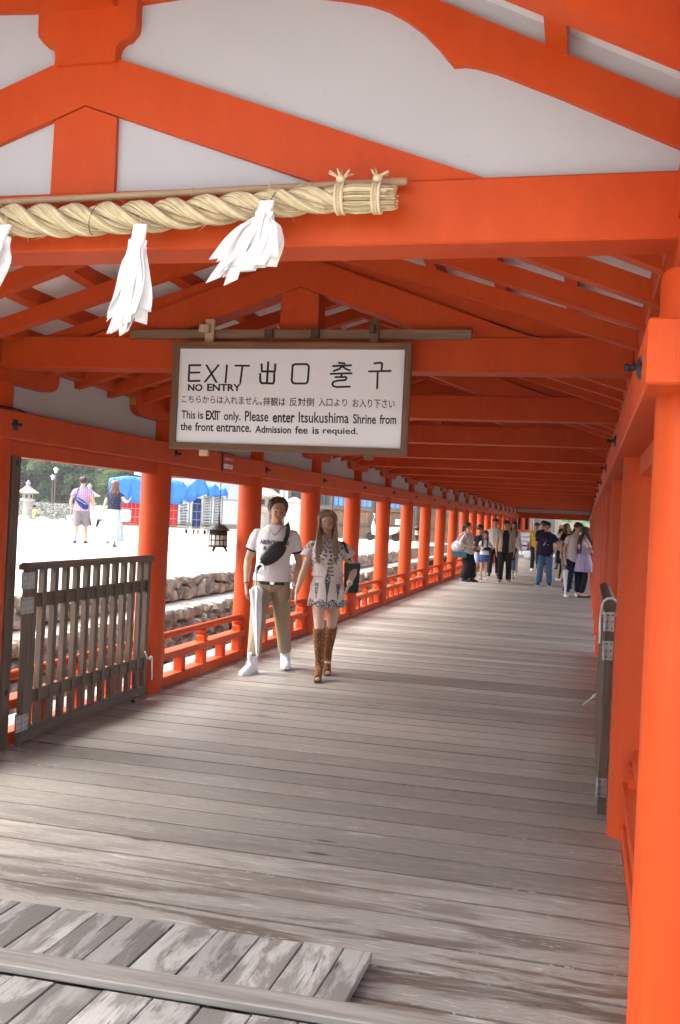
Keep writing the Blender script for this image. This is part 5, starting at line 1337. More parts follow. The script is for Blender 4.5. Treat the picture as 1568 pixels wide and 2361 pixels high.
class Person:
    """all figures are laid out 1.72 m tall, facing -Y, and scaled by the parent"""
    def __init__(s, label, loc, face, H, kind, pose, sk, vox=.012, group=None):
        s.B = kind; s.po = pose; s.vox = vox; s.sk = sk; k = H/1.72
        s.t = thing('person', label, 'person', loc, face, group); s.t.scale = (k, k, k)
        lean = pose.get('lean', 0.0); s.lean = lean; s.px = pose.get('px', 0.0); s.dz = pose.get('dz', 0.0)
        sh, hp = kind['sh'], kind['hip']; s.sway = pose.get('sway', 0.0)
        s.sJ = [s.sp((sg*sh*.96, .005, 1.362)) for sg in (-1, 1)]
        s.hJ = [Vector((s.px+sg*hp, 0, .885+s.dz)) for sg in (-1, 1)]
        ft = pose.get('feet', [(-.11, 0, 0, -.12), (.11, 0, 0, .12)])   # x, y, lift, toe yaw
        s.ft = ft; s.an = []; s.kn = []
        for i in (0, 1):
            a = Vector((ft[i][0], ft[i][1]+.02, .085+ft[i][2]+pose.get('heel', 0)))
            kpole = pose.get('kpole', (0, -1, 0)); kk, aa = ik(s.hJ[i], a, .425, .395, kpole); s.kn.append(kk); s.an.append(aa)
        hd = pose.get('hands', [(-.235, -.03, .79), (.235, -.03, .79)]); ep = pose.get('elbow', [(-.5, 1, 0), (.5, 1, 0)])
        s.el = []; s.wr = []
        for i in (0, 1):
            e, w = ik(s.sJ[i], hd[i], .285*pose.get('arm', 1), .255*pose.get('arm', 1), ep[i]); s.el.append(e); s.wr.append(w)
        hy, hp_, hr = pose.get('head', (0, 0, 0)); s.HM = Matrix.Rotation(hy, 3, 'Z') @ Matrix.Rotation(hp_, 3, 'X') @ Matrix.Rotation(hr, 3, 'Y')
        s.hb = s.sp((0, .008, 1.475))
    def sp(s, p):
        z = p[2]; q = max(0, z-.92); return Vector((p[0]+s.px+s.sway*q, p[1]-q*math.tan(s.lean), z-q*(1-math.cos(s.lean))+s.dz))
    def hd(s, p):   # head space (origin at the base of the skull) to figure space
        return s.hb + s.HM @ (Vector(p)*s.B['hs'])
    def ring(s, z, rx, ry, n=20, oy=0, wob=0, ph=0):
        return [s.sp((rx*math.cos(w)*(1+wob*math.sin(w*5+ph)), ry*math.sin(w)*(1+wob*math.cos(w*4+ph))+oy, z)) for w in np.linspace(0, 2*math.pi, n, endpoint=False)]
    def body(s):
        mb = MB(); B = s.B; lt = B['lt']
        mb.loft([s.ring(z, rx, ry) for z, rx, ry in B['tor']])
        if B['fem']:
            for sg in (-1, 1): mb.ell(s.sp((sg*.066, -.075, 1.25)), (.058, .052, .058), None, 12, 8)
        n0 = s.sp((0, .012, 1.43)); mb.tube([n0, s.hb+Vector((0, 0, -.02)), s.hd((0, .0, .05))], [.066*lt+.004, .055*lt+.002, .052*lt], 14)
        M = s.HM; hs = B['hs']
        def e(c, r, seg=16, rg=12): mb.ell(s.hd(c), tuple(x*hs for x in r), M, seg, rg)
        e((0, .010, .155), (.078, .094, .092)); e((0, -.022, .105), (.066, .070, .085)); e((0, -.045, .055), (.045, .045, .042)); e((0, -.070, .032), (.022, .022, .018)); e((0, -.030, .060), (.058, .055, .045))
        e((0, -.098, .098), (.011, .016, .024), 10, 8); e((0, -.104, .084), (.016, .014, .011), 10, 8); e((0, -.086, .142), (.050, .012, .012), 12, 6)
        for sg in (-1, 1):
            e((sg*.034, -.080, .082), (.022, .018, .022), 10, 8); e((sg*.077, .008, .105), (.012, .022, .032), 10, 8)
        for i in (0, 1):
            sg = (-1, 1)[i]; a, b, c = s.sJ[i], s.el[i], s.wr[i]
            mb.tube([a+Vector((-sg*.06, 0, .012)), a, a.lerp(b, .3), a.lerp(b, .6), b, b.lerp(c, .3), b.lerp(c, .75), c], [x*lt for x in (.042, .054, .051, .046, .038, .041, .030, .026)], 14)
            s.hand(mb, i)
            h, k_, an = s.hJ[i], s.kn[i], s.an[i]
            mb.tube([h+Vector((0, 0, .03)), h.lerp(k_, .25), h.lerp(k_, .6), k_, k_.lerp(an, .28), k_.lerp(an, .65), an], [x*lt for x in (.090, .088, .074, .056, .058, .042, .036)], 16)
            x, y, z, yw = s.ft[i]; d = Vector((math.sin(yw), -math.cos(yw), 0)); hl = s.po.get('heel', 0)
            mb.tube([an+Vector((0, 0, .01))-d*.03, Vector((an.x, an.y, an.z-.045)), Vector((x, y, .045+z+hl*.35))+d*.09, Vector((x, y, .026+z))+d*.17, Vector((x, y, .022+z))+d*.205], [.034*lt, .040*lt, .036*lt, .026*lt, .016*lt], 12)
        me = remesh(mb, s.vox, 2); me.name = 'body'; me.materials.append(s.sk); o = link('body', me, s.t)
        # face
        dk = s.po.get('hairm', H_BLACK)
        for sg in (-1, 1):
            m = MB().ell(s.hd((sg*.033, -.0885, .113)), (.0115*hs, .008*hs, .0042*hs), M, 10, 6); m.build('eye', EYE, s.t, 60, True)
            m = MB().tube([s.hd((sg*.015, -.096, .141)), s.hd((sg*.034, -.0925, .146)), s.hd((sg*.056, -.079, .138))], [.0022*hs, .0032*hs, .0018*hs], 6); m.build('eyebrow', dk, s.t, 60, True)
        MB().ell(s.hd((0, -.0955, .053)), (.022*hs, .008*hs, .0065*hs), M, 12, 6).build('mouth', LIP, s.t, 60, True)
        return s
    def hand(s, mb, i):
        sg = (-1, 1)[i]; w = s.wr[i]; d = (w-s.el[i]).normalized(); hdir = s.po.get('hdir', [None, None])[i]
        if hdir: d = Vector(hdir).normalized()
        curl = s.po.get('curl', (.35, .35))[i]
        lat = Vector((0, -1, 0)); lat = (lat-d*lat.dot(d))
        if lat.length < .15: lat = Vector((-sg, 0, 0))-d*d.dot(Vector((-sg, 0, 0)))
        lat.normalize(); nrm = d.cross(lat)*(1 if sg > 0 else -1)     # fingers curl towards nrm (the body)
        if nrm.dot(Vector((-sg, 0, 0))) < 0: nrm = -nrm
        q = s.B['lt']*.5+.5
        for f in range(4):
            o = lat*(.027-.0185*f)*q; L = (.034, .038, .036, .029)[f]*q; k0 = w+d*.088*q+o*1.12
            mb.tube([w+o*.55, w+d*.05*q+o, k0], [.0135*q, .0135*q, .0105*q], 8)
            P = [k0]; a = curl*.6
            for g_ in range(3):
                dd = d*math.cos(a)+nrm*math.sin(a); P.append(P[-1]+dd*L*(1, .72, .6)[g_]); a += curl*1.1
            mb.tube(P, [.0098*q, .009*q, .008*q, .0062*q], 8)
        t0 = w+d*.022*q+lat*.020*q; t1 = t0+(d*.75+lat*.6+nrm*.15).normalized()*.038*q; t2 = t1+(d*.95+lat*.2+nrm*.25).normalized()*.030*q; t3 = t2+(d+nrm*.35).normalized()*.022*q
        mb.tube([t0, t1, t2, t3], [.015*q, .012*q, .0105*q, .0075*q], 8)
    # ---- clothes
    def put(s, mb, name, mat, vox=None, it=2):
        if vox == 0: return mb.build(name, mat, s.t, 60, True)
        me = remesh(mb, vox or s.vox, it); me.name = name; me.materials.append(mat); return link(name, me, s.t)
    def top(s, name, mat, z0=.84, z1=1.452, e=.014, sleeve=.5, sr=.066, flare=.0, hemw=None, sm=None):
        mb = MB(); rs = []; R_ = random.Random(len(name)+int(abs(s.px)*100))
        def rad(z):
            t_ = s.B['tor']; return np.interp(z, [a[0] for a in t_], [a[1] for a in t_]), np.interp(z, [a[0] for a in t_], [a[2] for a in t_])
        zs = np.linspace(z0, z1, 16)
        for z in zs:
            rx, ry = rad(z); q = max(0, (1.15-z)/.3)
            if s.B['fem']: ry += .028*math.exp(-((z-1.25)/.09)**2); oy = -.016*math.exp(-((z-1.25)/.09)**2)
            else: oy = 0
            rx = max(rx, hemw or 0) if z < 1.15 else rx
            rs.append(s.ring(z, rx+e+flare*q, ry+e+flare*q*.8, 26, oy, .012 if z < 1.2 else 0, z*20))
        mb.loft(rs)
        ends = []
        for i in (0, 1):
            if sleeve <= 0: continue
            sg = (-1, 1)[i]; a, b, c = s.sJ[i], s.el[i], s.wr[i]; lt = s.B['lt']
            def along(u): return a.lerp(b, min(1, u)) if u <= 1 else b.lerp(c, u-1)
            us = np.linspace(0, sleeve, 6); P = [a+Vector((-sg*.075, 0, .022)), a+Vector((-sg*.004, 0, .0))]+[along(u) for u in us[1:]]
            Rr = [.040, .060*(.6+.4*lt)]+[lerp(.066, sr, u/sleeve)*(.55+.45*lt) for u in us[1:]]
            mb.tube(P, Rr, 14); ends.append((P[-2], P[-1], Rr[-1]))
        o = s.put(mb, name, mat, None, sm if sm is not None else 2); s.sl = ends; return o
    def trousers(s, name, mat, upto=1.0, rr=(.098, .092, .078, .072, .070), zt=.99, e=.012):
        mb = MB(); t_ = s.B['tor']; lt = s.B['lt']*.6+.4
        mb.loft([s.ring(z, np.interp(z, [a[0] for a in t_], [a[1] for a in t_])+e, np.interp(z, [a[0] for a in t_], [a[2] for a in t_])+e) for z in np.linspace(.80, zt, 6)])
        for i in (0, 1):
            h, k_, a = s.hJ[i], s.kn[i], s.an[i]; P = []; Q = []
            for u in np.linspace(0, upto, 11):
                v = u*2; p = h.lerp(k_, v) if v <= 1 else k_.lerp(a, v-1); P.append(p); Q.append(np.interp(v, [0, .5, 1, 1.5, 2], rr)*lt)
            mb.tube([h+Vector((0, 0, .05))]+P, [rr[0]*lt]+Q, 18)
            if upto >= .98 and rr[4] > .06:
                for z_, r_ in ((.05, .006), (.10, .004)): mb.tube([a+Vector((0, 0, z_-.012)), a+Vector((0, 0, z_)), a+Vector((0, 0, z_+.012))], [rr[4]*lt*.9, rr[4]*lt+r_, rr[4]*lt*.9], 16)
        return s.put(mb, name, mat)
    def skirt(s, name, mat, z0, z1, r1, pleat=.10, n=72, k=14, ellip=.85, rtop=None):
        rows = []; t_ = s.B['tor']
        cx_ = ((s.kn[0]+s.kn[1])/2)
        for z in np.linspace(z1, z0, 9):
            q = (z1-z)/(z1-z0); rx0 = (rtop or np.interp(z1, [a[0] for a in t_], [a[1] for a in t_])+.014); hipx = np.interp(max(z, .86), [a[0] for a in t_], [a[1] for a in t_])+.018
            rx = max(lerp(rx0, r1, q**.8), hipx if z > .80 else 0)
            dx = (cx_.x-s.px)*q*.5; dy = cx_.y*q*.5
            rows.append([Vector((s.px+dx+rx*(1+pleat*q*math.sin(w*k)*.5)*math.cos(w), dy+rx*ellip*(1+pleat*q*math.sin(w*k)*.5)*math.sin(w), z+s.dz)) for w in np.linspace(0, 2*math.pi, n, endpoint=False)])
        mb = MB(); mb.loft(rows, True); return mb.build(name, mat, s.t, 50, True)
    def shoes(s, name, mat, high=0.0, w=1.0, sole=None, heel=0.0, low=False):
        for i in (0, 1):
            x, y, z, yw = s.ft[i]; d = Vector((math.sin(yw), -math.cos(yw), 0)); n_ = Vector((d.y, -d.x, 0)); mb = MB(); c0 = Vector((x, y, z))
            rows = []
            for t_, wd, ht in ((-.075, .022, .05), (-.068, .036, .085), (-.03, .043, .112 if not low else .06), (.03, .044, .108 if not low else .055), (.09, .048, .090 if not low else .05), (.15, .048, .070 if not low else .05), (.19, .040, .056), (.215, .022, .036)):
                c = c0+d*t_; hz = s.po.get('heel', 0)*max(0, 1-max(0, t_+.03)/.14)
                rows.append([c+n_*(wd*w*math.cos(a)*(1 if math.sin(a) < .3 else .86))+Vector((0, 0, max(.003, ht*.5+ht*.52*math.sin(a))+hz)) for a in np.linspace(0, 2*math.pi, 14, endpoint=False)])
            mb.loft(rows)
            if high: mb.tube([s.an[i]+Vector((0, 0, -.05)), s.an[i]+Vector((0, 0, high*.5)), s.an[i]+Vector((0, -.004, high))], [.046, .050, .054], 14)
            o = mb.build(name, mat, s.t, 60, True)
            if high:
                lc = MB()
                for q_ in range(5):
                    t_ = lerp(.115, .035, q_/4); zz = lerp(.098, .150, q_/4) if q_ < 4 else .165
                    cc = c0+d*t_+Vector((0, 0, zz-.012))
                    lc.tube([cc-n_*.026, cc+d*.006+Vector((0, 0, .006)), cc+n_*.026], .0035, 5)
                lc.build('laces', LACE, o, 60, True)
                tg = MB().tube([s.an[i]+d*.045+Vector((0, 0, -.01)), s.an[i]+d*.056+Vector((0, 0, high*.7)), s.an[i]+d*.062+Vector((0, 0, high+.025))], [.022, .026, .022], 10); tg.build('tongue', mat, o, 60, True)
            if sole:
                r2 = [[c0+d*t_+n_*(wd*w*sg_)+Vector((0, 0, zz)) for sg_, zz in ((-1, .001), (1, .001), (1, .020), (-1, .020))] for t_, wd in ((-.078, .026), (-.05, .042), (.03, .045), (.10, .050), (.16, .050), (.20, .036), (.218, .018))]
                MB().loft(r2).build('sole', sole, o, 40, True)
    def hair(s, mat, style='short', n=120, zend=None, seed=1, fringe=20, vol=.0, part=0):
        R_ = random.Random(seed); mb = MB(); hs = s.B['hs']
        def sk(a, e, off):   # on the skull: azimuth from the face, elevation
            return Vector(((.080+off)*math.sin(a)*math.cos(e), .012-(.096+off)*math.cos(a)*math.cos(e), .150+(.094+off)*math.sin(e)))
        M_ = []
        for j in range(0, 9):
            row = []
            for k_ in range(28):
                a = -math.pi+2*math.pi*k_/28; aa = abs(a)
                low = np.interp(math.degrees(aa), [0, 40, 62, 85, 110, 180], [38, 34, 8, -22, -34, -42] if style != 'bald' else [60]*6)
                e = math.radians(lerp(88, low, j/8)); row.append(s.hd(sk(a, e, .007+vol)))
            M_.append(row)
        mb.loft(M_, True)
        for k_ in range(n):
            a = R_.uniform(-math.pi, math.pi); aa = math.degrees(abs(a)); lay = R_.uniform(.004, .020)+vol
            low = np.interp(aa, [0, 38, 60, 85, 110, 180], [fringe, fringe-4, -4, -24, -34, -44])+R_.uniform(-9, 9)
            P = []; e0 = R_.uniform(55, 86)
            m_ = 6
            for q in range(m_): P.append(s.hd(sk(a+(.25 if part else .0)*q/m_*(1 if a > 0 else -1), math.radians(lerp(e0, low, q/(m_-1))), lay*(.5+.5*math.sin(math.pi*min(1, q/(m_-1)+.2))))))
            if zend is not None and aa > 48:
                last = P[-1]; drop = s.sp((0, 0, zend+R_.uniform(-.06, .06)))[2]; sg_ = math.copysign(1, a)
                front = aa < 112; bx = R_.uniform(.062, .115) if front else R_.uniform(0, .11); by = R_.uniform(-.172, -.150) if front else R_.uniform(.105, .135)
                zsh = s.sp((0, 0, 1.42))[2]
                for q in (.2, .45, .7, 1.0):
                    zz = lerp(last.z, drop, q); m_q = min(1, max(0, (last.z-zz)/max(.05, last.z-zsh+.06))); m_q = m_q*m_q*(3-2*m_q)
                    tx = s.px+s.sway*.5+sg_*bx*(1+.10*math.sin(q*5+k_)); ty = by*(1 if B_fem(s) else .8)
                    P.append(Vector((lerp(last.x+sg_*.008, tx, m_q), lerp(last.y, ty, m_q), zz))+Vector((R_.uniform(-.005, .005), R_.uniform(-.004, .004), 0)))
            r_ = R_.uniform(.008, .013)*hs; nn = len(P)
            mb.tube(P, [r_*(.7 if q == 0 else 1)*(1-.75*(q/(nn-1))**2.2) for q in range(nn)], 6)
        return mb.build('hair', mat, s.t, 60, True)
    def band(s, name, mat, c, ax, r, w):
        ax = Vector(ax).normalized(); MB().tube([c-ax*w, c+ax*w], [r, r], 14).build(name, mat, s.t, 50, True)
def W(P, p):
    """figure space to world"""
    k = P.t.scale[0]; c, s_ = math.cos(P.t.rotation_euler[2]), math.sin(P.t.rotation_euler[2]); x, y, z = p[0]*k, p[1]*k, p[2]*k
    return Vector((P.t.location[0]+c*x-s_*y, P.t.location[1]+s_*x+c*y, P.t.location[2]+z))
def closed_umbrella(label, tip, top, r, mat, hook=True, hdir=(1, 0, 0), handle=None, frill=1.0):
    tip = Vector(tip); top = Vector(top); d = (top-tip); L = d.length; d.normalize()
    u = thing('umbrella', label, 'umbrella', tip, 0, 'closed umbrellas held by visitors')
    x = d.cross(Vector((0, 1, 0))).normalized(); y = x.cross(d); rows = []
    for t_, q in ((.03, .10), (.07, .28), (.25, .50), (.45, .72), (.62, .90), (.74, 1.0), (.78, 1.12*frill), (.80, .80), (.83, .30)):
        rows.append([tip+d*L*t_+(x*math.cos(w)+y*math.sin(w))*r*q*(1+.22*math.sin(w*7+t_*4)) for w in np.linspace(0, 2*math.pi, 28, endpoint=False)])
    MB().loft(rows).build('canopy', mat, u, 60)
    MB().tube([tip, tip+d*L*.06], [.004, .006], 8).build('ferrule', GREYM, u, 60)
    MB().tube([tip+d*L*.80, top], .0055, 8).build('shaft', GREYM, u, 60)
    P = [top-d*.02, top+d*.02]
    if hook:
        h = Vector(hdir).normalized()
        for w in np.linspace(.3, math.pi*1.05, 9): P.append(top+d*(.02+.045*math.sin(w))+h*.045*(1-math.cos(w)))
    else: P.append(top+d*.09)
    MB().tube(P, .010, 8).build('handle', handle or mat, u, 60)
    return u
# ================================================================== the couple in front
JEAN = cloth('blue_denim', (.07, .13, .24), .30, 5); BLACK_C = cloth('black_cloth', (.014, .013, .015), .15); NAVY_C = cloth('navy_cloth_dark', (.016, .018, .045), .15); KHAKI = cloth('khaki_cotton', (.34, .265, .18), .14, 6, 1.0, 7)
LEATHER = plain('black_leather', (.013, .013, .014), .38, 0, .2, 20, .3, 60); SNEAK = plain('white_leather', (.78, .78, .82), .45, 0, .04, 8); SOLE = plain('white_rubber', (.70, .70, .70), .7); SHOE_B = plain('black_shoe', (.014, .013, .013), .4)
SILVER = plain('silver', (.62, .62, .60), .22, .9, .05, 10); BROWNL = plain('brown_leather', (.10, .045, .02), .5)
P = Person('young man walking in a white printed t-shirt, khaki trousers and white high-top shoes', (-1.36, 6.40, 0), .25, 1.70, MALE,
    dict(px=-.015, sway=.04, lean=.02, feet=[(-.150, -.22, 0, -.42), (.150, .20, .02, .12)], hands=[(-.262, -.05, .855), (.225, -.04, .850)], elbow=[(-.6, 1, 0), (.8, 1, 0)], hdir=[(.03, -.08, -1), (-.22, -.18, -1)], curl=(.38, .30), head=(.22, -.07, .07), hairm=H_BROWN), SK_TAN, .0072)
P.body()
tee = P.top('t_shirt', WHITE_C, .898, 1.462, .019, .60, .066, .016)
P.trousers('trousers', KHAKI, .90, (.100, .094, .080, .070, .062), .97, .012)
P.shoes('sneaker', SNEAK, .085, 1.0, SOLE); P.hair(H_BROWN, 'short', 190, None, 3, 40, .009, 1)
for i in (0, 1):     # dark cuffs
    a, b, r_ = P.sl[i]; d = (b-a).normalized(); MB().tube([b-d*.014, b+d*.004], [r_+.0035, r_+.0035], 20).build('sleeve_cuff', NAVY_C, P.t, 50, True)
mb = MB(); rr_ = [P.ring(z, .181, .131, 26) for z in (.866, .906)]; mb.loft(rr_); mb.build('belt', LEATHER, P.t, 50, True)
mb = MB(); c = P.sp((.015, -.133, .886)); mb.beam(c, ((1,0,0),(0,1,0),(0,0,1)), .022, .004, .017, .002); mb.build('belt_buckle', SILVER, P.t, None, True)
P.band('wristwatch', SILVER, P.wr[1]+(P.el[1]-P.wr[1]).normalized()*.018, P.el[1]-P.wr[1], .034, .011)
w_ = P.wr[1]+(P.el[1]-P.wr[1]).normalized()*.018; MB().ell(w_+Vector((.004, -.034, 0)), (.018, .008, .018), None, 12, 6).build('watch_face', SILVER, P.t, 40, True)
P.band('bracelet', BROWNL, P.wr[0]+(P.el[0]-P.wr[0]).normalized()*.012, P.el[0]-P.wr[0], .033, .004)
# print on the shirt, laid onto its surface
bv = BVHTree.FromPolygons([v.co.copy() for v in tee.data.vertices], [tuple(p.vertices) for p in tee.data.polygons])
def on_shirt(x, z):
    h = bv.ray_cast(Vector((x, -.6, z)), Vector((0, 1, 0)))
    return Vector((x, (h[0].y if h[0] is not None else -.13)-.0025, z))
mb = MB()
put_text(mb, 'ABERCROMBIE', (-.142, .150, 1.312, 1.268, 1.306, 1.262), on_shirt, .03); put_text(mb, '& FITCH', (-.105, .10, 1.250, 1.212, 1.247, 1.209), on_shirt, .026); put_text(mb, '92', (-.06, .05, 1.185, 1.105, 1.185, 1.105), on_shirt, .03)
mb.build('shirt_print', plain('navy_print', (.018, .016, .06), .7), P.t, None, True)['kind'] = 'stuff'
chain = [on_shirt(x, 1.455-.095*(1-(abs(x)/.075)**1.3))+Vector((0, -.003, 0)) for x in np.linspace(-.072, .072, 17)]; MB().tube(chain, .003, 6).build('necklace', SILVER, P.t, 60, True)
# bag across the chest
bag = thing('waist_bag', 'black leather waist bag slung across the chest of the young man', 'bag', W(P, (0, -.2, 1.15)))
def pw(x, y, z): return W(P, (x, y, z))
d0, d1 = Vector((-.105, 1.085)), Vector((.105, 1.275)); rows = []
ax_ = (d1-d0); Lb = ax_.length; ax_.normalize(); nx_ = Vector((-ax_.y, ax_.x))
for t_ in np.linspace(0, 1, 11):
    c = d0.lerp(d1, t_); q = math.sin(math.pi*min(.97, max(.05, .08+.86*t_)))**.45; hw = .082*q; th = .040*q
    rows.append([pw(c.x+nx_.x*hw*math.cos(a), -.168-th*math.sin(a)*.9, c.y+nx_.y*hw*math.cos(a)) for a in np.linspace(0, 2*math.pi, 18, endpoint=False)])
MB().loft(rows).build('pouch', LEATHER, bag, 60)
zp = MB().tube([pw(lerp(d0.x, d1.x, t_)+nx_.x*.02, -.210, lerp(d0.y, d1.y, t_)+nx_.y*.02) for t_ in np.linspace(.1, .9, 8)], .004, 6); zp.build('zip', DARKIRON, bag, 60)
def strap(pts, w, par, mat=LEATHER, nm='strap'):
    rows = []; pts = [Vector(p) for p in pts]
    for i, p in enumerate(pts):
        t_ = (pts[min(i+1, len(pts)-1)]-pts[max(i-1, 0)]).normalized(); o_ = t_.cross(Vector((0, 1, 0)))
        if o_.length < .2: o_ = t_.cross(Vector((1, 0, 0)))
        o_.normalize(); n_ = t_.cross(o_); rows.append([p+o_*w, p+o_*w+n_*.003, p-o_*w+n_*.003, p-o_*w])
    return MB().loft(rows).build(nm, mat, par, 40)
strap([pw(.10, -.170, 1.275), pw(.128, -.150, 1.36), pw(.132, -.090, 1.435), pw(.128, -.01, 1.478), pw(.10, .07, 1.44), pw(.05, .14, 1.30)], .022, bag)
strap([pw(-.10, -.170, 1.09), pw(-.145, -.155, 1.035), pw(-.175, -.09, .99), pw(-.18, .0, .97), pw(-.15, .1, .98), pw(-.02, .155, 1.1)], .020, bag)
PLAST = plain('white_umbrella_film', (.72, .75, .80), .35, 0, .08, 30, .3, 30)
closed_umbrella('closed white umbrella hanging by its hooked handle from the bag of the young man', pw(-.098, -.285, .150), pw(-.160, -.175, 1.0), .052, PLAST, True, (.9, -.1, .1))

DR = None
def m_dress():
    t = NT('printed_dress_cloth'); o = t.coord(); s_ = t.sep(o); x, y, z = s_
    def m(op, a, b=0.0): return t.math(op, a, b)
    def band(v, lo, hi): return m('MULTIPLY', m('GREATER_THAN', v, lo), m('LESS_THAN', v, hi))
    ang = m('ARCTAN2', x, m('MULTIPLY', y, -1.0)); front = m('LESS_THAN', y, .02)
    # hem: rows of rosettes in lacework
    cb = t.node('ShaderNodeCombineXYZ'); t.put(cb.inputs[0], m('MULTIPLY', ang, 2.55)); t.put(cb.inputs[1], m('MULTIPLY', z, 13.0))
    d1 = t.vor(cb.outputs[0], 1.0, 'F1', 'Distance', .15); fine = t.vor(t.mapping(o, (1, .6, 1)), 75)
    edge = m('LESS_THAN', z, m('ADD', .815, m('MULTIPLY', m('ABSOLUTE', m('SINE', m('MULTIPLY', ang, 4.0))), .040)))
    lace = m('MAXIMUM', m('GREATER_THAN', fine, .52), m('GREATER_THAN', m('SINE', m('MULTIPLY', d1, 30.0)), .55))
    hem = m('MULTIPLY', m('MULTIPLY', band(z, .722, .90), edge), lace)
    # yoke: drops and beads fanning out from the neckline, broken into small motifs
    wv = t.math('MULTIPLY', t.math('SUBTRACT', t.noise(o, 14, 2), .5), .10)
    dz = m('SUBTRACT', z, 1.45); dx = m('ADD', x, wv); r = m('SQRT', m('ADD', m('MULTIPLY', dx, dx), m('MULTIPLY', dz, dz))); th = m('ARCTAN2', dx, m('MULTIPLY', dz, -1.0))
    cells = m('GREATER_THAN', t.vor(o, 70), .36)
    rays = m('GREATER_THAN', m('SINE', m('MULTIPLY', th, 17.0)), m('ADD', -.55, m('MULTIPLY', r, 1.2))); beads = m('GREATER_THAN', m('SINE', m('MULTIPLY', r, 150.0)), -.25)
    reach = m('LESS_THAN', r, m('ADD', .275, m('MULTIPLY', m('SINE', m('ADD', m('MULTIPLY', th, 8.5), .8)), .075)))
    yoke = m('MULTIPLY', m('MULTIPLY', m('MULTIPLY', reach, rays), m('MULTIPLY', beads, cells)), front)
    ax = m('ABSOLUTE', x)
    mid = m('MULTIPLY', m('LESS_THAN', ax, m('MULTIPLY', m('SUBTRACT', 1.22, z), .20)), band(z, 1.03, 1.20)); mid = m('MULTIPLY', m('MULTIPLY', mid, cells), front)
    tas = m('MULTIPLY', m('LESS_THAN', ax, m('MULTIPLY', m('SUBTRACT', z, .84), .14)), band(z, .86, 1.03)); tas = m('MULTIPLY', tas, front); thin = m('MULTIPLY', m('MULTIPLY', m('LESS_THAN', ax, .006), band(z, .80, 1.0)), front)
    side = m('MULTIPLY', m('LESS_THAN', m('ABSOLUTE', m('SUBTRACT', ax, .115)), m('MULTIPLY', m('SUBTRACT', z, .83), .13)), band(z, .85, 1.02)); side = m('MULTIPLY', m('MULTIPLY', side, cells), front)
    ink = m('MAXIMUM', m('MAXIMUM', hem, yoke), m('MAXIMUM', m('MAXIMUM', mid, tas), m('MAXIMUM', side, thin)))
    c = t.mix(m('MULTIPLY', ink, .93), (.56, .50, .48), (.035, .035, .05)); t.bump(t.noise(t.mapping(o, (1.4, 1.4, .4)), 9, 4), .6, .03)
    return t.base(c, .7, 0, .25)
DR = m_dress()
def m_boot():
    t = NT('brown_suede'); o = t.coord(); d = t.vor(t.mapping(o, (1, .6, .8)), 44); z = t.sep(o)[2]
    hole = t.math('MULTIPLY', t.ramp(d, [(.20, 1), (.27, 0)]), t.math('GREATER_THAN', z, .12))
    c = t.mix(t.noise(o, 16, 4), (.13, .052, .018), (.27, .115, .042)); c = t.mix(t.math('MULTIPLY', hole, .8), c, (.52, .36, .25))
    t.bump(d, .7, .01); return t.base(c, .85, 0, .15)
BOOT = m_boot()
Q = Person('young woman with long light brown hair, patterned dress and tall brown lace-up boots', (-.76, 6.25, 0), .25, 1.545, FEMALE,
    dict(px=.0, sway=-.05, feet=[(-.045, -.14, 0, -.06), (.035, .31, 0, .06)], hands=[(-.325, -.10, .905), (.225, -.17, 1.02)], elbow=[(-.4, 1, -.2), (.75, 1, 0)], hdir=[(-.12, -.25, -1), (-.25, -.55, -.8)], curl=(.45, .85), head=(-.03, -.06, -.05), heel=.075, dz=.055, hairm=H_BROWN), SK_FAIR, .0072)
Q.body()
Q.top('blouse', DR, 1.035, 1.432, .034, .50, .104, .040)
Q.skirt('dress_skirt', DR, .715, 1.062, .205, .05, 84, 9, .80, .150)
mb = MB().loft([Q.ring(z, rx, ry, 26) for z, rx, ry in ((1.04, .148, .112), (1.055, .140, .106), (1.07, .148, .112))]); mb.build('waist_tie', DR, Q.t, 60, True)
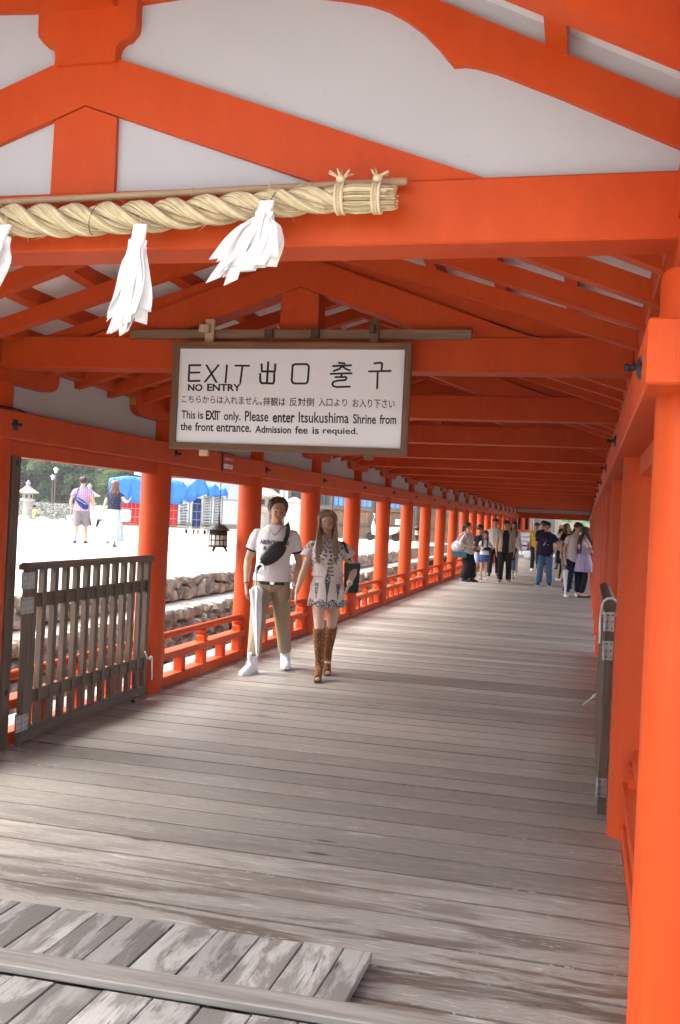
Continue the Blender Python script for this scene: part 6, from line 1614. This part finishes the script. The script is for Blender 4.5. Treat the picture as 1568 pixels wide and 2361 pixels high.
# bare legs come with the body; boots over them
for i in (0, 1):
    k_, a = Q.kn[i], Q.an[i]; top_ = k_.lerp(a, .0)
    Pb = [top_, k_.lerp(a, .28), k_.lerp(a, .55), k_.lerp(a, .82), a+Vector((0, 0, .0)), a+Vector((0, -.01, -.05))]; rb_ = [.068, .066, .055, .045, .046, .044]
    x, y, z, yw = Q.ft[i]; d = Vector((math.sin(yw), -math.cos(yw), 0)); c = Vector((x, y, 0))
    mb = MB(); mb.tube(Pb, rb_, 18); mb.tube([c+d*-.03+Vector((0, 0, .12)), c+d*.06+Vector((0, 0, .085)), c+d*.12+Vector((0, 0, .052)), c+d*.165+Vector((0, 0, .048))], [.044, .042, .040, .034], 14)
    bo = Q.put(mb, 'boot', BOOT, .0072, 2)
    mb = MB(); mb.loft([[c+d*t_+Vector((w_*d.y*-1*sg_, w_*d.x*sg_, 0))+Vector((0, 0, zz)) for sg_, zz in ((-1, z0), (1, z0), (1, z1), (-1, z1))] for t_, w_, z0, z1 in ((.06, .034, .003, .05), (.12, .040, .001, .032), (.19, .036, .001, .028), (.215, .022, .004, .026))])
    mb.loft([[c+d*t_+Vector((-.020*d.y*sg_, .020*d.x*sg_, 0))+Vector((0, 0, zz)) for sg_, zz in ((-1, .001), (1, .001), (1, .10), (-1, .10))] for t_ in (-.06, -.025)])
    mb.build('boot_sole', BROWNL, bo, None, True)
    lc = MB()
    for q in range(9):
        p_ = k_.lerp(a, .16+.085*q); r_ = np.interp(.16+.085*q, [.1, .28, .55, .82, 1], [.068, .066, .055, .045, .046]); s_ = 1 if q % 2 else -1
        lc.tube([p_+Vector((-.028*s_, -r_*.93, .012)), p_+Vector((0, -r_-.004, 0)), p_+Vector((.028*s_, -r_*.93, -.012))], .004, 5)
    lc.build('lacing', BROWNL, bo, 60, True)
    for q in (-.018, .0, .016): MB().ell(c+d*.196+Vector((q, 0, .042)), (.008, .012, .007), None, 8, 6).build('toe', SK_FAIR, Q.t, 60, True)
Q.hair(H_LIGHT, 'long', 300, 1.225, 8, 40, .012, 1)
Q.band('bangle', plain('white_bangle', (.70, .68, .64), .3), Q.wr[1]+(Q.el[1]-Q.wr[1]).normalized()*.03, Q.el[1]-Q.wr[1], .032, .010)
tb = thing('tote_bag', 'black tote bag hanging from the shoulder of the young woman behind her arm', 'bag', W(Q, (.28, .1, 1.0)))
def qw(x, y, z): return W(Q, (x, y, z))
MB().loft([[qw(.255+sx_*w_, .10+sy_*.10, z_) for sx_, sy_ in ((-1, -1), (0, -1.25), (1, -1), (1, 1), (0, 1.25), (-1, 1))] for z_, w_ in ((.925, .05), (.94, .075), (1.08, .082), (1.24, .088))]).build('bag_body', LEATHER, tb, 40)
strap([qw(.24, .0, 1.235), qw(.20, -.07, 1.35), qw(.165, -.075, 1.43), qw(.150, -.01, 1.478), qw(.17, .08, 1.42), qw(.24, .18, 1.235)], .012, tb)
# ================================================================== visitors farther down the corridor
GREY_SH = cloth('pale_grey_shirt', (.46, .45, .43)); BEIGE_SH = cloth('beige_shirt', (.36, .29, .22)); DARKTEE = cloth('dark_plum_tee', (.022, .016, .022)); WHITE2 = cloth('off_white_cotton', (.62, .60, .60), .05); PALEB = cloth('pale_grey_shorts', (.36, .38, .45)); BLUE_SK = cloth('blue_skirt_cloth', (.045, .085, .26)); CREAM = cloth('cream_trousers', (.52, .47, .39)); LILAC = cloth('lilac_stripe', (.33, .31, .56), .1, 9, .5, 7, .8, 'stripe', (.46, .42, .62)); PINKW = cloth('pale_pink_cotton', (.66, .55, .57)); INDIGO = cloth('indigo_trousers', (.020, .024, .060)); YELL = cloth('mustard_shirt', (.46, .32, .03)); FLORAL = cloth('floral_canvas', (.36, .32, .36), .1, 9, .4, 7, .8, 'dots', (.62, .60, .62)); TEAL = cloth('teal_cloth', (.035, .11, .16)); PLAIDC = cloth('plaid_shorts', (.02, .03, .07), .1, 9, .4, 7, .8, 'plaid', (.10, .16, .30)); STONEC = cloth('stone_cotton', (.26, .22, .18)); SANDAL = plain('pale_sandal', (.42, .33, .27), .7); TWOTONE = plain('brown_shoe', (.24, .13, .08), .5)
GV = 'visitors in the far half of the corridor'
def V_(label, loc, face, H, kind, pose, sk=SK_MID): return Person(label, (*loc, 0), face, H, kind, pose, sk, .014, GV).body()
p = V_('woman with a ponytail in a white blouse and wide black trousers, carrying a flowered bag', (-1.37, 22.84), 1.25, 1.545, FEMALE, dict(feet=[(-.09, .02, 0, -.1), (.10, -.12, 0, .1)], hands=[(-.20, -.12, 1.02), (.20, -.20, 1.0)], head=(.35, .05, 0)), SK_FAIR)
p.top('blouse', GREY_SH, .80, 1.45, .03, 1.35, .052, .04); p.trousers('trousers', BLACK_C, .97, (.125, .135, .135, .14, .145), 1.0, .02); p.shoes('shoe', SHOE_B); p.hair(H_BLACK, 'short', 110, None, 2, 24)
MB().tube([p.hd((0, .10, .16)), p.hd((0, .15, .12)), p.hd((0, .15, .0)), p.hd((0, .12, -.10)), p.hd((0, .11, -.19))], [.03, .042, .038, .030, .008], 10).build('ponytail', H_BLACK, p.t, 60, True)
b_ = MB(); R_ = random.Random(2); b_.ell(W(p, (-.20, .16, 1.0)), (.21, .13, .17), None, 18, 12); tag(b_.build('shoulder_bag', FLORAL, None, 60), 'large flowered shoulder bag carried by the woman with a ponytail', 'bag')
st_ = MB().tube([W(p, (-.22, .30, 1.12)), W(p, (-.20, .16, 1.34)), W(p, (-.17, .02, 1.46)), W(p, (-.20, -.06, 1.34)), W(p, (-.22, .02, 1.12))], .018, 6).build('strap', FLORAL, C.objects['shoulder_bag'], 60)
b_ = MB(); b_.loft([[Vector(W(p, (-.24, .12, z_)))+Vector((sx_*w_, sy_*.07, 0)) for sx_, sy_ in ((-1, -1), (1, -1), (1, 1), (-1, 1))] for z_, w_ in ((.70, .15), (.73, .18), (.86, .19))]); tag(b_.build('cloth_bag', TEAL, None, 30), 'teal cloth bag hanging below the flowered shoulder bag', 'bag')
p = V_('boy in a black t-shirt and pale shorts walking with his head bowed', (-1.345, 25.6), .15, 1.44, CHILD, dict(feet=[(-.09, -.06, 0, -.1), (.09, .12, 0, .1)], hands=[(-.23, -.03, .83), (.21, -.05, .83)], head=(.1, .30, 0)))
p.top('t_shirt', BLACK_C, .84, 1.44, .026, .55, .066, .02); p.trousers('shorts', PALEB, .54, (.100, .105, .105, .10, .10), .96, .014); p.shoes('shoe', cloth('grey_shoe', (.07, .09, .11))); p.hair(H_BLACK, 'short', 120, None, 5, 14, .010)
p = V_('girl with long black hair in a white t-shirt and blue pleated skirt', (-1.05, 24.17), .12, 1.30, CHILD, dict(feet=[(-.085, -.04, 0, -.25), (.085, .0, 0, .2)], hands=[(.02, -.20, 1.08), (.10, -.20, 1.06)], elbow=[(-1, .3, -.3), (1, .3, -.3)], hdir=[(1, -.2, 0), (-.6, -.5, .3)], head=(.05, .05, 0)), SK_FAIR)
p.top('t_shirt', WHITE_C, .90, 1.44, .022, .45, .062, .02); p.skirt('pleated_skirt', BLUE_SK, .66, .95, .215, .16, 84, 16, .8); p.shoes('sandal', SANDAL, 0, 1, None, 0, True); p.hair(H_BLACK, 'long', 170, 1.22, 6, 20)
m = MB().ell(W(p, (.12, -.24, 1.13)), (.10, .07, .055), None, 14, 8); m.ell(W(p, (.03, -.25, 1.12)), (.07, .06, .04), None, 10, 8); tag(m.build('black_hat', BLACK_C, None, 60), 'black cap held in the arms of the girl in the blue skirt', 'cap')
p = V_('tall man in a pale grey shirt and black trousers behind the girl', (-.98, 26.4), .1, 1.69, MALE, dict(feet=[(-.12, -.10, 0, -.15), (.12, .12, 0, .1)], head=(-.15, .08, 0)), SK_TAN)
p.top('shirt', GREY_SH, .84, 1.46, .024, 1.0, .055, .015); p.trousers('trousers', BLACK_C); p.shoes('shoe', SHOE_B); p.hair(H_BLACK, 'short', 110, None, 7, 24)
p = V_('older man in an open beige shirt over a dark t-shirt, looking down', (-.43, 23.43), .12, 1.65, MALE, dict(feet=[(-.12, -.12, 0, -.15), (.12, -.02, 0, .15)], hands=[(-.24, -.02, .84), (.24, -.02, .84)], head=(.05, .34, 0)), SK_TAN)
p.top('t_shirt', DARKTEE, .82, 1.455, .016, 0); p.trousers('trousers', BLACK_C, 1.0, (.100, .096, .084, .078, .076)); p.shoes('shoe', TWOTONE, 0, 1, SOLE); p.hair(H_BLACK, 'short', 120, None, 8, 26)
# the open shirt: two fronts, a back and sleeves
mb = MB(); t_ = MALE['tor']
rows = []
for z in np.linspace(.80, 1.45, 9):
    rx = np.interp(z, [a[0] for a in t_], [a[1] for a in t_])+.032+max(0, 1.1-z)*.08; ry = np.interp(z, [a[0] for a in t_], [a[2] for a in t_])+.030
    rows.append([p.sp((rx*math.cos(w), ry*math.sin(w), z)) for w in np.linspace(-math.pi/2+.52, math.pi*1.5-.52, 26)]+[p.sp(((rx-.012)*math.cos(w), (ry-.012)*math.sin(w), z)) for w in np.linspace(math.pi*1.5-.52, -math.pi/2+.52, 26)])
mb.loft(rows); sh_ = mb.build('open_shirt', BEIGE_SH, p.t, 60, True)
for i in (0, 1):
    a, b = p.sJ[i], p.el[i]; MB().tube([a+Vector(((-1, 1)[i]*-.05, 0, .01)), a, a.lerp(b, .5), a.lerp(b, .95)], [.062, .076, .074, .074], 14).build('sleeve', BEIGE_SH, sh_, 60, True)
p = V_('woman with long dark hair in white behind the man in the beige shirt', (-.50, 27.3), .05, 1.63, FEMALE, dict(feet=[(-.09, .1, 0, -.1), (.10, -.08, 0, .1)], hands=[(-.2, -.03, .82), (.26, -.03, .83)], head=(-.25, .05, 0)), SK_FAIR)
p.top('t_shirt', WHITE2, .84, 1.44, .024, .5, .062, .02); p.trousers('trousers', CREAM, .98, (.100, .10, .092, .088, .088)); p.shoes('shoe', SANDAL); p.hair(H_DARKB, 'long', 150, 1.20, 9, 28)
p = V_('small child in plaid shorts half hidden behind the man in the beige shirt', (-.36, 25.0), .1, 1.12, CHILD, dict(feet=[(-.08, 0, 0, 0), (.09, -.05, 0, .1)]))
p.top('t_shirt', NAVY_C, .84, 1.44, .024, .5); p.trousers('shorts', PLAIDC, .56, (.10, .105, .105, .1, .1)); p.shoes('shoe', plain('blue_trainer', (.03, .05, .14), .5), 0, 1, SOLE); p.hair(H_BLACK, 'short', 90, None, 3, 16)
p = V_('man with glasses in a navy printed shirt and blue jeans', (.64, 23.08), -.02, 1.65, MALE, dict(feet=[(-.15, -.06, 0, -.2), (.13, -.02, 0, .15)], hands=[(-.27, -.04, .86), (.23, -.13, .93)], elbow=[(-.5, 1, 0), (.9, .6, 0)], head=(.06, .20, .04)), SK_TAN)
p.top('shirt', NAVY_C, .80, 1.46, .034, .62, .080, .03); p.trousers('jeans', JEAN, 1.0, (.104, .098, .084, .078, .078)); p.shoes('shoe', SHOE_B, 0, 1, SOLE); p.hair(H_BLACK, 'short', 130, None, 12, 22, .006)
gl_ = MB()
for sg in (-1, 1): gl_.tube([p.hd((sg*.034+.022*math.cos(w), -.105, .112+.013*math.sin(w))) for w in np.linspace(0, 2*math.pi, 12)], .0028, 5)
gl_.tube([p.hd((-.012, -.106, .114)), p.hd((.012, -.106, .114))], .0025, 5); gl_.build('glasses', BLACKR, p.t, 60, True)
pr_ = MB(); PR1 = plain('shirt_print_red', (.16, .018, .05), .7); PR2 = plain('shirt_print_white', (.6, .58, .6), .7)
bv2 = None
o_ = [x for x in p.t.children if x.name.startswith('shirt')][0]; bvj = BVHTree.FromPolygons([v.co.copy() for v in o_.data.vertices], [tuple(q.vertices) for q in o_.data.polygons])
def onj(x, z):
    h = bvj.ray_cast(Vector((x, -.6, z)), Vector((0, 1, 0))); return Vector((x, (h[0].y if h[0] is not None else -.14)-.003, z))
for (x0, z0, x1, z1) in ((-.06, 1.16, .0, 1.29), (.0, 1.29, .0, 1.18), (.06, 1.24, -.02, 1.19), (-.09, 1.26, -.03, 1.17)):
    a = onj(x0, z0); b = onj(x1, z1); pr_.tube([a, b], .011, 5)
pr_.build('shirt_figure', PR1, p.t, 60, True)
MB().tube([onj(-.06, 1.09), onj(-.03, 1.14), onj(-.01, 1.18)], .012, 5).tube([onj(.03, 1.115), onj(.07, 1.11)], .007, 5).build('shirt_figure', PR2, p.t, 60, True)
p.band('wristwatch', SILVER, p.wr[1], p.el[1]-p.wr[1], .034, .012)
p = V_('man in a mustard yellow shirt half hidden behind the man in jeans', (.0, 31.2), .05, 1.64, MALE, dict(feet=[(-.12, -.1, 0, -.1), (.1, .05, 0, .1)]))
p.top('shirt', YELL, .84, 1.46, .022, .6); p.trousers('trousers', BLACK_C); p.shoes('shoe', SNEAK); p.hair(H_BLACK, 'short', 100, None, 3, 24)
p = V_('reddish haired visitor whose head shows just behind the man in jeans', (.36, 28.0), .1, 1.70, MALE, dict(feet=[(-.12, 0, 0, 0), (.1, .05, 0, .1)]))
p.top('shirt', BLACK_C, .84, 1.46, .022, .6); p.trousers('trousers', BLACK_C, .62, (.1, .1, .1, .1, .1)); p.shoes('shoe', SANDAL); p.hair(hair_mat('red_brown_hair', (.06, .022, .012), (.13, .05, .03)), 'short', 110, None, 6, 24, .006)
p = V_('visitor in a white sun hat standing far back near the screen wall', (.74, 33.5), -.3, 1.60, FEMALE, dict(feet=[(-.1, 0, 0, 0), (.1, .05, 0, .1)]), SK_FAIR)
p.top('shirt', WHITE2, .84, 1.44, .024, .9, .06); p.trousers('trousers', JEAN); p.shoes('shoe', SHOE_B); p.hair(H_BLACK, 'short', 60, None, 6, 24)
MB().loft([[p.hd((r_*math.cos(w), .01+r_*1.1*math.sin(w), h_)) for w in np.linspace(0, 2*math.pi, 24, endpoint=False)] for r_, h_ in ((.15, .148), (.10, .165), (.092, .20), (.085, .25), (.04, .268))]).build('sun_hat', WHITE2, p.t, 60, True)
p = V_('woman with one arm raised, in a dark top and black skirt, holding a black umbrella', (.96, 26.2), .9, 1.49, FEMALE, dict(feet=[(-.07, .05, 0, -.1), (.09, -.05, 0, .1)], hands=[(-.18, -.22, .95), (.10, -.22, 1.42)], elbow=[(-.5, 1, 0), (.8, .2, -.9)], hdir=[None, (-.2, -.1, 1)], head=(.1, -.1, 0)), SK_FAIR)
p.top('top', STONEC, .98, 1.44, .02, .4); p.skirt('skirt', BLACK_C, .56, 1.02, .22, .08, 60, 9); p.shoes('sandal', SNEAK, 0, 1, None, 0, True); p.hair(H_BLACK, 'short', 110, None, 6, 22)
hw = W(p, p.wr[0]+Vector((0, -.02, -.07))); closed_umbrella('closed black umbrella held pointing down by the woman with a raised arm', (hw.x-.10, hw.y, .03), (hw.x+.02, hw.y, hw.z), .055, BLACK_C, True, (0, 1, 0), BLACKR)
p = V_('woman in a grey headscarf and black top gazing up to the left', (1.13, 25.4), .55, 1.65, FEMALE, dict(feet=[(-.09, .0, 0, -.1), (.09, -.05, 0, .1)], hands=[(-.23, -.05, .82), (.22, -.05, .82)], head=(.3, -.22, 0)), SK_TAN)
p.top('top', BLACK_C, .80, 1.42, .026, .55, .07, .03); p.trousers('trousers', STONEC, .62, (.105, .105, .10, .1, .1)); p.shoes('shoe', SHOE_B); p.hair(H_BROWN, 'long', 130, 1.24, 6, 34)
MB().loft([[p.hd((q_*.094*math.cos(w), .018+q_*.112*math.sin(w), h_)) for w in np.linspace(0, 2*math.pi, 20, endpoint=False)] for q_, h_ in ((1.0, .165), (1.02, .185), (.93, .215), (.7, .245), (.3, .262))]).build('headscarf', cloth('grey_scarf', (.13, .15, .17)), p.t, 60, True)
p = V_('dark haired visitor mostly hidden behind the man in the white t-shirt', (1.38, 22.6), .2, 1.52, FEMALE, dict(feet=[(-.09, .0, 0, -.1), (.09, -.05, 0, .1)], head=(.2, .2, 0)))
p.top('top', BLACK_C, .84, 1.44, .022, .5); p.trousers('trousers', STONEC); p.shoes('shoe', SHOE_B); p.hair(H_BLACK, 'short', 110, None, 6, 22, .006)
p = V_('man in a white t-shirt and indigo trousers leaning over to the right', (1.36, 19.86), .55, 1.66, MALE, dict(feet=[(-.16, -.05, 0, -.45), (.16, -.05, 0, .1)], hands=[(-.24, -.06, .85), (.24, -.16, .98)], elbow=[(-.5, 1, 0), (.5, 1, 0)], hdir=[(.05, -.15, -1), None], curl=(.8, .5), head=(.25, .34, .12), lean=.06, sway=.10), SK_TAN)
p.top('t_shirt', WHITE2, .80, 1.455, .024, .5, .072, .02); p.trousers('trousers', INDIGO, .96, (.108, .105, .095, .088, .084)); p.shoes('shoe', SNEAK, 0, 1.1, SOLE, 0, True); p.hair(H_BLACK, 'short', 130, None, 16, 20, .008)
hw = W(p, p.wr[0]+Vector((.01, -.03, -.09))); closed_umbrella('closed white umbrella standing on the floor beside the man in the white t-shirt', (hw.x+.03, hw.y-.05, .005), (hw.x, hw.y, hw.z), .050, PLAST, False)
b_ = MB(); b_.ell(W(p, (.22, -.16, .86)), (.15, .12, .21), None, 16, 10); tag(b_.build('handbag', LEATHER, None, 60), 'black leather handbag held between the leaning man and the lilac dress', 'bag')
MB().tube([W(p, (.14, -.16, 1.02)), W(p, (.18, -.16, 1.14)), W(p, (.28, -.16, 1.14)), W(p, (.31, -.16, 1.02))], .012, 6).build('handle', LEATHER, C.objects['handbag'], 60)
p = V_('young woman in a lilac dress and black leggings, turned to the right', (1.60, 19.70), 1.95, 1.575, FEMALE, dict(feet=[(-.075, .06, 0, -.1), (.075, -.06, 0, .1)], hands=[(-.10, -.24, 1.12), (.12, -.25, 1.12)], elbow=[(-1, .5, -.4), (1, .5, -.4)], hdir=[(.1, -1, .3), (-.1, -1, .3)], head=(.0, .30, 0)), SK_FAIR)
p.top('blouse', PINKW, 1.18, 1.44, .020, .62, .070); p.top('bodice', LILAC, 1.02, 1.26, .028, 0); p.skirt('dress_skirt', LILAC, .63, 1.06, .265, .12, 96, 15, .9, .142)
p.trousers('leggings', BLACK_C, .97, (.088, .084, .064, .060, .040), .95, .004); p.shoes('sandal', SHOE_B, 0, 1, None, 0, True); p.hair(H_DARKB, 'long', 220, 1.10, 4, 22)
# ================================================================== people outdoors on the sand
CHECK = cloth('red_blue_check', (1, 1, 1), .06, 9, .3, 7, .8, 'check'); GREYSH = cloth('grey_shorts', (.21, .19, .21)); KNIT = cloth('navy_openwork_knit', (.018, .022, .050), .1, 9, .6, 14, .9, 'knit', (.14, .16, .22)); ACID = cloth('pale_washed_skirt', (.42, .49, .56), .22, 5)
p = Person('man in a red and blue checked shirt and grey shorts walking away over the sand', (-11.34, 20.6, .50), math.pi+.40, 1.76, MALE, dict(feet=[(-.13, -.02, 0, -.2), (.13, .12, 0, .15)], hands=[(-.30, -.04, .86), (.28, .0, .86)], elbow=[(-.6, 1, 0), (.6, 1, 0)], curl=(.8, .8)), SK_FAIR, .012).body()
p.top('shirt', CHECK, .84, 1.47, .030, .58, .078, .02); p.trousers('shorts', GREYSH, .50, (.112, .112, .108, .1, .1)); p.shoes('sandal', SHOE_B, 0, 1, None, 0, True); p.hair(H_BLACK, 'short', 130, None, 3, 22)
def aw(x, y, z): return W(p, (x, y, z))
sb = thing('sling_bag', 'navy blue sling bag across the back of the man in the checked shirt', 'bag', aw(0, .17, 1.0)); NB = cloth('navy_nylon', (.022, .045, .17), .1, 9, .4)
rows = []
for t_ in np.linspace(0, 1, 9):
    c = Vector((lerp(.16, -.17, t_), lerp(1.16, .98, t_))); q = math.sin(math.pi*min(.96, max(.06, .06+.88*t_)))**.6
    rows.append([aw(c.x+.02*q*math.cos(a), .150+.05*q*max(0, math.sin(a)), c.y-.04*q+.12*q*math.cos(a)) for a in np.linspace(0, 2*math.pi, 16, endpoint=False)])
MB().loft(rows).build('bag_body', NB, sb, 60)
MB().tube([aw(.12, .206, 1.16), aw(0, .225, 1.08), aw(-.12, .21, 1.02)], .006, 5).build('zip', SILVER, sb, 60)
strap([aw(.15, .14, 1.18), aw(.12, .125, 1.35), aw(.09, .07, 1.46), aw(.06, -.02, 1.49)], .016, sb, NB); strap([aw(-.16, .14, 1.0), aw(-.19, .06, .98), aw(-.17, -.08, 1.0)], .016, sb, NB)
hw = aw(*(p.wr[1]+Vector((0, -.02, -.07)))); closed_umbrella('small white folded umbrella in the left hand of the man in the checked shirt', (hw.x-.03, hw.y, .5+.38), (hw.x, hw.y, hw.z), .075, PLAST, False, (1, 0, 0), BLACKR)
hw = aw(*(p.wr[0]+Vector((0, -.02, -.07)))); closed_umbrella('small white folded umbrella in the right hand of the man in the checked shirt', (hw.x+.02, hw.y, .5+.30), (hw.x, hw.y, hw.z), .080, PLAST, False)
p = Person('woman in a navy knit top and long pale skirt walking away over the sand', (-9.85, 19.5, .50), math.pi+.35, 1.66, FEMALE, dict(feet=[(-.06, .0, 0, -.1), (.10, .16, .09, .1)], hands=[(-.36, -.10, 1.22), (.27, .02, .84)], elbow=[(-.8, .5, -.8), (.6, 1, 0)], hdir=[(-.5, -.2, .8), None], head=(0, .05, 0), hairm=H_BROWN), SK_FAIR, .012).body()
p.top('knit_top', KNIT, .98, 1.42, .030, .32, .085, .02); p.skirt('long_skirt', ACID, .16, 1.0, .30, .10, 90, 13, .85); p.shoes('sandal', TWOTONE, 0, 1, None, 0, True)
p.hair(hair_mat('auburn_hair', (.10, .04, .022), (.24, .11, .06)), 'long', 190, 1.36, 5, 24, .012)
MB().loft([p.ring(z, rx, ry, 20) for z, rx, ry in ((1.40, .12, .085), (1.44, .085, .072), (1.455, .07, .066))]).build('under_top', WHITE_C, p.t, 60, True)
b_ = MB().loft([[Vector(W(p, (-.30, .02, z_)))+Vector((sx_*w_, sy_*.09, 0)) for sx_, sy_ in ((-1, -.7), (0, -1), (1, -.7), (1, .7), (0, 1), (-1, .7))] for z_, w_ in ((.68, .08), (.71, .11), (.86, .13), (.97, .12), (1.0, .08))]); tag(b_.build('cream_bag', cloth('cream_canvas', (.66, .63, .56), .05), None, 40), 'cream canvas bag on the arm of the woman in the long skirt', 'bag')
p = Person('child in yellow sitting by the foot of the large stone lantern', (-27.7, 45.0, .50), 2.6, 1.25, CHILD, dict(feet=[(-.1, -.42, 0, -.1), (.1, -.42, 0, .1)], dz=-.60, hands=[(-.2, -.25, .45), (.2, -.25, .45)], kpole=(0, -1, 1)), SK_MID, .016).body()
p.top('t_shirt', cloth('yellow_cotton', (.70, .52, .12)), .80, 1.44, .02, .5); p.trousers('shorts', GREYSH, .5, (.1, .1, .1, .1, .1)); p.hair(H_BLACK, 'short', 60, None, 3, 22)
cols = [('purple', (.16, .07, .24), 'dark', (.03, .03, .04)), ('pale yellow', (.60, .56, .36), 'white', (.6, .6, .6)), ('white', (.66, .66, .68), 'dark', (.03, .03, .05)), ('pale blue', (.40, .50, .64), 'pink', (.55, .22, .26)), ('black', (.02, .02, .025), 'dark', (.03, .03, .04)), ('red', (.5, .06, .06), 'white', (.6, .6, .6)), ('green', (.10, .22, .12), 'khaki', (.25, .2, .13))]
for i, (na, ca, nb_, cb2) in enumerate(cols):
    a = (.405, .412, .422, .345, .335, .47, .50)[i]; q = A.lerp(B, a)+n*(4.5+.9*(i % 3))
    p = Person(f'tiny far visitor in a {na} top and {nb_} trousers on the embankment', (q.x, q.y, 1.42), R_.uniform(0, 6), 1.62, MALE if i % 2 else FEMALE, dict(feet=[(-.1, .0, 0, -.1), (.1, -.1, 0, .1)]), SK_MID, .03, 'tiny visitors on the far embankment').body()
    p.top('top', plain('far_top_'+na.replace(' ', '_'), ca, .8), .84, 1.45, .03, .5); p.trousers('trousers', plain(f'far_trousers_{i}', cb2, .8)); p.hair(H_BLACK, 'short', 30, None, 3, 22)
# ================================================================== thin summer haze
hz = NT('haze_air'); hz.n.remove(hz.p); pv_ = hz.node('ShaderNodeVolumePrincipled'); pv_.inputs['Color'].default_value = (.92, .95, 1.0, 1); pv_.inputs['Density'].default_value = .0004; pv_.inputs['Anisotropy'].default_value = .2
hz.l.new(pv_.outputs[0], hz.n['Material Output'].inputs['Volume'])
stuff(MB().box(-420, 420, -320, 720, -2.0, 110).build('haze', hz.m))
